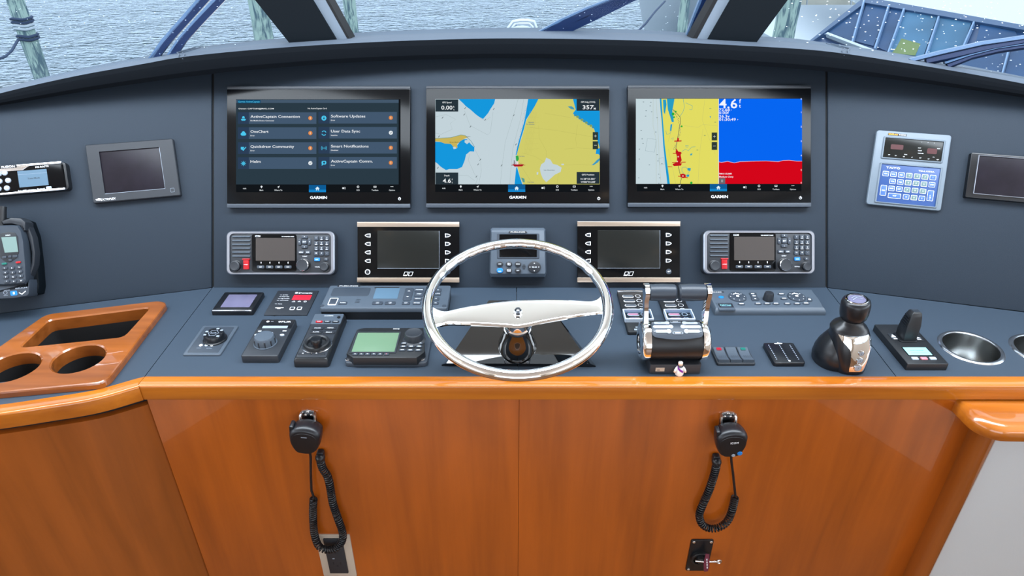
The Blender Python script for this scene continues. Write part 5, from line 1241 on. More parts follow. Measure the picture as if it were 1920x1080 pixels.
for x, s, mt_ in ((397, 'SOS', 'red_plastic'), (487, 'DISP', 'key_dark'), (577, 'FOCUS', 'key_dark')): d.key(x, 480, 14, 6.4, 19.8, 22, mt_, 2); a = q(x, 480, 22.1); pr.text(s, a[0], a[1], 22.15, 2.4, 'print_white', wfit=8)
d.key(612, 430, 7, 7, 19.8, 22, 'satin_black', name='power_button', shape='round')
for x, y, s, w_ in ((382, 552, 'HOME', 22), (521, 551, 'MENU', 22), (365, 595, 'BACK', 22), (505, 598, 'SELECT', 22)): d.key(x, y, 24, 9, 19.4, 21.2, 'key_dark', 2); a = q(x, y, 21.3); pr.text(s, a[0], a[1], 21.35, 2.6, 'print_white', wfit=13)
for x, y in ((240, 832), (388, 830)): d.key(x, y, 26, 6, 19.4, 21, 'key_dark', 2); a = q(x - 20, y - 4, 21.3); pr.poly([(a[0] - 2, a[1] - 1), (a[0] + 2, a[1] - 1), (a[0], a[1] + 2)], 21.2, 'print_white')
d.part('lettering', pr)
a = q(372, 710, 26); m = MB(); m.lathe([(29, 19), (28, 20.5), (26.5, 21), (26.5, 24), (25, 28), (22, 29), (19, 27), (18, 21.5), (.3, 21)], a[0], a[1], 'black_plastic', 36); m.frame(circ(a[0], a[1], 29.5, 36), circ(a[0], a[1], 27, 36), 19, 21, 'chrome_soft', .5); d.part('joystick_ring', m)
a = q(362, 668, 46); m = MB(); m.lathe([(12, 21), (9, 24), (8.5, 34), (11, 36), (11.5, 44), (10, 47), (5, 46), (.3, 46)], a[0], a[1], 'satin_black', 28); d.part('joystick', m)
# GPS unit with green lcd
d = Dev('navigation_receiver', 'black receiver with a glowing green display and a round dial, port of the wheel', 'display', TOP, 724, 652, C2); q = d.L
rb = d.R(765, 548, 1560, 930, 9); r0 = d.L(672, 935, 9); r1_ = d.L(1575, 935, 9); r2 = d.L(1540, 552, 9)
x0_, x1_ = r0[0], r1_[0]; y0_, y1_ = r0[1], r2[1]
m = MB(); m.rbox((x0_ + x1_) / 2, (y0_ + y1_) / 2, x1_ - x0_, y1_ - y0_, 0, 9, 'mid_grey', 8, 2.5, n=5); d.part('base_flange', m)
m = MB(); zt2 = 24; 
ol = [q(808, 572, zt2), q(885, 548, zt2), q(1535, 548, zt2), q(1540, 640, zt2), (x1_ - 5, q(1500, 800, zt2)[1]), q(1540, 820, zt2), q(1462, 875, zt2), q(765, 875, zt2), q(695, 828, zt2)]
m.prism(ol, 6, zt2, 'black_plastic', 2); d.part('housing', m)
for x, y in ((712, 890), (1520, 888)):
    a = q(x, y, 10); m = MB(); m.cyl(a[0], a[1], 6, 8.5, 11, 'chrome_soft', .8, 14); d.part('screw', m)
m = MB(); s4 = qpoly(d, [(822, 604), (1278, 604), (1215, 815), (748, 815)], zt2 + .8)
xl = (s4[0][0] + s4[3][0]) / 2; xr_ = (s4[1][0] + s4[2][0]) / 2; yt = s4[0][1]; yb_ = s4[3][1]
m.frame(rr((xl + xr_) / 2, (yt + yb_) / 2, xr_ - xl + 7, yt - yb_ + 7, 2), rr((xl + xr_) / 2, (yt + yb_) / 2, xr_ - xl, yt - yb_, 1), zt2 - 1, zt2 + 1.6, 'dark_grey', .6); d.part('display_surround', m)
m = MB(); m.rbox((xl + xr_) / 2, (yt + yb_) / 2, xr_ - xl, yt - yb_, zt2 - 1, zt2 + .8, 'lcd_green', .5, .1); d.part('display', m)
a = q(1428, 600, 42); m = MB(); m.lathe([(23, zt2), (21, zt2 + 1.5), (18.5, zt2 + 3), (18, 39), (17, 41.5), (15, 42), (14, 41.5), (.3, 41.5)], a[0], a[1], 'dark_grey', 34); d.part('dial', m)
pr = MB()
for i, x in enumerate((790, 858, 925, 994, 1062, 1132)): d.key(x, 834, 10, 5, zt2 - .2, zt2 + 2.4, 'mid_grey', 1.2, 'soft_key'); a = q(x, 834, zt2 + 2.5); pr.poly(rr(a[0], a[1], 3, 1.4, .2), zt2 + 2.5, 'print_white' if i < 5 else 'pink_button')
for x, y in ((1325, 716), (1495, 715), (1317, 750), (1402, 750), (1488, 750), (1305, 788), (1392, 790), (1478, 790)): d.key(x, y, 12.5, 6, zt2 - .2, zt2 + 2.4, 'mid_grey', 1.5); a = q(x, y, zt2 + 2.5); pr.poly(rr(a[0], a[1], 6.5, 1.8, .2), zt2 + 2.5, 'print_white')
a = q(1240, 562, zt2 + .1); pr.text('SIMRAD', a[0], a[1], zt2 + .1, 3, 'print_white', wfit=13)
d.part('lettering', pr)
# autopilot control bar
C3 = (600, 520, 7.385)
d = Dev('autopilot_control', 'long grey autopilot control bar behind the green-display receiver at the foot of the dashboard', 'control', TOP, 720, 560, C3); q = d.L
Z = 30
tl = q(118, 82, Z + 4); tr = q(1815, 88, Z + 4); bl = q(5, 425, Z); br = q(1765, 430, Z)
yb0 = (bl[1] + br[1]) / 2; yt0 = (tl[1] + tr[1]) / 2
xl0 = (tl[0] + bl[0]) / 2; xr0 = (tr[0] + br[0]) / 2
SL = Matrix.Identity(4)
pl = rr((xl0 + xr0) / 2, (yb0 + yt0) / 2, xr0 - xl0, yt0 - yb0, 5, 3)
m = MB(); m.prism(pl, 20, Z, 'unit_grey', 4); d.part('front_cover', m)
m = MB(); m.prism(inset(pl, 1), 0, 20, 'black_plastic'); d.part('housing', m)
def bar(x0, y0, x1, y1, z0, z1, mt, r=1, b=.4, name='key', lbl=None):
    a = q(x0, y0, z1); b_ = q(x1, y1, z1); c = q(x0, y1, z1); e = q(x1, y0, z1)
    cx = (a[0] + b_[0] + c[0] + e[0]) / 4; w_ = ((e[0] - a[0]) + (b_[0] - c[0])) / 2; cy = (a[1] + b_[1]) / 2; h_ = abs(a[1] - b_[1])
    m = MB(); m.rbox(cx, cy, w_, h_, z0, z1, mt, r, b); return d.part(name, m, lbl), cx, cy
m = MB(); a = q(400, 120, Z + .3); m.poly(rr(a[0], a[1], 52, 5.4, 1), Z + .3, 'print_dark'); m.text('FURUNO', a[0], a[1], Z + .4, 3.4, 'print_white', wfit=42)
pr = m
bar(165, 143, 690, 258, Z - 1, Z + .3, 'mid_grey', 6, .2, 'label_recess')
bar(755, 138, 1095, 146, Z - 1, Z + .8, 'black_plastic', .5, .1, 'display_edge'); bar(755, 148, 1090, 294, Z - 1, Z + .6, 'lcd_blue', .5, .1, 'display')
bar(122, 284, 238, 376, Z - 1, Z + 2, 'print_white', 2, .4, 'power_key'); bar(132, 292, 230, 370, Z - 1, Z + 2.3, 'mid_grey', 1.5, .2, 'power_key')
o_, cx_, cy_ = bar(255, 332, 372, 370, Z - 1, Z + 2, 'mid_grey', 2.4); pr.text('TURN', cx_, cy_, Z + 2.1, 3.2, 'print_white')
for k in range(3): a = q(530 - k * 8, 310 + k * 21, Z + .3); pr.stroke([(a[0] - 5, a[1] - .6), (a[0] - 3, a[1] + .6), (a[0] + 5, a[1] + .6)], 1.2, Z + .35, 'print_dark')
for x, s in ((795, '1'), (972, '2'), (1190, '3')):
    o_, cx_, cy_ = bar(x - 72 if x < 1100 else x - 55, 332, x + 72 if x < 1100 else x + 55, 372, Z - 1, Z + 2, 'mid_grey', 2.4); pr.text(s, cx_, cy_, Z + 2.1, 3.6, 'print_white'); pr.line_loop(rr(cx_, cy_, 6, 4.6, .4), .4, Z + 2.1, 'print_white')
o_, cx_, cy_ = bar(1165, 145, 1280, 312, Z - 1, Z + 2, 'mid_grey', 3, .6, 'rocker_key'); pr.poly([(cx_ - 3.5, cy_ + 11), (cx_ + 3.5, cy_ + 11), (cx_, cy_ + 14)], Z + 2.1, 'print_white'); pr.poly([(cx_ - 3.5, cy_ - 11), (cx_ + 3.5, cy_ - 11), (cx_, cy_ - 14)], Z + 2.1, 'print_white')
for x0_, y0_, x1_, y1_, s in ((1312, 145, 1440, 195, 'POWER'), (1308, 200, 1436, 258, 'STBY'), (1298, 275, 1410, 312, 'MENU'), (1285, 335, 1395, 372, 'MODE'), (1580, 150, 1680, 195, 'FU'), (1572, 200, 1672, 248, 'AUTO'), (1560, 275, 1650, 312, 'F1'), (1560, 335, 1642, 372, 'F2')):
    o_, cx_, cy_ = bar(x0_, y0_, x1_, y1_, Z - 1, Z + 2, 'mid_grey', 2.4); pr.text(s, cx_, cy_, Z + 2.1, 3.2, 'print_white')
d.part('lettering', pr)
for x, y in ((1720, 392), (30, 388)): d.key(x, y, 9, 9, Z - 1, Z + .9, 'mid_grey', name='screw_cap', shape='round')

# varnished holder let into the port pad
d = Dev('cup_tray', 'reddish varnished wooden tray with two round cup holes and a deep slot', 'tray', TOP, 150, 645); q = d.L
ZT = 14
out = d.P([(298, 563), (313, 567), (205, 708), (188, 718), (-60, 741), (-75, 738), (-75, 700), (80, 592), (96, 587)], ZT)
slot = d.P([(281, 576), (231, 631), (37, 651), (91, 600)], ZT)
def ell(pcx, pcy, prx, pry, rot, n=36):
    pts = []
    for i in range(n):
        t = 2 * pi * i / n; x = prx * cos(t); y = pry * sin(t)
        pts.append((pcx + x * cos(rot) - y * sin(rot), pcy + x * sin(rot) + y * cos(rot)))
    return d.P(pts, ZT)
h1 = ell(147, 672, 49, 24, -0.22); h2 = ell(22, 688, 54, 24, -0.22)
# make the cup holes true circles of their mean radius
def circle_of(h):
    cx = sum(p[0] for p in h) / len(h); cy = sum(p[1] for p in h) / len(h); r = sum(sqrt((p[0] - cx) ** 2 + (p[1] - cy) ** 2) for p in h) / len(h)
    return cx, cy, r
def tess_ring(m, outer, holes, z, mt):
    polys = [[Vector((x, y, 0)) for x, y in p] for p in [outer] + holes]; flat = [p for pl in polys for p in pl]
    m.add([(p.x, p.y, z) for p in flat], [tuple(f) for f in tessellate_polygon(polys)], mt)
def wall(m, A, za, B, zb_, mt): m.rings([[(x, y, za) for x, y in A], [(x, y, zb_) for x, y in B]], mt, False, False)
m = MB()
def soft(poly, r):
    """round the corners of a polygon"""
    o_ = []; n = len(poly)
    for i in range(n):
        a = Vector(poly[i - 1]); b = Vector(poly[i]); c = Vector(poly[(i + 1) % n]); k1 = min(r, (a - b).length * .45); k2 = min(r, (c - b).length * .45)
        p0 = b + (a - b).normalized() * k1; p1 = b + (c - b).normalized() * k2
        for t in (0, .33, .67, 1): o_.append(tuple(p0.lerp(b, t).lerp(b.lerp(p1, t), t)))
    return o_
out = soft(out, 10); slot = soft(slot, 12)
oi = inset(out, 3.5)
def grow(poly, d_): 
    g_ = inset(poly, -d_); return g_
s_g = grow(slot, 3); c1_ = circle_of(h1); c2_ = circle_of(h2)
c1g = circ(c1_[0], c1_[1], c1_[2] + 3, 36); c2g = circ(c2_[0], c2_[1], c2_[2] + 3, 36)
tess_ring(m, oi, [s_g, c1g, c2g], ZT, 'tray_wood')
wall(m, oi, ZT, inset(out, 1), ZT - 1.2, 'tray_wood'); wall(m, inset(out, 1), ZT - 1.2, out, ZT - 4, 'tray_wood'); wall(m, out, ZT - 4, out, 0.2, 'tray_wood')
wall(m, s_g, ZT, slot, ZT - 2.5, 'tray_wood'); wall(m, slot, ZT - 2.5, slot, -14, 'tray_wood')
for c, g_ in ((c1_, c1g), (c2_, c2g)):
    h = circ(c[0], c[1], c[2], 36); wall(m, g_, ZT, h, ZT - 2.5, 'tray_wood'); wall(m, h, ZT - 2.5, h, -14, 'tray_wood')
d.part('wooden_frame', m)
m = MB()
m.rings([[(x, y, -14) for x, y in slot], [(x, y, -90) for x, y in off(slot, .97)]], 'recess_black', False, True); d.part('slot_liner', m)
for c in (c1_, c2_):
    m = MB(); m.rings([[(x, y, -14) for x, y in circ(c[0], c[1], c[2], 36)], [(x, y, -85) for x, y in circ(c[0], c[1], c[2] - 3, 36)]], 'recess_black', False, True); d.part('cup_liner', m)

# ================================================================ STEERING
pd = Dev('wheel_pedestal', 'glossy black tapered base plate with a round column under the steering wheel', 'pedestal', TOP, 970, 661, (780, 430, 3.6)); q = pd.L
b4 = [q(173, 922, 0), q(1213, 930, 0), q(900, 478, 0), q(470, 478, 0)]
ZP4 = (8, 8, 64, 64); t4 = [q(205, 904, 8), q(1180, 909, 8), q(872, 480, 64), q(490, 480, 64)]
b4[2] = (t4[2][0], t4[2][1]); b4[3] = (t4[3][0], t4[3][1])
m = MB(); m.rings([[(x, y, 0) for x, y in b4], [(x, y, 3) for x, y in b4], [(x, y, z) for (x, y), z in zip(t4, ZP4)]], 'lacquer_black'); pd.part('base_plate', m, None)
TW = radians(15)
WC = Vector((0.0105, 1.10 - 0.145 * sin(TW), ZC + 0.145 * cos(TW)))
WH = frame_m(WC, (1, 0, 0), (0, cos(TW), sin(TW)))
m = MB(1.0); m.xf = pd.inv @ WH
m.lathe([(0.040, -0.132), (0.037, -0.112), (0.032, -0.098), (0.0285, -0.085), (0.0262, -0.075), (0.0255, -0.066)], 0, 0, 'lacquer_black', 36); pd.part('column', m)
sw = empty('steering_wheel', 'large polished chrome steering wheel with one broad crosspiece in front of the dashboard', 'wheel', WH)
class WD(Dev):
    def __init__(s): s.M = WH; s.inv = WH.inverted(); s.crop = (780, 430, 3.6); s.o = sw; s.cache = {}
wd = WD(); q = wd.L
RR = 167.5
m = MB(); pts = []; N = 180
for i in range(N):
    a = 2 * pi * i / N; pts.append((RR * cos(a), RR * sin(a), 0))
L = []
for i in range(N):
    a = 2 * pi * i / N; r_ = 10.3; ring = []
    for k in range(14):
        t = 2 * pi * k / 14
        sc_ = 1.0
        inner = -cos(t)                     # towards the hub
        if inner > 0.1 and 0.12 < (a / pi) < 0.88: sc_ = 1 + 0.13 * (sin(a * 36) * .5 + .1) * inner
        rr_ = RR + r_ * sc_ * cos(t) * 1.0; ring.append((rr_ * cos(a), rr_ * sin(a), r_ * sc_ * sin(t) * .95))
    L.append(ring)
L.append(L[0]); m.rings(L, 'chrome', False, False); wd.part('rim', m)
st_ = [(108, 508, 650, -9), (128, 522, 652, -11), (150, 534, 648, -13), (180, 545, 640, -16), (205, 548, 634, -17.5), (300, 527, 636, -18), (420, 503, 642, -18), (520, 487, 648, -18), (610, 476, 655, -18), (685, 470, 661, -18), (760, 468, 650, -18), (850, 467, 629, -18), (950, 468, 609, -18), (1050, 473, 591, -18), (1140, 480, 578, -18), (1185, 480, 571, -17), (1215, 470, 568, -15), (1240, 450, 567, -13), (1256, 430, 567, -11), (1270, 412, 567, -9)]
def spl(t):
    out_ = []
    for c in (1, 2, 3): out_.append(cat([(s_[0], s_[c]) for s_ in st_], t))
    return out_
L = []
for i in range(70):
    x = 108 + (1270 - 108) * i / 69; yt_, yb__, zz_ = spl(x); a = q(x, yt_, zz_); b = q(x, yb__, zz_)
    a = (a[0], a[1] ); th = 7
    L.append([(a[0], a[1], zz_ - 3), (a[0] + (b[0] - a[0]) * .03, a[1] + (b[1] - a[1]) * .05, zz_ - .4), (a[0] + (b[0] - a[0]) * .08, a[1] + (b[1] - a[1]) * .1, zz_), (a[0] + (b[0] - a[0]) * .92, a[1] + (b[1] - a[1]) * .9, zz_), (a[0] + (b[0] - a[0]) * .97, a[1] + (b[1] - a[1]) * .95, zz_ - .4), (b[0], b[1], zz_ - 3), (b[0] * .99 + a[0] * .01, b[1] * .9 + a[1] * .1, zz_ - th - 4), (a[0], a[1] * .9 + b[1] * .1, zz_ - th - 4)])
m = MB(); m.rings(L, 'chrome'); wd.part('crosspiece', m)
m = MB(); c = q(688, 560, -16)
m.lathe([(26, -68), (27.5, -66), (27.5, -58), (25, -56), (24.5, -40), (28, -28), (33, -26)], 0, 0, 'chrome', 40); wd.part('hub', m)
m = MB(); m.lathe([(8.4, -19), (8.4, -17), (7, -16.5)], c[0], c[1], 'chrome', 24); m.prism(circ(c[0], c[1], 7.4, 6), -17, -9, 'dark_chrome', 1.5); m.lathe([(6, -9.5), (4.5, -7), (.3, -6.2)], c[0], c[1], 'dark_chrome', 20); wd.part('centre_nut', m)

# ================================================================ STARTER PANELS
C4 = (1140, 520, 5.4)
def starter(label, x0, x1, yt_, y_red):
    d = Dev('engine_switch_panel', label, 'switch', TOP, 1140 + (x0 + x1) / 10.8 + 8, 582, C4, 'engine switch panels behind the throttle'); q = d.L
    a = q(x0, yt_, 8); b = q(x1, yt_, 8); c = q(x0 + 92, 553, 8)
    cx = (a[0] + b[0]) / 2; w_ = b[0] - a[0]
    m = MB(); m.rbox(cx, (a[1] + c[1]) / 2, w_, a[1] - c[1], 0, 8, 'black_plastic', 4, 1.5); d.part('housing', m)
    m = MB(); m.rbox(cx, a[1] - 3, w_ - 1, 6, 7, 9.5, 'chrome_soft', 2.5, 1.2); d.part('top_trim', m)
    pitch = 46
    for k in range(6):
        yy = yt_ + 55 + k * pitch; e = q(x0 + 60, yy, 9.5); red = k >= 4
        m = MB(); m.rbox(cx - 8, e[1], 26, 9, 7.5, 9.6, 'print_white', 4.4, .3); m.rbox(cx - 8, e[1], 24, 7.2, 7.5, 9.9, 'pink_button' if red else 'mid_grey', 3.6, .3); m.rbox(cx + 4.5, e[1], 5.5, 3.5, 7.5, 10.1, 'print_dark', .5, .1); m.line_loop(circ(cx + 14, e[1], 6.2, 20), .8, 9.7, 'print_white'); d.part('oval_button', m)
    e0 = q(x0 + 60, yt_ + 55 + 3.45 * pitch, 9)[1]; e1 = q(x0 + 60, yt_ + 55 + 5.7 * pitch, 9)[1]
    m = MB(); m.frame(rr(cx, (e0 + e1) / 2, w_ + 2, e0 - e1, 1.5), rr(cx, (e0 + e1) / 2, w_ - 3, e0 - e1 - 5, 1), 8, 17, 'clear_cover', .8); m.rbox(cx, (e0 + e1) / 2, w_ - 3, e0 - e1 - 5, 15.5, 16.5, 'cover_glass', .5, .1); d.part('hinged_cover', m, 'clear hinged cover')
    m = MB(); yy = c[1] + 9; m.poly(rr(cx - 4, yy, 22, 5.5, .5), 8.1, 'print_grey'); m.poly(rr(cx - 4, yy + 9, 14, 3.5, .5), 8.1, 'print_grey'); d.part('lettering', m)
starter('black engine switch panel with oval buttons and a clear cover between the wheel and throttle', 90, 352, 135, 0)
starter('black engine switch panel with oval buttons framed by the two throttle levers', 482, 742, 135, 0)

# ================================================================ THROTTLE
CX = 0.311; TY = 1.066; TZ = 0.054
d = Dev('throttle_control', 'twin lever throttle with black grips, chrome side discs and a keypad on its drum', 'throttle', TOP, 1262, 640, C4)
d.M = Matrix.Translation((CX, TY, ZC)); d.inv = d.M.inverted(); d.o.matrix_world = d.M; q = d.L
R0 = 36
def xcyl(m, x0, x1, prof, y, z, mt, n=40, c0=True, c1=True):
    """profile (r, x) about an axis along x"""
    L = [[(x, y + r * cos(2 * pi * i / n), z + r * sin(2 * pi * i / n)) for i in range(n)] for r, x in prof]; m.rings(L, mt, c0, c1)
m = MB(); m.rbox(2, -2, 98, 66, 0, 22, 'dark_grey', 3, 1); d.part('foot', m)
m = MB(); a = q(508, 852, 12); m.rbox(-28, -35.2, 1, 1, 0, 1, 'dark_grey'); 
m2 = MB(); m2.box(-36, -19, -36.2, -35, 7, 15, 'plate_beige'); m2.box(-33, -28, -36.4, -36, 9.5, 11, 'print_dark'); d.part('maker_plate', m2)
m = MB(); xcyl(m, -49, 49, [(R0 - 1, -50), (R0, -48), (R0, 48), (R0 - 1, 50)], 0, TZ * 1000, 'black_plastic'); d.part('drum', m)
for s in (-1, 1):
    m = MB(); pf = [(R0 + 1, s * 48), (R0 + 3, s * 49), (R0 + 3, s * 58), (R0, s * 63), (R0 - 4, s * 65), (R0 - 6, s * 64), (R0 - 9, s * 61), (.5, s * 61)]
    xcyl(m, 0, 0, pf, 0, TZ * 1000, 'chrome'); d.part('side_disc', m, 'chrome side disc')
    m = MB(); HY, HZ = 21, 149
    P0 = Vector((s * 56, 6, 82)); P1 = Vector((s * 57, 14, 115)); P2 = Vector((s * 58, HY, HZ))
    L = []
    for p, w_ in ((Vector((s * 55, 2, 70)), 12), (P0, 9.5), (P1, 9), (P2 + Vector((0, -2, -12)), 10), (P2, 16), (P2 + Vector((0, 2, 10)), 15), (P2 + Vector((0, 2, 16)), 6)):
        L.append([(p.x - 4, p.y - w_, p.z), (p.x + 4, p.y - w_, p.z), (p.x + 5, p.y, p.z + 1), (p.x + 4, p.y + w_, p.z), (p.x - 4, p.y + w_, p.z), (p.x - 5, p.y, p.z)])
    m.rings(L, 'chrome'); d.part('lever', m, 'chrome lever arm')
    m = MB(); xa, xb = (s * 53.5, s * 2.2)
    xcyl(m, 0, 0, [(13, xa), (15.5, xa - s * 2), (16.5, (xa + xb) / 2), (15.5, xb + s * 3), (12.5, xb)], HY, HZ, 'grip_satin', 30); d.part('grip', m)
m = MB(); L = []
for i in range(13):
    ph = radians(44 + (112 - 44) * i / 12); wv = 47.5 - (4 if i == 0 else 0); bow = 0
    row = []
    for j in range(9):
        x = -wv + 2 * wv * j / 8; php = ph - (radians(7) * (1 - (x / wv) ** 2) if i == 0 else 0)
        row.append((x, -(R0 + 3) * cos(php), TZ * 1000 + (R0 + 3) * sin(php)))
    L.append(row)
m.rings(L, 'key_grey', False, False, closed=False)
L2 = [[(x, -(R0 - 1) * -1 * 0 + y * (R0 - 1) / (R0 + 3), TZ * 1000 + (z - TZ * 1000) * (R0 - 1) / (R0 + 3)) for x, y, z in row] for row in (L[0], L[-1])]
m.rings([L[0], L2[0]], 'key_dark', False, False, closed=False); m.rings([L[-1], L2[1]], 'key_dark', False, False, closed=False); d.part('keypad_plate', m)
def on_drum(x, ph, r_=R0 + 3): return Vector((x, -r_ * cos(ph), TZ * 1000 + r_ * sin(ph)))
def drum_key(x, deg, w_, h_, mt, knob=0):
    ph = radians(deg); M = Matrix.Identity(4); ey = Vector((0, sin(ph), cos(ph))); n_ = Vector((0, -cos(ph), sin(ph)))
    for j in range(3): M[j][1] = ey[j]; M[j][2] = n_[j]
    M.translation = on_drum(x, ph) * 1.0
    m = MB(); m.xf = M; m.rbox(0, 0, w_, h_, -1, 1.4, mt, h_ / 2 - .2, .5)
    if knob: m.cyl(knob * (w_ / 2 - 4.5), 0, 4.6, -1, 2.0, mt, .6, 18); m.text('SYNC', -knob * 4, 0, 1.5, 1.8, 'print_dark', wfit=7)
    else: m.rbox(0, 0, w_ - 3, h_ - 3, 1, 1.6, 'key_dark', h_ / 2 - 1.7, .1); m.rbox(0, 0, w_ * .5, 1.4, 1.3, 1.8, 'print_white', .4, .1)
    d.part('oval_key', m)
for deg, k in ((91, 0), (75, 1), (60, 0)):
    for s in (-1, 1): drum_key(s * (27 - k * 1), deg, 30 if not k else 38, 6.2, 'pale_button', -s)
for deg in (96, 55): drum_key(0, deg, 20, 5.5, 'print_grey')
m = MB()
for deg in (91, 75, 60):
    for s in (-1, 1): p = on_drum(s * 44, radians(deg), R0 + 3.6); m.ball((p.x, p.y, p.z), 1, .8, .8, 'print_white', 8, 5)
d.part('indicator_lamps', m)

# toy figure in front of the throttle
d = Dev('toy_figure', 'tiny white toy figure with a purple sash standing in front of the throttle', 'figurine', TOP, 1273, 702); 
m = MB(); m.lathe([(7, 0), (8.2, 3), (8, 9), (6.8, 15), (5.2, 20), (3, 22)], 0, 0, 'white_plastic', 22); d.part('body', m)
m = MB(); m.ball((0, 0, 25), 4.6, 4.4, 4.6, 'skin_tone', 16, 10); m.ball((0, 1, 27.3), 4.7, 4.3, 3.2, 'white_plastic', 16, 8); d.part('head', m)
m = MB(); m.lathe([(5.4, 19.6), (6, 21), (4.4, 22.2)], 0, 0, 'key_dark', 18); d.part('collar', m)
for s in (-1, 1):
    m = MB(); m.tube([(s * 4, 0, 19), (s * 7.5, -2, 15), (s * 9.6, -3.5, 11)], 2.6, 'white_plastic', 10); m.ball((s * 10, -4, 9.6), 2.4, 2.2, 2.4, 'skin_tone', 10, 6); d.part('arm', m)
m = MB(); L = []
for i in range(9):
    t = i / 8; a = radians(200 + 105 * t); z_ = 20 - 9 * t; r_ = 5.6 + 2.6 * t + .5; L.append([(r_ * cos(a), r_ * sin(a), z_ + 2.4), (r_ * cos(a), r_ * sin(a), z_ - 2.4), ((r_ - 1) * cos(a), (r_ - 1) * sin(a), z_ - 2.4), ((r_ - 1) * cos(a), (r_ - 1) * sin(a), z_ + 2.4)])
m.rings(L, 'purple'); d.part('sash', m)

# ================================================================ WORKTOP DEVICES, STARBOARD SIDE
C5 = (1340, 530, 8.727)
d = Dev('display_controller', 'wide pale grey control console with two round pads and a dial, starboard of the throttle', 'control', TOP, 1440, 565, C5); q = d.L
Z = 14
xl_ = q(-150, 115, Z)[0]
top_ = q(0, 112, Z)[1]; ed = q(0, 405, Z)[1]; fr_ = q(0, 480, 9)[1]
def edge_at(y): return q(cat([(112, 1590), (160, 1625), (250, 1700), (330, 1752), (405, 1790), (480, 1825)], y), y, Z if y < 410 else 9)
R_ = [edge_at(y) for y in (112, 160, 250, 330, 405)]
def FY(z): return fr_ if z < 9 else (fr_ + 2 if z < 14 else ed - 1)
def FZ(z): return z if z < 9 else (11 if z < 14 else 15)
def shr(k, z): 
    return [(xl_ - k, top_ + k, z)] + [(x + k, y + (k if i == 0 else 0), z) for i, (x, y) in enumerate(R_)] + [(edge_at(480)[0] + k, FY(z), FZ(z)), (xl_ - k, FY(z), FZ(z))]
m = MB(); m.rings([shr(0, 0), shr(0, 7), [(x, y, z) for x, y, z in shr(-1, 13)], [(x, y, z) for x, y, z in shr(-3, 15)]], 'light_grey_case' if 'light_grey_case' in MATS else 'unit_grey'); d.part('housing', m)
ZK = 15
pr = MB()
a = q(95, 155, ZK); pr.poly(rr(a[0] - 11, a[1] + .5, 38, 4.5, .8), ZK + .15, 'print_dark'); a = q(20, 155, ZK); pr.text('FURUNO', a[0] - 2, a[1], ZK + .3, 3, 'print_white', wfit=30)
for x, y in ((375, 222), (1343, 220)):
    r4 = (q(x, y, ZK + 3), abs(q(x + 145, y, ZK + 3)[0] - q(x, y, ZK + 3)[0]), abs(q(x, y + 76, ZK + 3)[1] - q(x, y - 76, ZK + 3)[1]) / 2)
    m = MB(); c = r4[0]; m.prism(circ(c[0], c[1], r4[1], 30, r4[2]), ZK - 2, ZK + 2.5, 'key_grey', 1); m.prism(circ(c[0], c[1], r4[1] * .3, 20, r4[2] * .3), ZK, ZK + 3.6, 'mid_grey', .6); d.part('round_pad', m)
    pr.poly(circ(c[0], c[1], 3.6, 14), ZK + 3.8, 'print_white'); pr.stroke([(c[0] + r4[1] * .55 * cos(t), c[1] + r4[2] * .6 * sin(t)) for t in [pi * (.25 + .05 * k) for k in range(11)]], 2.2, ZK + 2.7, 'print_white')
    for k in range(8): t = k * pi / 4; pr.poly(circ(c[0] + r4[1] * .78 * cos(t), c[1] + r4[2] * .78 * sin(t), 1.1, 8), ZK + 2.65, 'print_white')
m = MB(); pts = d.P([(560, 165), (600, 155), (680, 165), (690, 190), (690, 215), (735, 270), (725, 285), (620, 290), (600, 270), (595, 225)], ZK + 2); m.prism(pts, ZK - 2, ZK + 2, 'key_grey', .6); d.part('range_key', m)
for y, x in ((180, 622), (215, 645), (262, 664)): a = q(x, y, ZK + 2.1); pr.poly(rr(a[0], a[1], 7 - (y == 262) * 3, 3, .3), ZK + 2.2, 'print_white')
a = q(898, 165, 33); m = MB(); m.lathe([(12, ZK - 1), (11.5, ZK + 2), (10.2, 30), (9, 33), (7.5, 33.4), (.3, 33)], a[0], a[1], 'key_dark', 20); d.part('dial', m)
for x, y in ((440, 345), (712, 340), (860, 340), (1005, 340), (1190, 340), (1350, 340), (1497, 336), (1092, 185), (1137, 258)):
    d.key(x, y, 16, 8.5, ZK - 2, ZK + 2, 'key_grey', name='oval_key', shape='round', b=.8); a = q(x, y - 4, ZK + 2.1); pr.poly(rr(a[0], a[1], 9, 2.6, .3), ZK + 2.15, 'print_white')
m = MB(); pts = d.P([(1520, 230), (1595, 262), (1602, 290), (1570, 304), (1520, 300)], ZK + 2); m.prism(pts, ZK - 2, ZK + 2, 'key_grey', .6); d.part('corner_key', m); a = q(1553, 272, ZK + 2.1); pr.poly(circ(a[0], a[1], 3, 12), ZK + 2.2, 'print_white')
d.key(108, 230, 12, 9, ZK - 2, ZK + 2, 'key_blue', name='power_button', shape='round', b=.8, label='blue power button')
m = MB(); a = d.R(20, 322, 345, 440, ZK + 1); m.rbox(*a, ZK - 3, ZK + 1, 'unit_grey', 1.5, .4); e = d.R(48, 340, 318, 405, ZK + 1.2); m.rbox(*e, ZK, ZK + 1.3, 'key_dark', .6, .1); m.text('NAVnet', e[0], e[1] + 1.2, ZK + 1.5, 4.2, 'lcd_cyan', wfit=e[2] * .75); m.poly(rr(e[0], e[1] - 4, e[2] * .7, 2, .3), ZK + 1.4, 'lcd_blue'); d.part('card_slot', m)
d.part('lettering', pr)

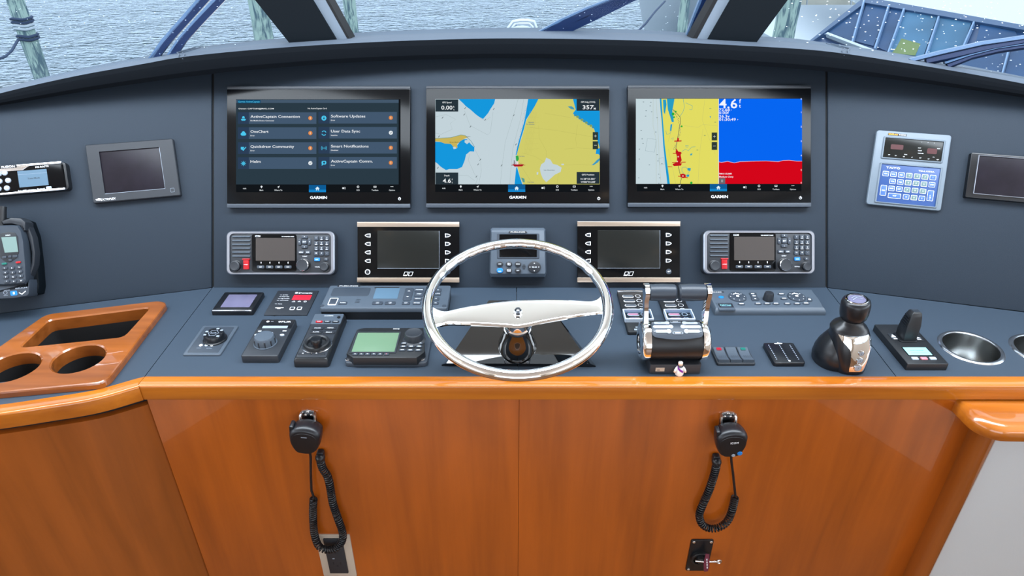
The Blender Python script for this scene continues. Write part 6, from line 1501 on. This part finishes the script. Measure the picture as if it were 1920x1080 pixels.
C6 = (1300, 520, 5.685)
d = Dev('rocker_switch_panel', 'three grey rocker switches, one with a red and one with a green marker', 'switch', TOP, 1376, 666, C6); q = d.L
r4 = d.R(178, 738, 668, 917, 6); m = MB(); m.rbox(*r4, 0, 6, 'dark_grey', 4, 1.5); d.part('base_plate', m)
for i, (xt, xb_, mt_) in enumerate(((265, 325, 'red_rocker'), (395, 455, None), (530, 595, 'green_plastic'))):
    a = q(xt, 738, 12); b = q(xb_, 882, 12); cx = (a[0] + b[0]) / 2 if i else (a[0] + b[0]) / 2; w_ = 21.5; m = MB(); yy = (a[1] + b[1]) / 2; h_ = a[1] - b[1]
    cx = r4[0] + (i - 1) * 24.2
    L = []
    for t in range(9):
        u = t / 8; y = b[1] + h_ * u; z = 8 + 6 * (2 * abs(u - .45)) ** 1.6 * (1.0 if u < .45 else .4); L.append([(cx - w_ / 2, y, 4), (cx - w_ / 2, y, z - 1), (cx - w_ / 2 + 1, y, z), (cx + w_ / 2 - 1, y, z), (cx + w_ / 2, y, z - 1), (cx + w_ / 2, y, 4)])
    m.rings(L, 'unit_grey')
    for k in range(8): m.poly(rr(cx - 6 + (k % 4) * 4, b[1] + h_ * (.24 + .1 * (k // 4)), 1.6, 1.6, .5), 11.6 - .9 * (k // 4) + .3, 'dark_grey')
    s_ = d.part('rocker', m)
    if mt_: m = MB(); m.rbox(cx, b[1] + h_ * .88, 9.5, 7.5, 6, 11.0, mt_, .8, .3); d.part('marker', m, parent=s_)
d = Dev('keypad_slab', 'thin black slab marked with three rows of tiny white dots', 'keypad', TOP, 1470, 664, C6); q = d.L
r4 = d.R(742, 695, 1200, 912, 9); m = MB(); m.rbox(*r4, 0, 9, 'satin_black', 5, 1.2); d.part('housing', m)
m = MB()
for f in (-.36, 0, .34):
    for k in range(9): m.poly(rr(r4[0] + f * r4[2], r4[1] + (.36 - .085 * k) * r4[3], 2.2, 2.6, .4), 9.1, 'print_grey')
m.poly(circ(r4[0] + .02 * r4[2], r4[1] - .4 * r4[3], 2.3, 12), 9.1, 'print_white')
m.poly([(r4[0] - 8, r4[1] + .44 * r4[3] - 1), (r4[0] + 6, r4[1] + .44 * r4[3] - 1), (r4[0] + 8, r4[1] + .44 * r4[3] + 2), (r4[0] + 1, r4[1] + .44 * r4[3] + 3), (r4[0] - 1, r4[1] + .44 * r4[3] + 5), (r4[0] - 3, r4[1] + .44 * r4[3] + 2), (r4[0] - 9, r4[1] + .44 * r4[3] + 2)], 9.1, 'print_white'); d.part('printed_marks', m)

# bow thruster joystick
C7 = (1510, 540, 6.354)
d = Dev('docking_joystick', 'bulbous black docking joystick with a barrel knob and a chrome front plate', 'joystick', TOP, 1588, 672, C7); q = d.L
J = []
def jr(cx, cy, rx, ry, z, e=2.6, n=36):
    out_ = []
    for i in range(n):
        t = 2 * pi * i / n; c_, s_ = cos(t), sin(t)
        out_.append((cx + rx * abs(c_) ** (2 / e) * (1 if c_ > 0 else -1), cy + ry * abs(s_) ** (2 / e) * (1 if s_ > 0 else -1), z))
    return out_
b0 = q(400, 1035, 0); b1 = q(695, 1035, 0); cxb = (b0[0] + b1[0]) / 2 + 3
fy = b0[1]
cyb = fy + 36
for z, rx, ry, dx, dy in ((0, 29, 36, 0, 0), (8, 30, 37, 0, 0), (30, 34, 36, -2, 1), (55, 36, 34, -4, 3), (72, 36, 32, -6, 6), (80, 35, 30, -8, 8), (86, 31, 27, -8, 9), (91, 24, 22, -7, 10), (98, 19, 18, -6, 10), (104, 18, 17, -6, 10)):
    J.append(jr(cxb + dx, cyb + dy, rx, ry, z, 3.2 if z < 60 else 2.2))
m = MB(); m.rings(J, 'satin_black')
LB = []
for z, k, sx in ((0, 1, 0), (12, 1.05, 0), (26, 1.03, 1), (40, .95, 3), (54, .84, 8), (66, .72, 12), (76, .6, 15), (84, .45, 17), (88, .2, 18)):
    LB.append(jr(cxb - 24 + sx, cyb + 12, 34 * k, 38 * k, z, 2.1))
m.rings(LB, 'satin_black'); body_ = d.part('body', m)
kc = (cxb - 6, cyb + 10)
m = MB(); KZ = 104
m.xf = Matrix.Translation((kc[0], kc[1], KZ)) @ Matrix.Rotation(radians(-4), 4, 'Y')
m.lathe([(14, -8), (20, -5), (23.5, 0), (25.6, 10), (26.3, 20), (25.8, 30), (24, 36), (20.5, 38.5)], 0, 0, 'satin_black', 40); d.part('knob', m)
m = MB(); m.xf = Matrix.Translation((kc[0], kc[1], KZ)) @ Matrix.Rotation(radians(-4), 4, 'Y')
m.frame(circ(0, 0, 20, 36), circ(0, 0, 17.5, 36), 37, 40, 'chrome', .8); m.lathe([(17.5, 38), (12, 39.4), (.3, 39.8)], 0, 0, 'screen_lilac', 30); m.stroke([(-9, -4), (0, 3), (9, -4)], 1.6, 40.2, 'print_grey'); m.stroke([(-9, 3), (0, 8), (9, 3)], 1.2, 40.2, 'print_grey'); d.part('knob_cap', m)
m = MB()
def front_y(x, z):
    """y of the front skin of the body at (x, z)"""
    zs = [(0, 36, 0, 0, 29), (30, 36, 1, -2, 34), (55, 34, 3, -4, 36), (72, 32, 6, -6, 36), (80, 30, 8, -8, 35)]
    ry = cat([(a_[0], a_[1]) for a_ in zs], z); dy = cat([(a_[0], a_[2]) for a_ in zs], z); dx = cat([(a_[0], a_[3]) for a_ in zs], z); rx = cat([(a_[0], a_[4]) for a_ in zs], z)
    u = min(.97, abs(x - cxb - dx) / rx); e = 3.2 if z < 60 else 2.6
    return cyb + dy - ry * (1 - u ** e) ** (1 / e)
L = []
for z, xa, xb__ in ((8, -10, 18), (14, -11, 20), (30, -12, 22), (45, -14, 23), (55, -17, 25), (62, -24, 26), (69, -32, 26), (75, -36, 23), (79, -38, 18)):
    row = [];
    for j in range(13): x = cxb + xa + (xb__ - xa) * j / 12; row.append((x, front_y(x, z) - 1.6, z))
    L.append(row)
m.rings(L, 'chrome', False, False, closed=False)
Lr = [[(x, y + 2.4, z) for x, y, z in L[0]]] ; m.rings([L[0], Lr[0]], 'chrome', False, False, closed=False)
for e_ in (0, -1): m.rings([[r_[e_] for r_ in L], [(r_[e_][0], r_[e_][1] + 3, r_[e_][2]) for r_ in L]], 'chrome', False, False, closed=False)
m.rings([L[-1], [(x, y + 3, z + .5) for x, y, z in L[-1]]], 'chrome', False, False, closed=False)
d.part('front_plate', m, 'chrome front plate')
for z, r_ in ((49, 5.5), (34, 6.5), (18, 7.6)):
    m = MB(); x = cxb + 4; y = front_y(x, z) - 1.4; m.xf = Matrix.Translation((x, y, z)) @ Matrix.Rotation(pi / 2, 4, 'X'); m.frame(circ(0, 0, r_, 20), circ(0, 0, r_ - 1.2, 20), -1, 2.2, 'steel', .5); m.cyl(0, 0, r_ - 1, -1, 2.6, 'print_grey', .6); m.stroke([(0, -2), (0, 2)], .7, 2.7, 'dark_grey'); d.part('button', m)

# thruster control slab
d = Dev('thruster_control', 'long black control slab with a ribbed rocker lever and a small cyan display', 'control', TOP, 1706, 648, C7 if False else (1500, 540, 6.354)); q = d.L
pts = [q(878, 432, 15), q(1360, 432, 15), q(1752, 905, 15), q(1290, 905, 15)]
xl2 = (pts[0][0] + pts[3][0]) / 2; xr2 = (pts[1][0] + pts[2][0]) / 2
m = MB(); m.rbox((xl2 + xr2) / 2, (pts[0][1] + pts[3][1]) / 2, xr2 - xl2, pts[0][1] - pts[3][1], 0, 15, 'black_plastic', 2, 1.2); d.part('housing', m)
cx = (xl2 + xr2) / 2; 
m = MB(); a = q(1240, 708, 15.5); b = q(1540, 800, 15.5); m.rbox(cx, (a[1] + b[1]) / 2, 50, a[1] - b[1] + 3, 14, 15.4, 'gloss_black', 1, .2); m.rbox(cx, (a[1] + b[1]) / 2, 46, a[1] - b[1] , 14, 15.9, 'lcd_cyan', .5, .1)
m.text('BOW THRUSTER', cx, (a[1] + b[1]) / 2 + 2, 16, 3, 'pad_blue', wfit=26); m.stroke([(cx - 16, (a[1] + b[1]) / 2 - 6), (cx + 16, (a[1] + b[1]) / 2 - 6)], .8, 16, 'pad_blue'); d.part('display', m)
for i, mt_ in enumerate(('pale_button', 'pink_button', 'pale_button')):
    y = q(1480, 833, 17)[1]; d.key(cx + (i - 1) * 17.5, y, 12, 7.5, 14.5, 17, mt_, 1, 'square_key', local=True)
for s in (-1, 1):
    a = q(1115, 582, 15.5) if s < 0 else q(1395, 590, 15.5); m = MB(); x, y = a; m.rbox(x, y, 15, 22, 14, 16.4, 'dark_grey', 1, .4); m.poly([(x - 6, y - 3), (x + 6, y - 3), (x, y + 8)] if s < 0 else [(x - 6, y + 5), (x + 6, y - 3), (x - 6, y - 5)], 16.5, 'print_white'); m.poly(rr(x, y - 8, 8, 3, .4), 16.5, 'print_white'); d.part('side_key', m)
ly = q(1240, 600, 15)[1] + 2
m = MB(); L = []
for z, w_, dp, dx in ((12, 21, 22, 0), (30, 24, 21, 0), (52, 24, 18, 1), (70, 20, 14, 1.5), (78, 16, 12, 2), (80, 13, 9, 2)):
    L.append([(cx + x + dx, ly + y, z) for x, y in rr(0, 0, w_ * 1.15, dp * 1.5, 2, 2)])
m.rings(L, 'black_plastic'); lev = d.part('lever', m)
m = MB()
for k in range(5): z = 48 + k * 5; m.box(cx - 14.5 + k * .5, cx - 12.0 + k * .6, ly - 11 + k * .8, ly + 11 - k * .8, z, z + 2.4, 'satin_black')
for k in range(3): m.box(cx - 5, cx + 8, ly - 5 + k * 4, ly - 3 + k * 4, 79.5, 81, 'mid_grey')
d.part('grip_ribs', m, parent=lev)
m = MB(); m.rbox(cx, ly, 38, 34, 14, 18, 'satin_black', 6, 1.5); d.part('lever_collar', m)

# steel cup holders
for i, (c, lbl) in enumerate(zip(cup_c, ('stainless steel cup holder sunk beside the long control slab', 'stainless steel cup holder at the starboard end of the worktop, only partly in view'))):
    o = empty('cup_holder', lbl, 'cup holder', Matrix.Translation((c[0], c[1], ZC)), 'steel cup holders in the worktop')
    m = MB(); r = 60
    m.lathe([(51.0, -1), (50.6, -95), (44, -100), (.5, -100)], 0, 0, 'steel', 44, c0=False); m.build('cup', o)
    m = MB(); m.lathe([(51, -.5), (51.5, 1.5), (53.5, 2.6), (58, 2.2), (60.5, .2)], 0, 0, 'chrome_soft', 44, c0=False, c1=False); m.build('rim', o)

# ================================================================ MICROPHONES ON THE CABINET FRONT
def mic(label, crop, hx, hy, body, rot, cord, tail, front):
    d = Dev('microphone', label, 'microphone', FRONT, crop[0] + hx / crop[2], crop[1] + (hy + 150) / crop[2], crop, 'hand microphones on the cabinet'); q = d.L
    c = q(body[0], body[1] + 30, 40); w_ = 44
    M = Matrix.Translation((c[0], c[1], 0)) @ Matrix.Rotation(rot, 4, 'Z')
    def bl(k, z, dy=0):
        p = [(-.62, .98), (.0, 1.12), (.62, .98), (.98, .62), (1.0, .2), (.92, -.35), (.62, -.92), (.2, -1.05), (-.25, -1.05), (-.66, -.92), (-.94, -.35), (-1.02, .2), (-.98, .62)]
        o_ = []; n_ = len(p)
        for i in range(n_):
            p0, p1, p2, p3 = (Vector(p[(i + j) % n_]) for j in (-1, 0, 1, 2))
            for u in (0, .25, .5, .75):
                v = 0.5 * ((2 * p1) + (-p0 + p2) * u + (2 * p0 - 5 * p1 + 4 * p2 - p3) * u * u + (-p0 + 3 * p1 - 3 * p2 + p3) * u ** 3); o_.append((v.x * 29.5 * k, v.y * 29.5 * k + dy, z))
        return o_
    m = MB(); m.xf = M; m.rings([bl(.78, 8), bl(.9, 11), bl(.96, 18), bl(.99, 26), bl(1.0, 33), bl(.98, 38), bl(.93, 42), bl(.85, 44.5), bl(.76, 45)], 'rubber'); bo = d.part('body', m)
    m = MB(); m.xf = M; m.rings([bl(.80, 43, -3), bl(.78, 45.5, -3.4), bl(.70, 46, -3.4)], 'satin_black')
    for k in range(4 if front else 0): m.stroke([(-12, 6 - k * 5), (12, 6 - k * 5)], .8, 46.3, 'key_dark')
    if front: m.text('ICOM', 3, 8, 46.4, 4.6, 'print_white', wfit=15); m.cyl(15, -20, 5, 44, 47.5, 'key_blue', 1, 16); m.cyl(3, -24, 3.6, 44, 47.5, 'print_grey', .8, 14)
    else: m.poly(rr(0, 14, 11, 2, .4), 46.4, 'print_grey')
    d.part('front_grille', m, parent=bo)
    m = MB(); m.xf = M; m.rbox(-26, 20, 8, 22, 20, 38, 'rubber', 3, 2); d.part('side_key', m)
    # strain relief and cord
    m = MB(); P = [q(x, y, z) + (z,) for x, y, z in cord]
    # arc-length resample of the coil axis
    V = [Vector(p) for p in P]; fine = []
    for i in range(len(V) - 1):
        p0 = V[max(0, i - 1)]; p1 = V[i]; p2 = V[i + 1]; p3 = V[min(len(V) - 1, i + 2)]
        for k in range(12):
            u = k / 12; fine.append(0.5 * ((2 * p1) + (-p0 + p2) * u + (2 * p0 - 5 * p1 + 4 * p2 - p3) * u * u + (-p0 + 3 * p1 - 3 * p2 + p3) * u ** 3))
    fine.append(V[-1]); S = [0]
    for i in range(1, len(fine)): S.append(S[-1] + (fine[i] - fine[i - 1]).length)
    tot = S[-1]; turns = int(tot / 5.8); n = turns * 12; pts = []; j = 0; up = Vector((0, 0, 1))
    for i in range(n + 1):
        s_ = tot * i / n
        while j < len(S) - 2 and S[j + 1] < s_: j += 1
        t_ = (s_ - S[j]) / max(1e-6, S[j + 1] - S[j]); p = fine[j].lerp(fine[j + 1], t_); dd = (fine[min(len(fine) - 1, j + 1)] - fine[j]).normalized()
        u_ = (up - dd * up.dot(dd)).normalized(); v_ = dd.cross(u_); a = 2 * pi * i / 12; R__ = 6.8
        pts.append(p + (u_ * cos(a) + v_ * sin(a)) * R__)
    m.tube(pts, 1.9, 'rubber', 6); d.part('coiled_cord', m)
    m = MB(); T_ = [q(x, y, z) + (z,) for x, y, z in tail]; m.tube(T_, 2.6, 'rubber', 8); d.part('straight_cord', m)
    m = MB(); p = P[0]; m.ball((p[0], p[1], 14), 10, 9, 11, 'rubber', 14, 8); m.rbox(p[0], p[1] + 3, 14, 18, 3, 14, 'rubber', 4, 1); d.part('cord_socket', m)
    # chrome hanger plate is its own thing
    a = hit(crop[0] + hx / crop[2], crop[1] + hy / crop[2], FRONT.translation, Vector((0, -1, 0)))
    M2 = FRONT.copy(); M2.translation = a
    h = empty('microphone_hanger', label.split(' microphone')[0].replace('black', 'chrome') + ' microphone hanger clip' if False else ('chrome hanger clip of the microphone above the wall outlet' if not front else 'chrome hanger clip of the microphone above the key lock'), 'hanger', M2, 'chrome microphone hangers')
    m = MB(); m.prism([(-14, -22), (14, -22), (15, -2), (12, 12), (0, 15), (-12, 12), (-15, -2)], 0, 2.5, 'chrome_soft', .6); m.build('plate', h)
    m = MB()
    for s in (-1, 1): m.tube([(s * 13, 8, 2), (s * 14, 6, 8), (s * 14, -6, 12), (s * 12, -18, 12)], 2.6, 'chrome_soft', 8)
    m.build('prongs', h)
    for x, y in ((-6, 2), (6, 2), (0, 10)):
        m = MB(); m.cyl(x, y, 2.6, 2, 4.4, 'chrome', .8, 12); m.build('screw', h)
CA = (520, 760, 3.378); CB = (1270, 760, 3.378)
mic('black hand microphone with a coiled cord hanging over the wall outlet', CA, 200, 62, (175, 195), radians(-7),
    [(270, 335, 16), (285, 395, 14), (318, 450, 14), (335, 520, 14), (352, 620, 14), (385, 720, 15), (412, 800, 16), (410, 860, 18), (370, 905, 20), (310, 915, 20), (262, 890, 19), (236, 820, 17), (228, 740, 15), (226, 660, 14), (230, 590, 14)],
    [(232, 585, 16), (216, 540, 14), (212, 440, 14), (211, 330, 18), (205, 285, 24), (200, 250, 26)], False)
mic('black hand microphone with a blue button hanging above the key lock', CB, 316, 72, (345, 215), radians(5),
    [(250, 360, 16), (243, 400, 14), (230, 450, 14), (200, 540, 14), (165, 620, 14), (140, 690, 15), (155, 750, 17), (205, 780, 18), (265, 772, 18), (315, 735, 17), (345, 670, 15), (362, 600, 14), (366, 580, 14)],
    [(368, 578, 16), (362, 520, 14), (352, 430, 14), (342, 350, 18), (340, 310, 24), (342, 270, 26)], True)
# wall outlet
d = Dev('wall_outlet', 'beige wall plate with a dark socket behind the loop of the port microphone cord', 'outlet', FRONT, 631, 1040, CA); q = d.L
r4 = ((q(255, 815)[0] + q(290, 1075)[0]) / 2, (q(255, 815)[1] + q(255, 1075)[1]) / 2, abs(q(455, 815)[0] - q(248, 815)[0]) , abs(q(255, 815)[1] - q(255, 1075)[1]))
pp = [q(248, 815), q(456, 815), q(508, 1075), q(288, 1075)]; cx = sum(p[0] for p in pp) / 4; 
m = MB(); m.rbox(cx, r4[1], 76, r4[3], 0, 3, 'plate_beige', 2, 1); d.part('plate', m)
m = MB(); m.rbox(cx, r4[1] + 2, 42, r4[3] - 24, 2, 6.5, 'dark_grey', 1.5, 1); d.part('socket_insert', m)
m = MB()
for s in (-1, 1):
    for k in (-8, 8): m.poly(rr(cx + k, r4[1] + 2 + s * 22, 2.6, 9, .4), 6.6, 'print_dark')
    m.poly(circ(cx, r4[1] + 2 + s * 22 - 9, 2.6, 12), 6.6, 'print_dark')
m.poly(rr(cx - 6, r4[1] - 4, 5, 3, .4), 6.7, 'print_grey'); d.part('socket_slots', m)
# kill switch
d = Dev('key_lock', 'black lock plate with four screws, a chrome pin and a maroon tag', 'lock', FRONT, 1312, 1038, CB); q = d.L
pp = [q(88, 845), q(215, 845), q(190, 1040), q(60, 1040)]; cx = sum(p[0] for p in pp) / 4; cy = sum(p[1] for p in pp) / 4; w_ = 50; h_ = pp[0][1] - pp[3][1]
m = MB(); m.rbox(cx, cy, w_, h_, 0, 4, 'satin_black', 5, 1.5); m.frame(circ(cx, cy - 4, 20, 28), circ(cx, cy - 4, 15, 28), 3, 12, 'black_plastic', 1); m.cyl(cx, cy - 4, 15, 3, 8, 'gloss_black'); d.part('plate', m)
for sx_, sy_ in ((-1, -1), (1, -1), (1, 1), (-1, 1)):
    m = MB(); m.cyl(cx + sx_ * (w_ / 2 - 6), cy + sy_ * (h_ / 2 - 6), 3.6, 3.5, 6, 'chrome_soft', .9, 14); d.part('screw', m)
m = MB(); m.tube([(cx - 14, cy + 4, 20), (cx + 4, cy + 4, 22), (cx + 38, cy + 4, 22)], 2.6, 'chrome_soft', 10); m.tube([(cx + 38 + 5 * cos(t), cy + 4 + 5 * sin(t), 22) for t in [2 * pi * k / 16 for k in range(16)]], 1.8, 'chrome_soft', 6, closed=True); m.cyl(cx, cy + 2, 9, 6, 22, 'black_plastic', 1); d.part('pin', m)
m = MB(); tg = [(cx + 4, cy + 32), (cx + 12, cy + 31), (cx + 18, cy - 8), (cx + 17, cy - 24), (cx + 9, cy - 26), (cx + 4, cy - 2)]
m.prism(tg, 23, 26, 'purple_tag', .6); m.xf = Matrix.Translation((cx + 11, cy + 2, 26.2)) @ Matrix.Rotation(radians(-80), 4, 'Z'); [m.poly(rr(-14 + 9 * k, 0, 6.5, 2.4, .4), 0, 'print_white') for k in range(4)]; d.part('tag', m)
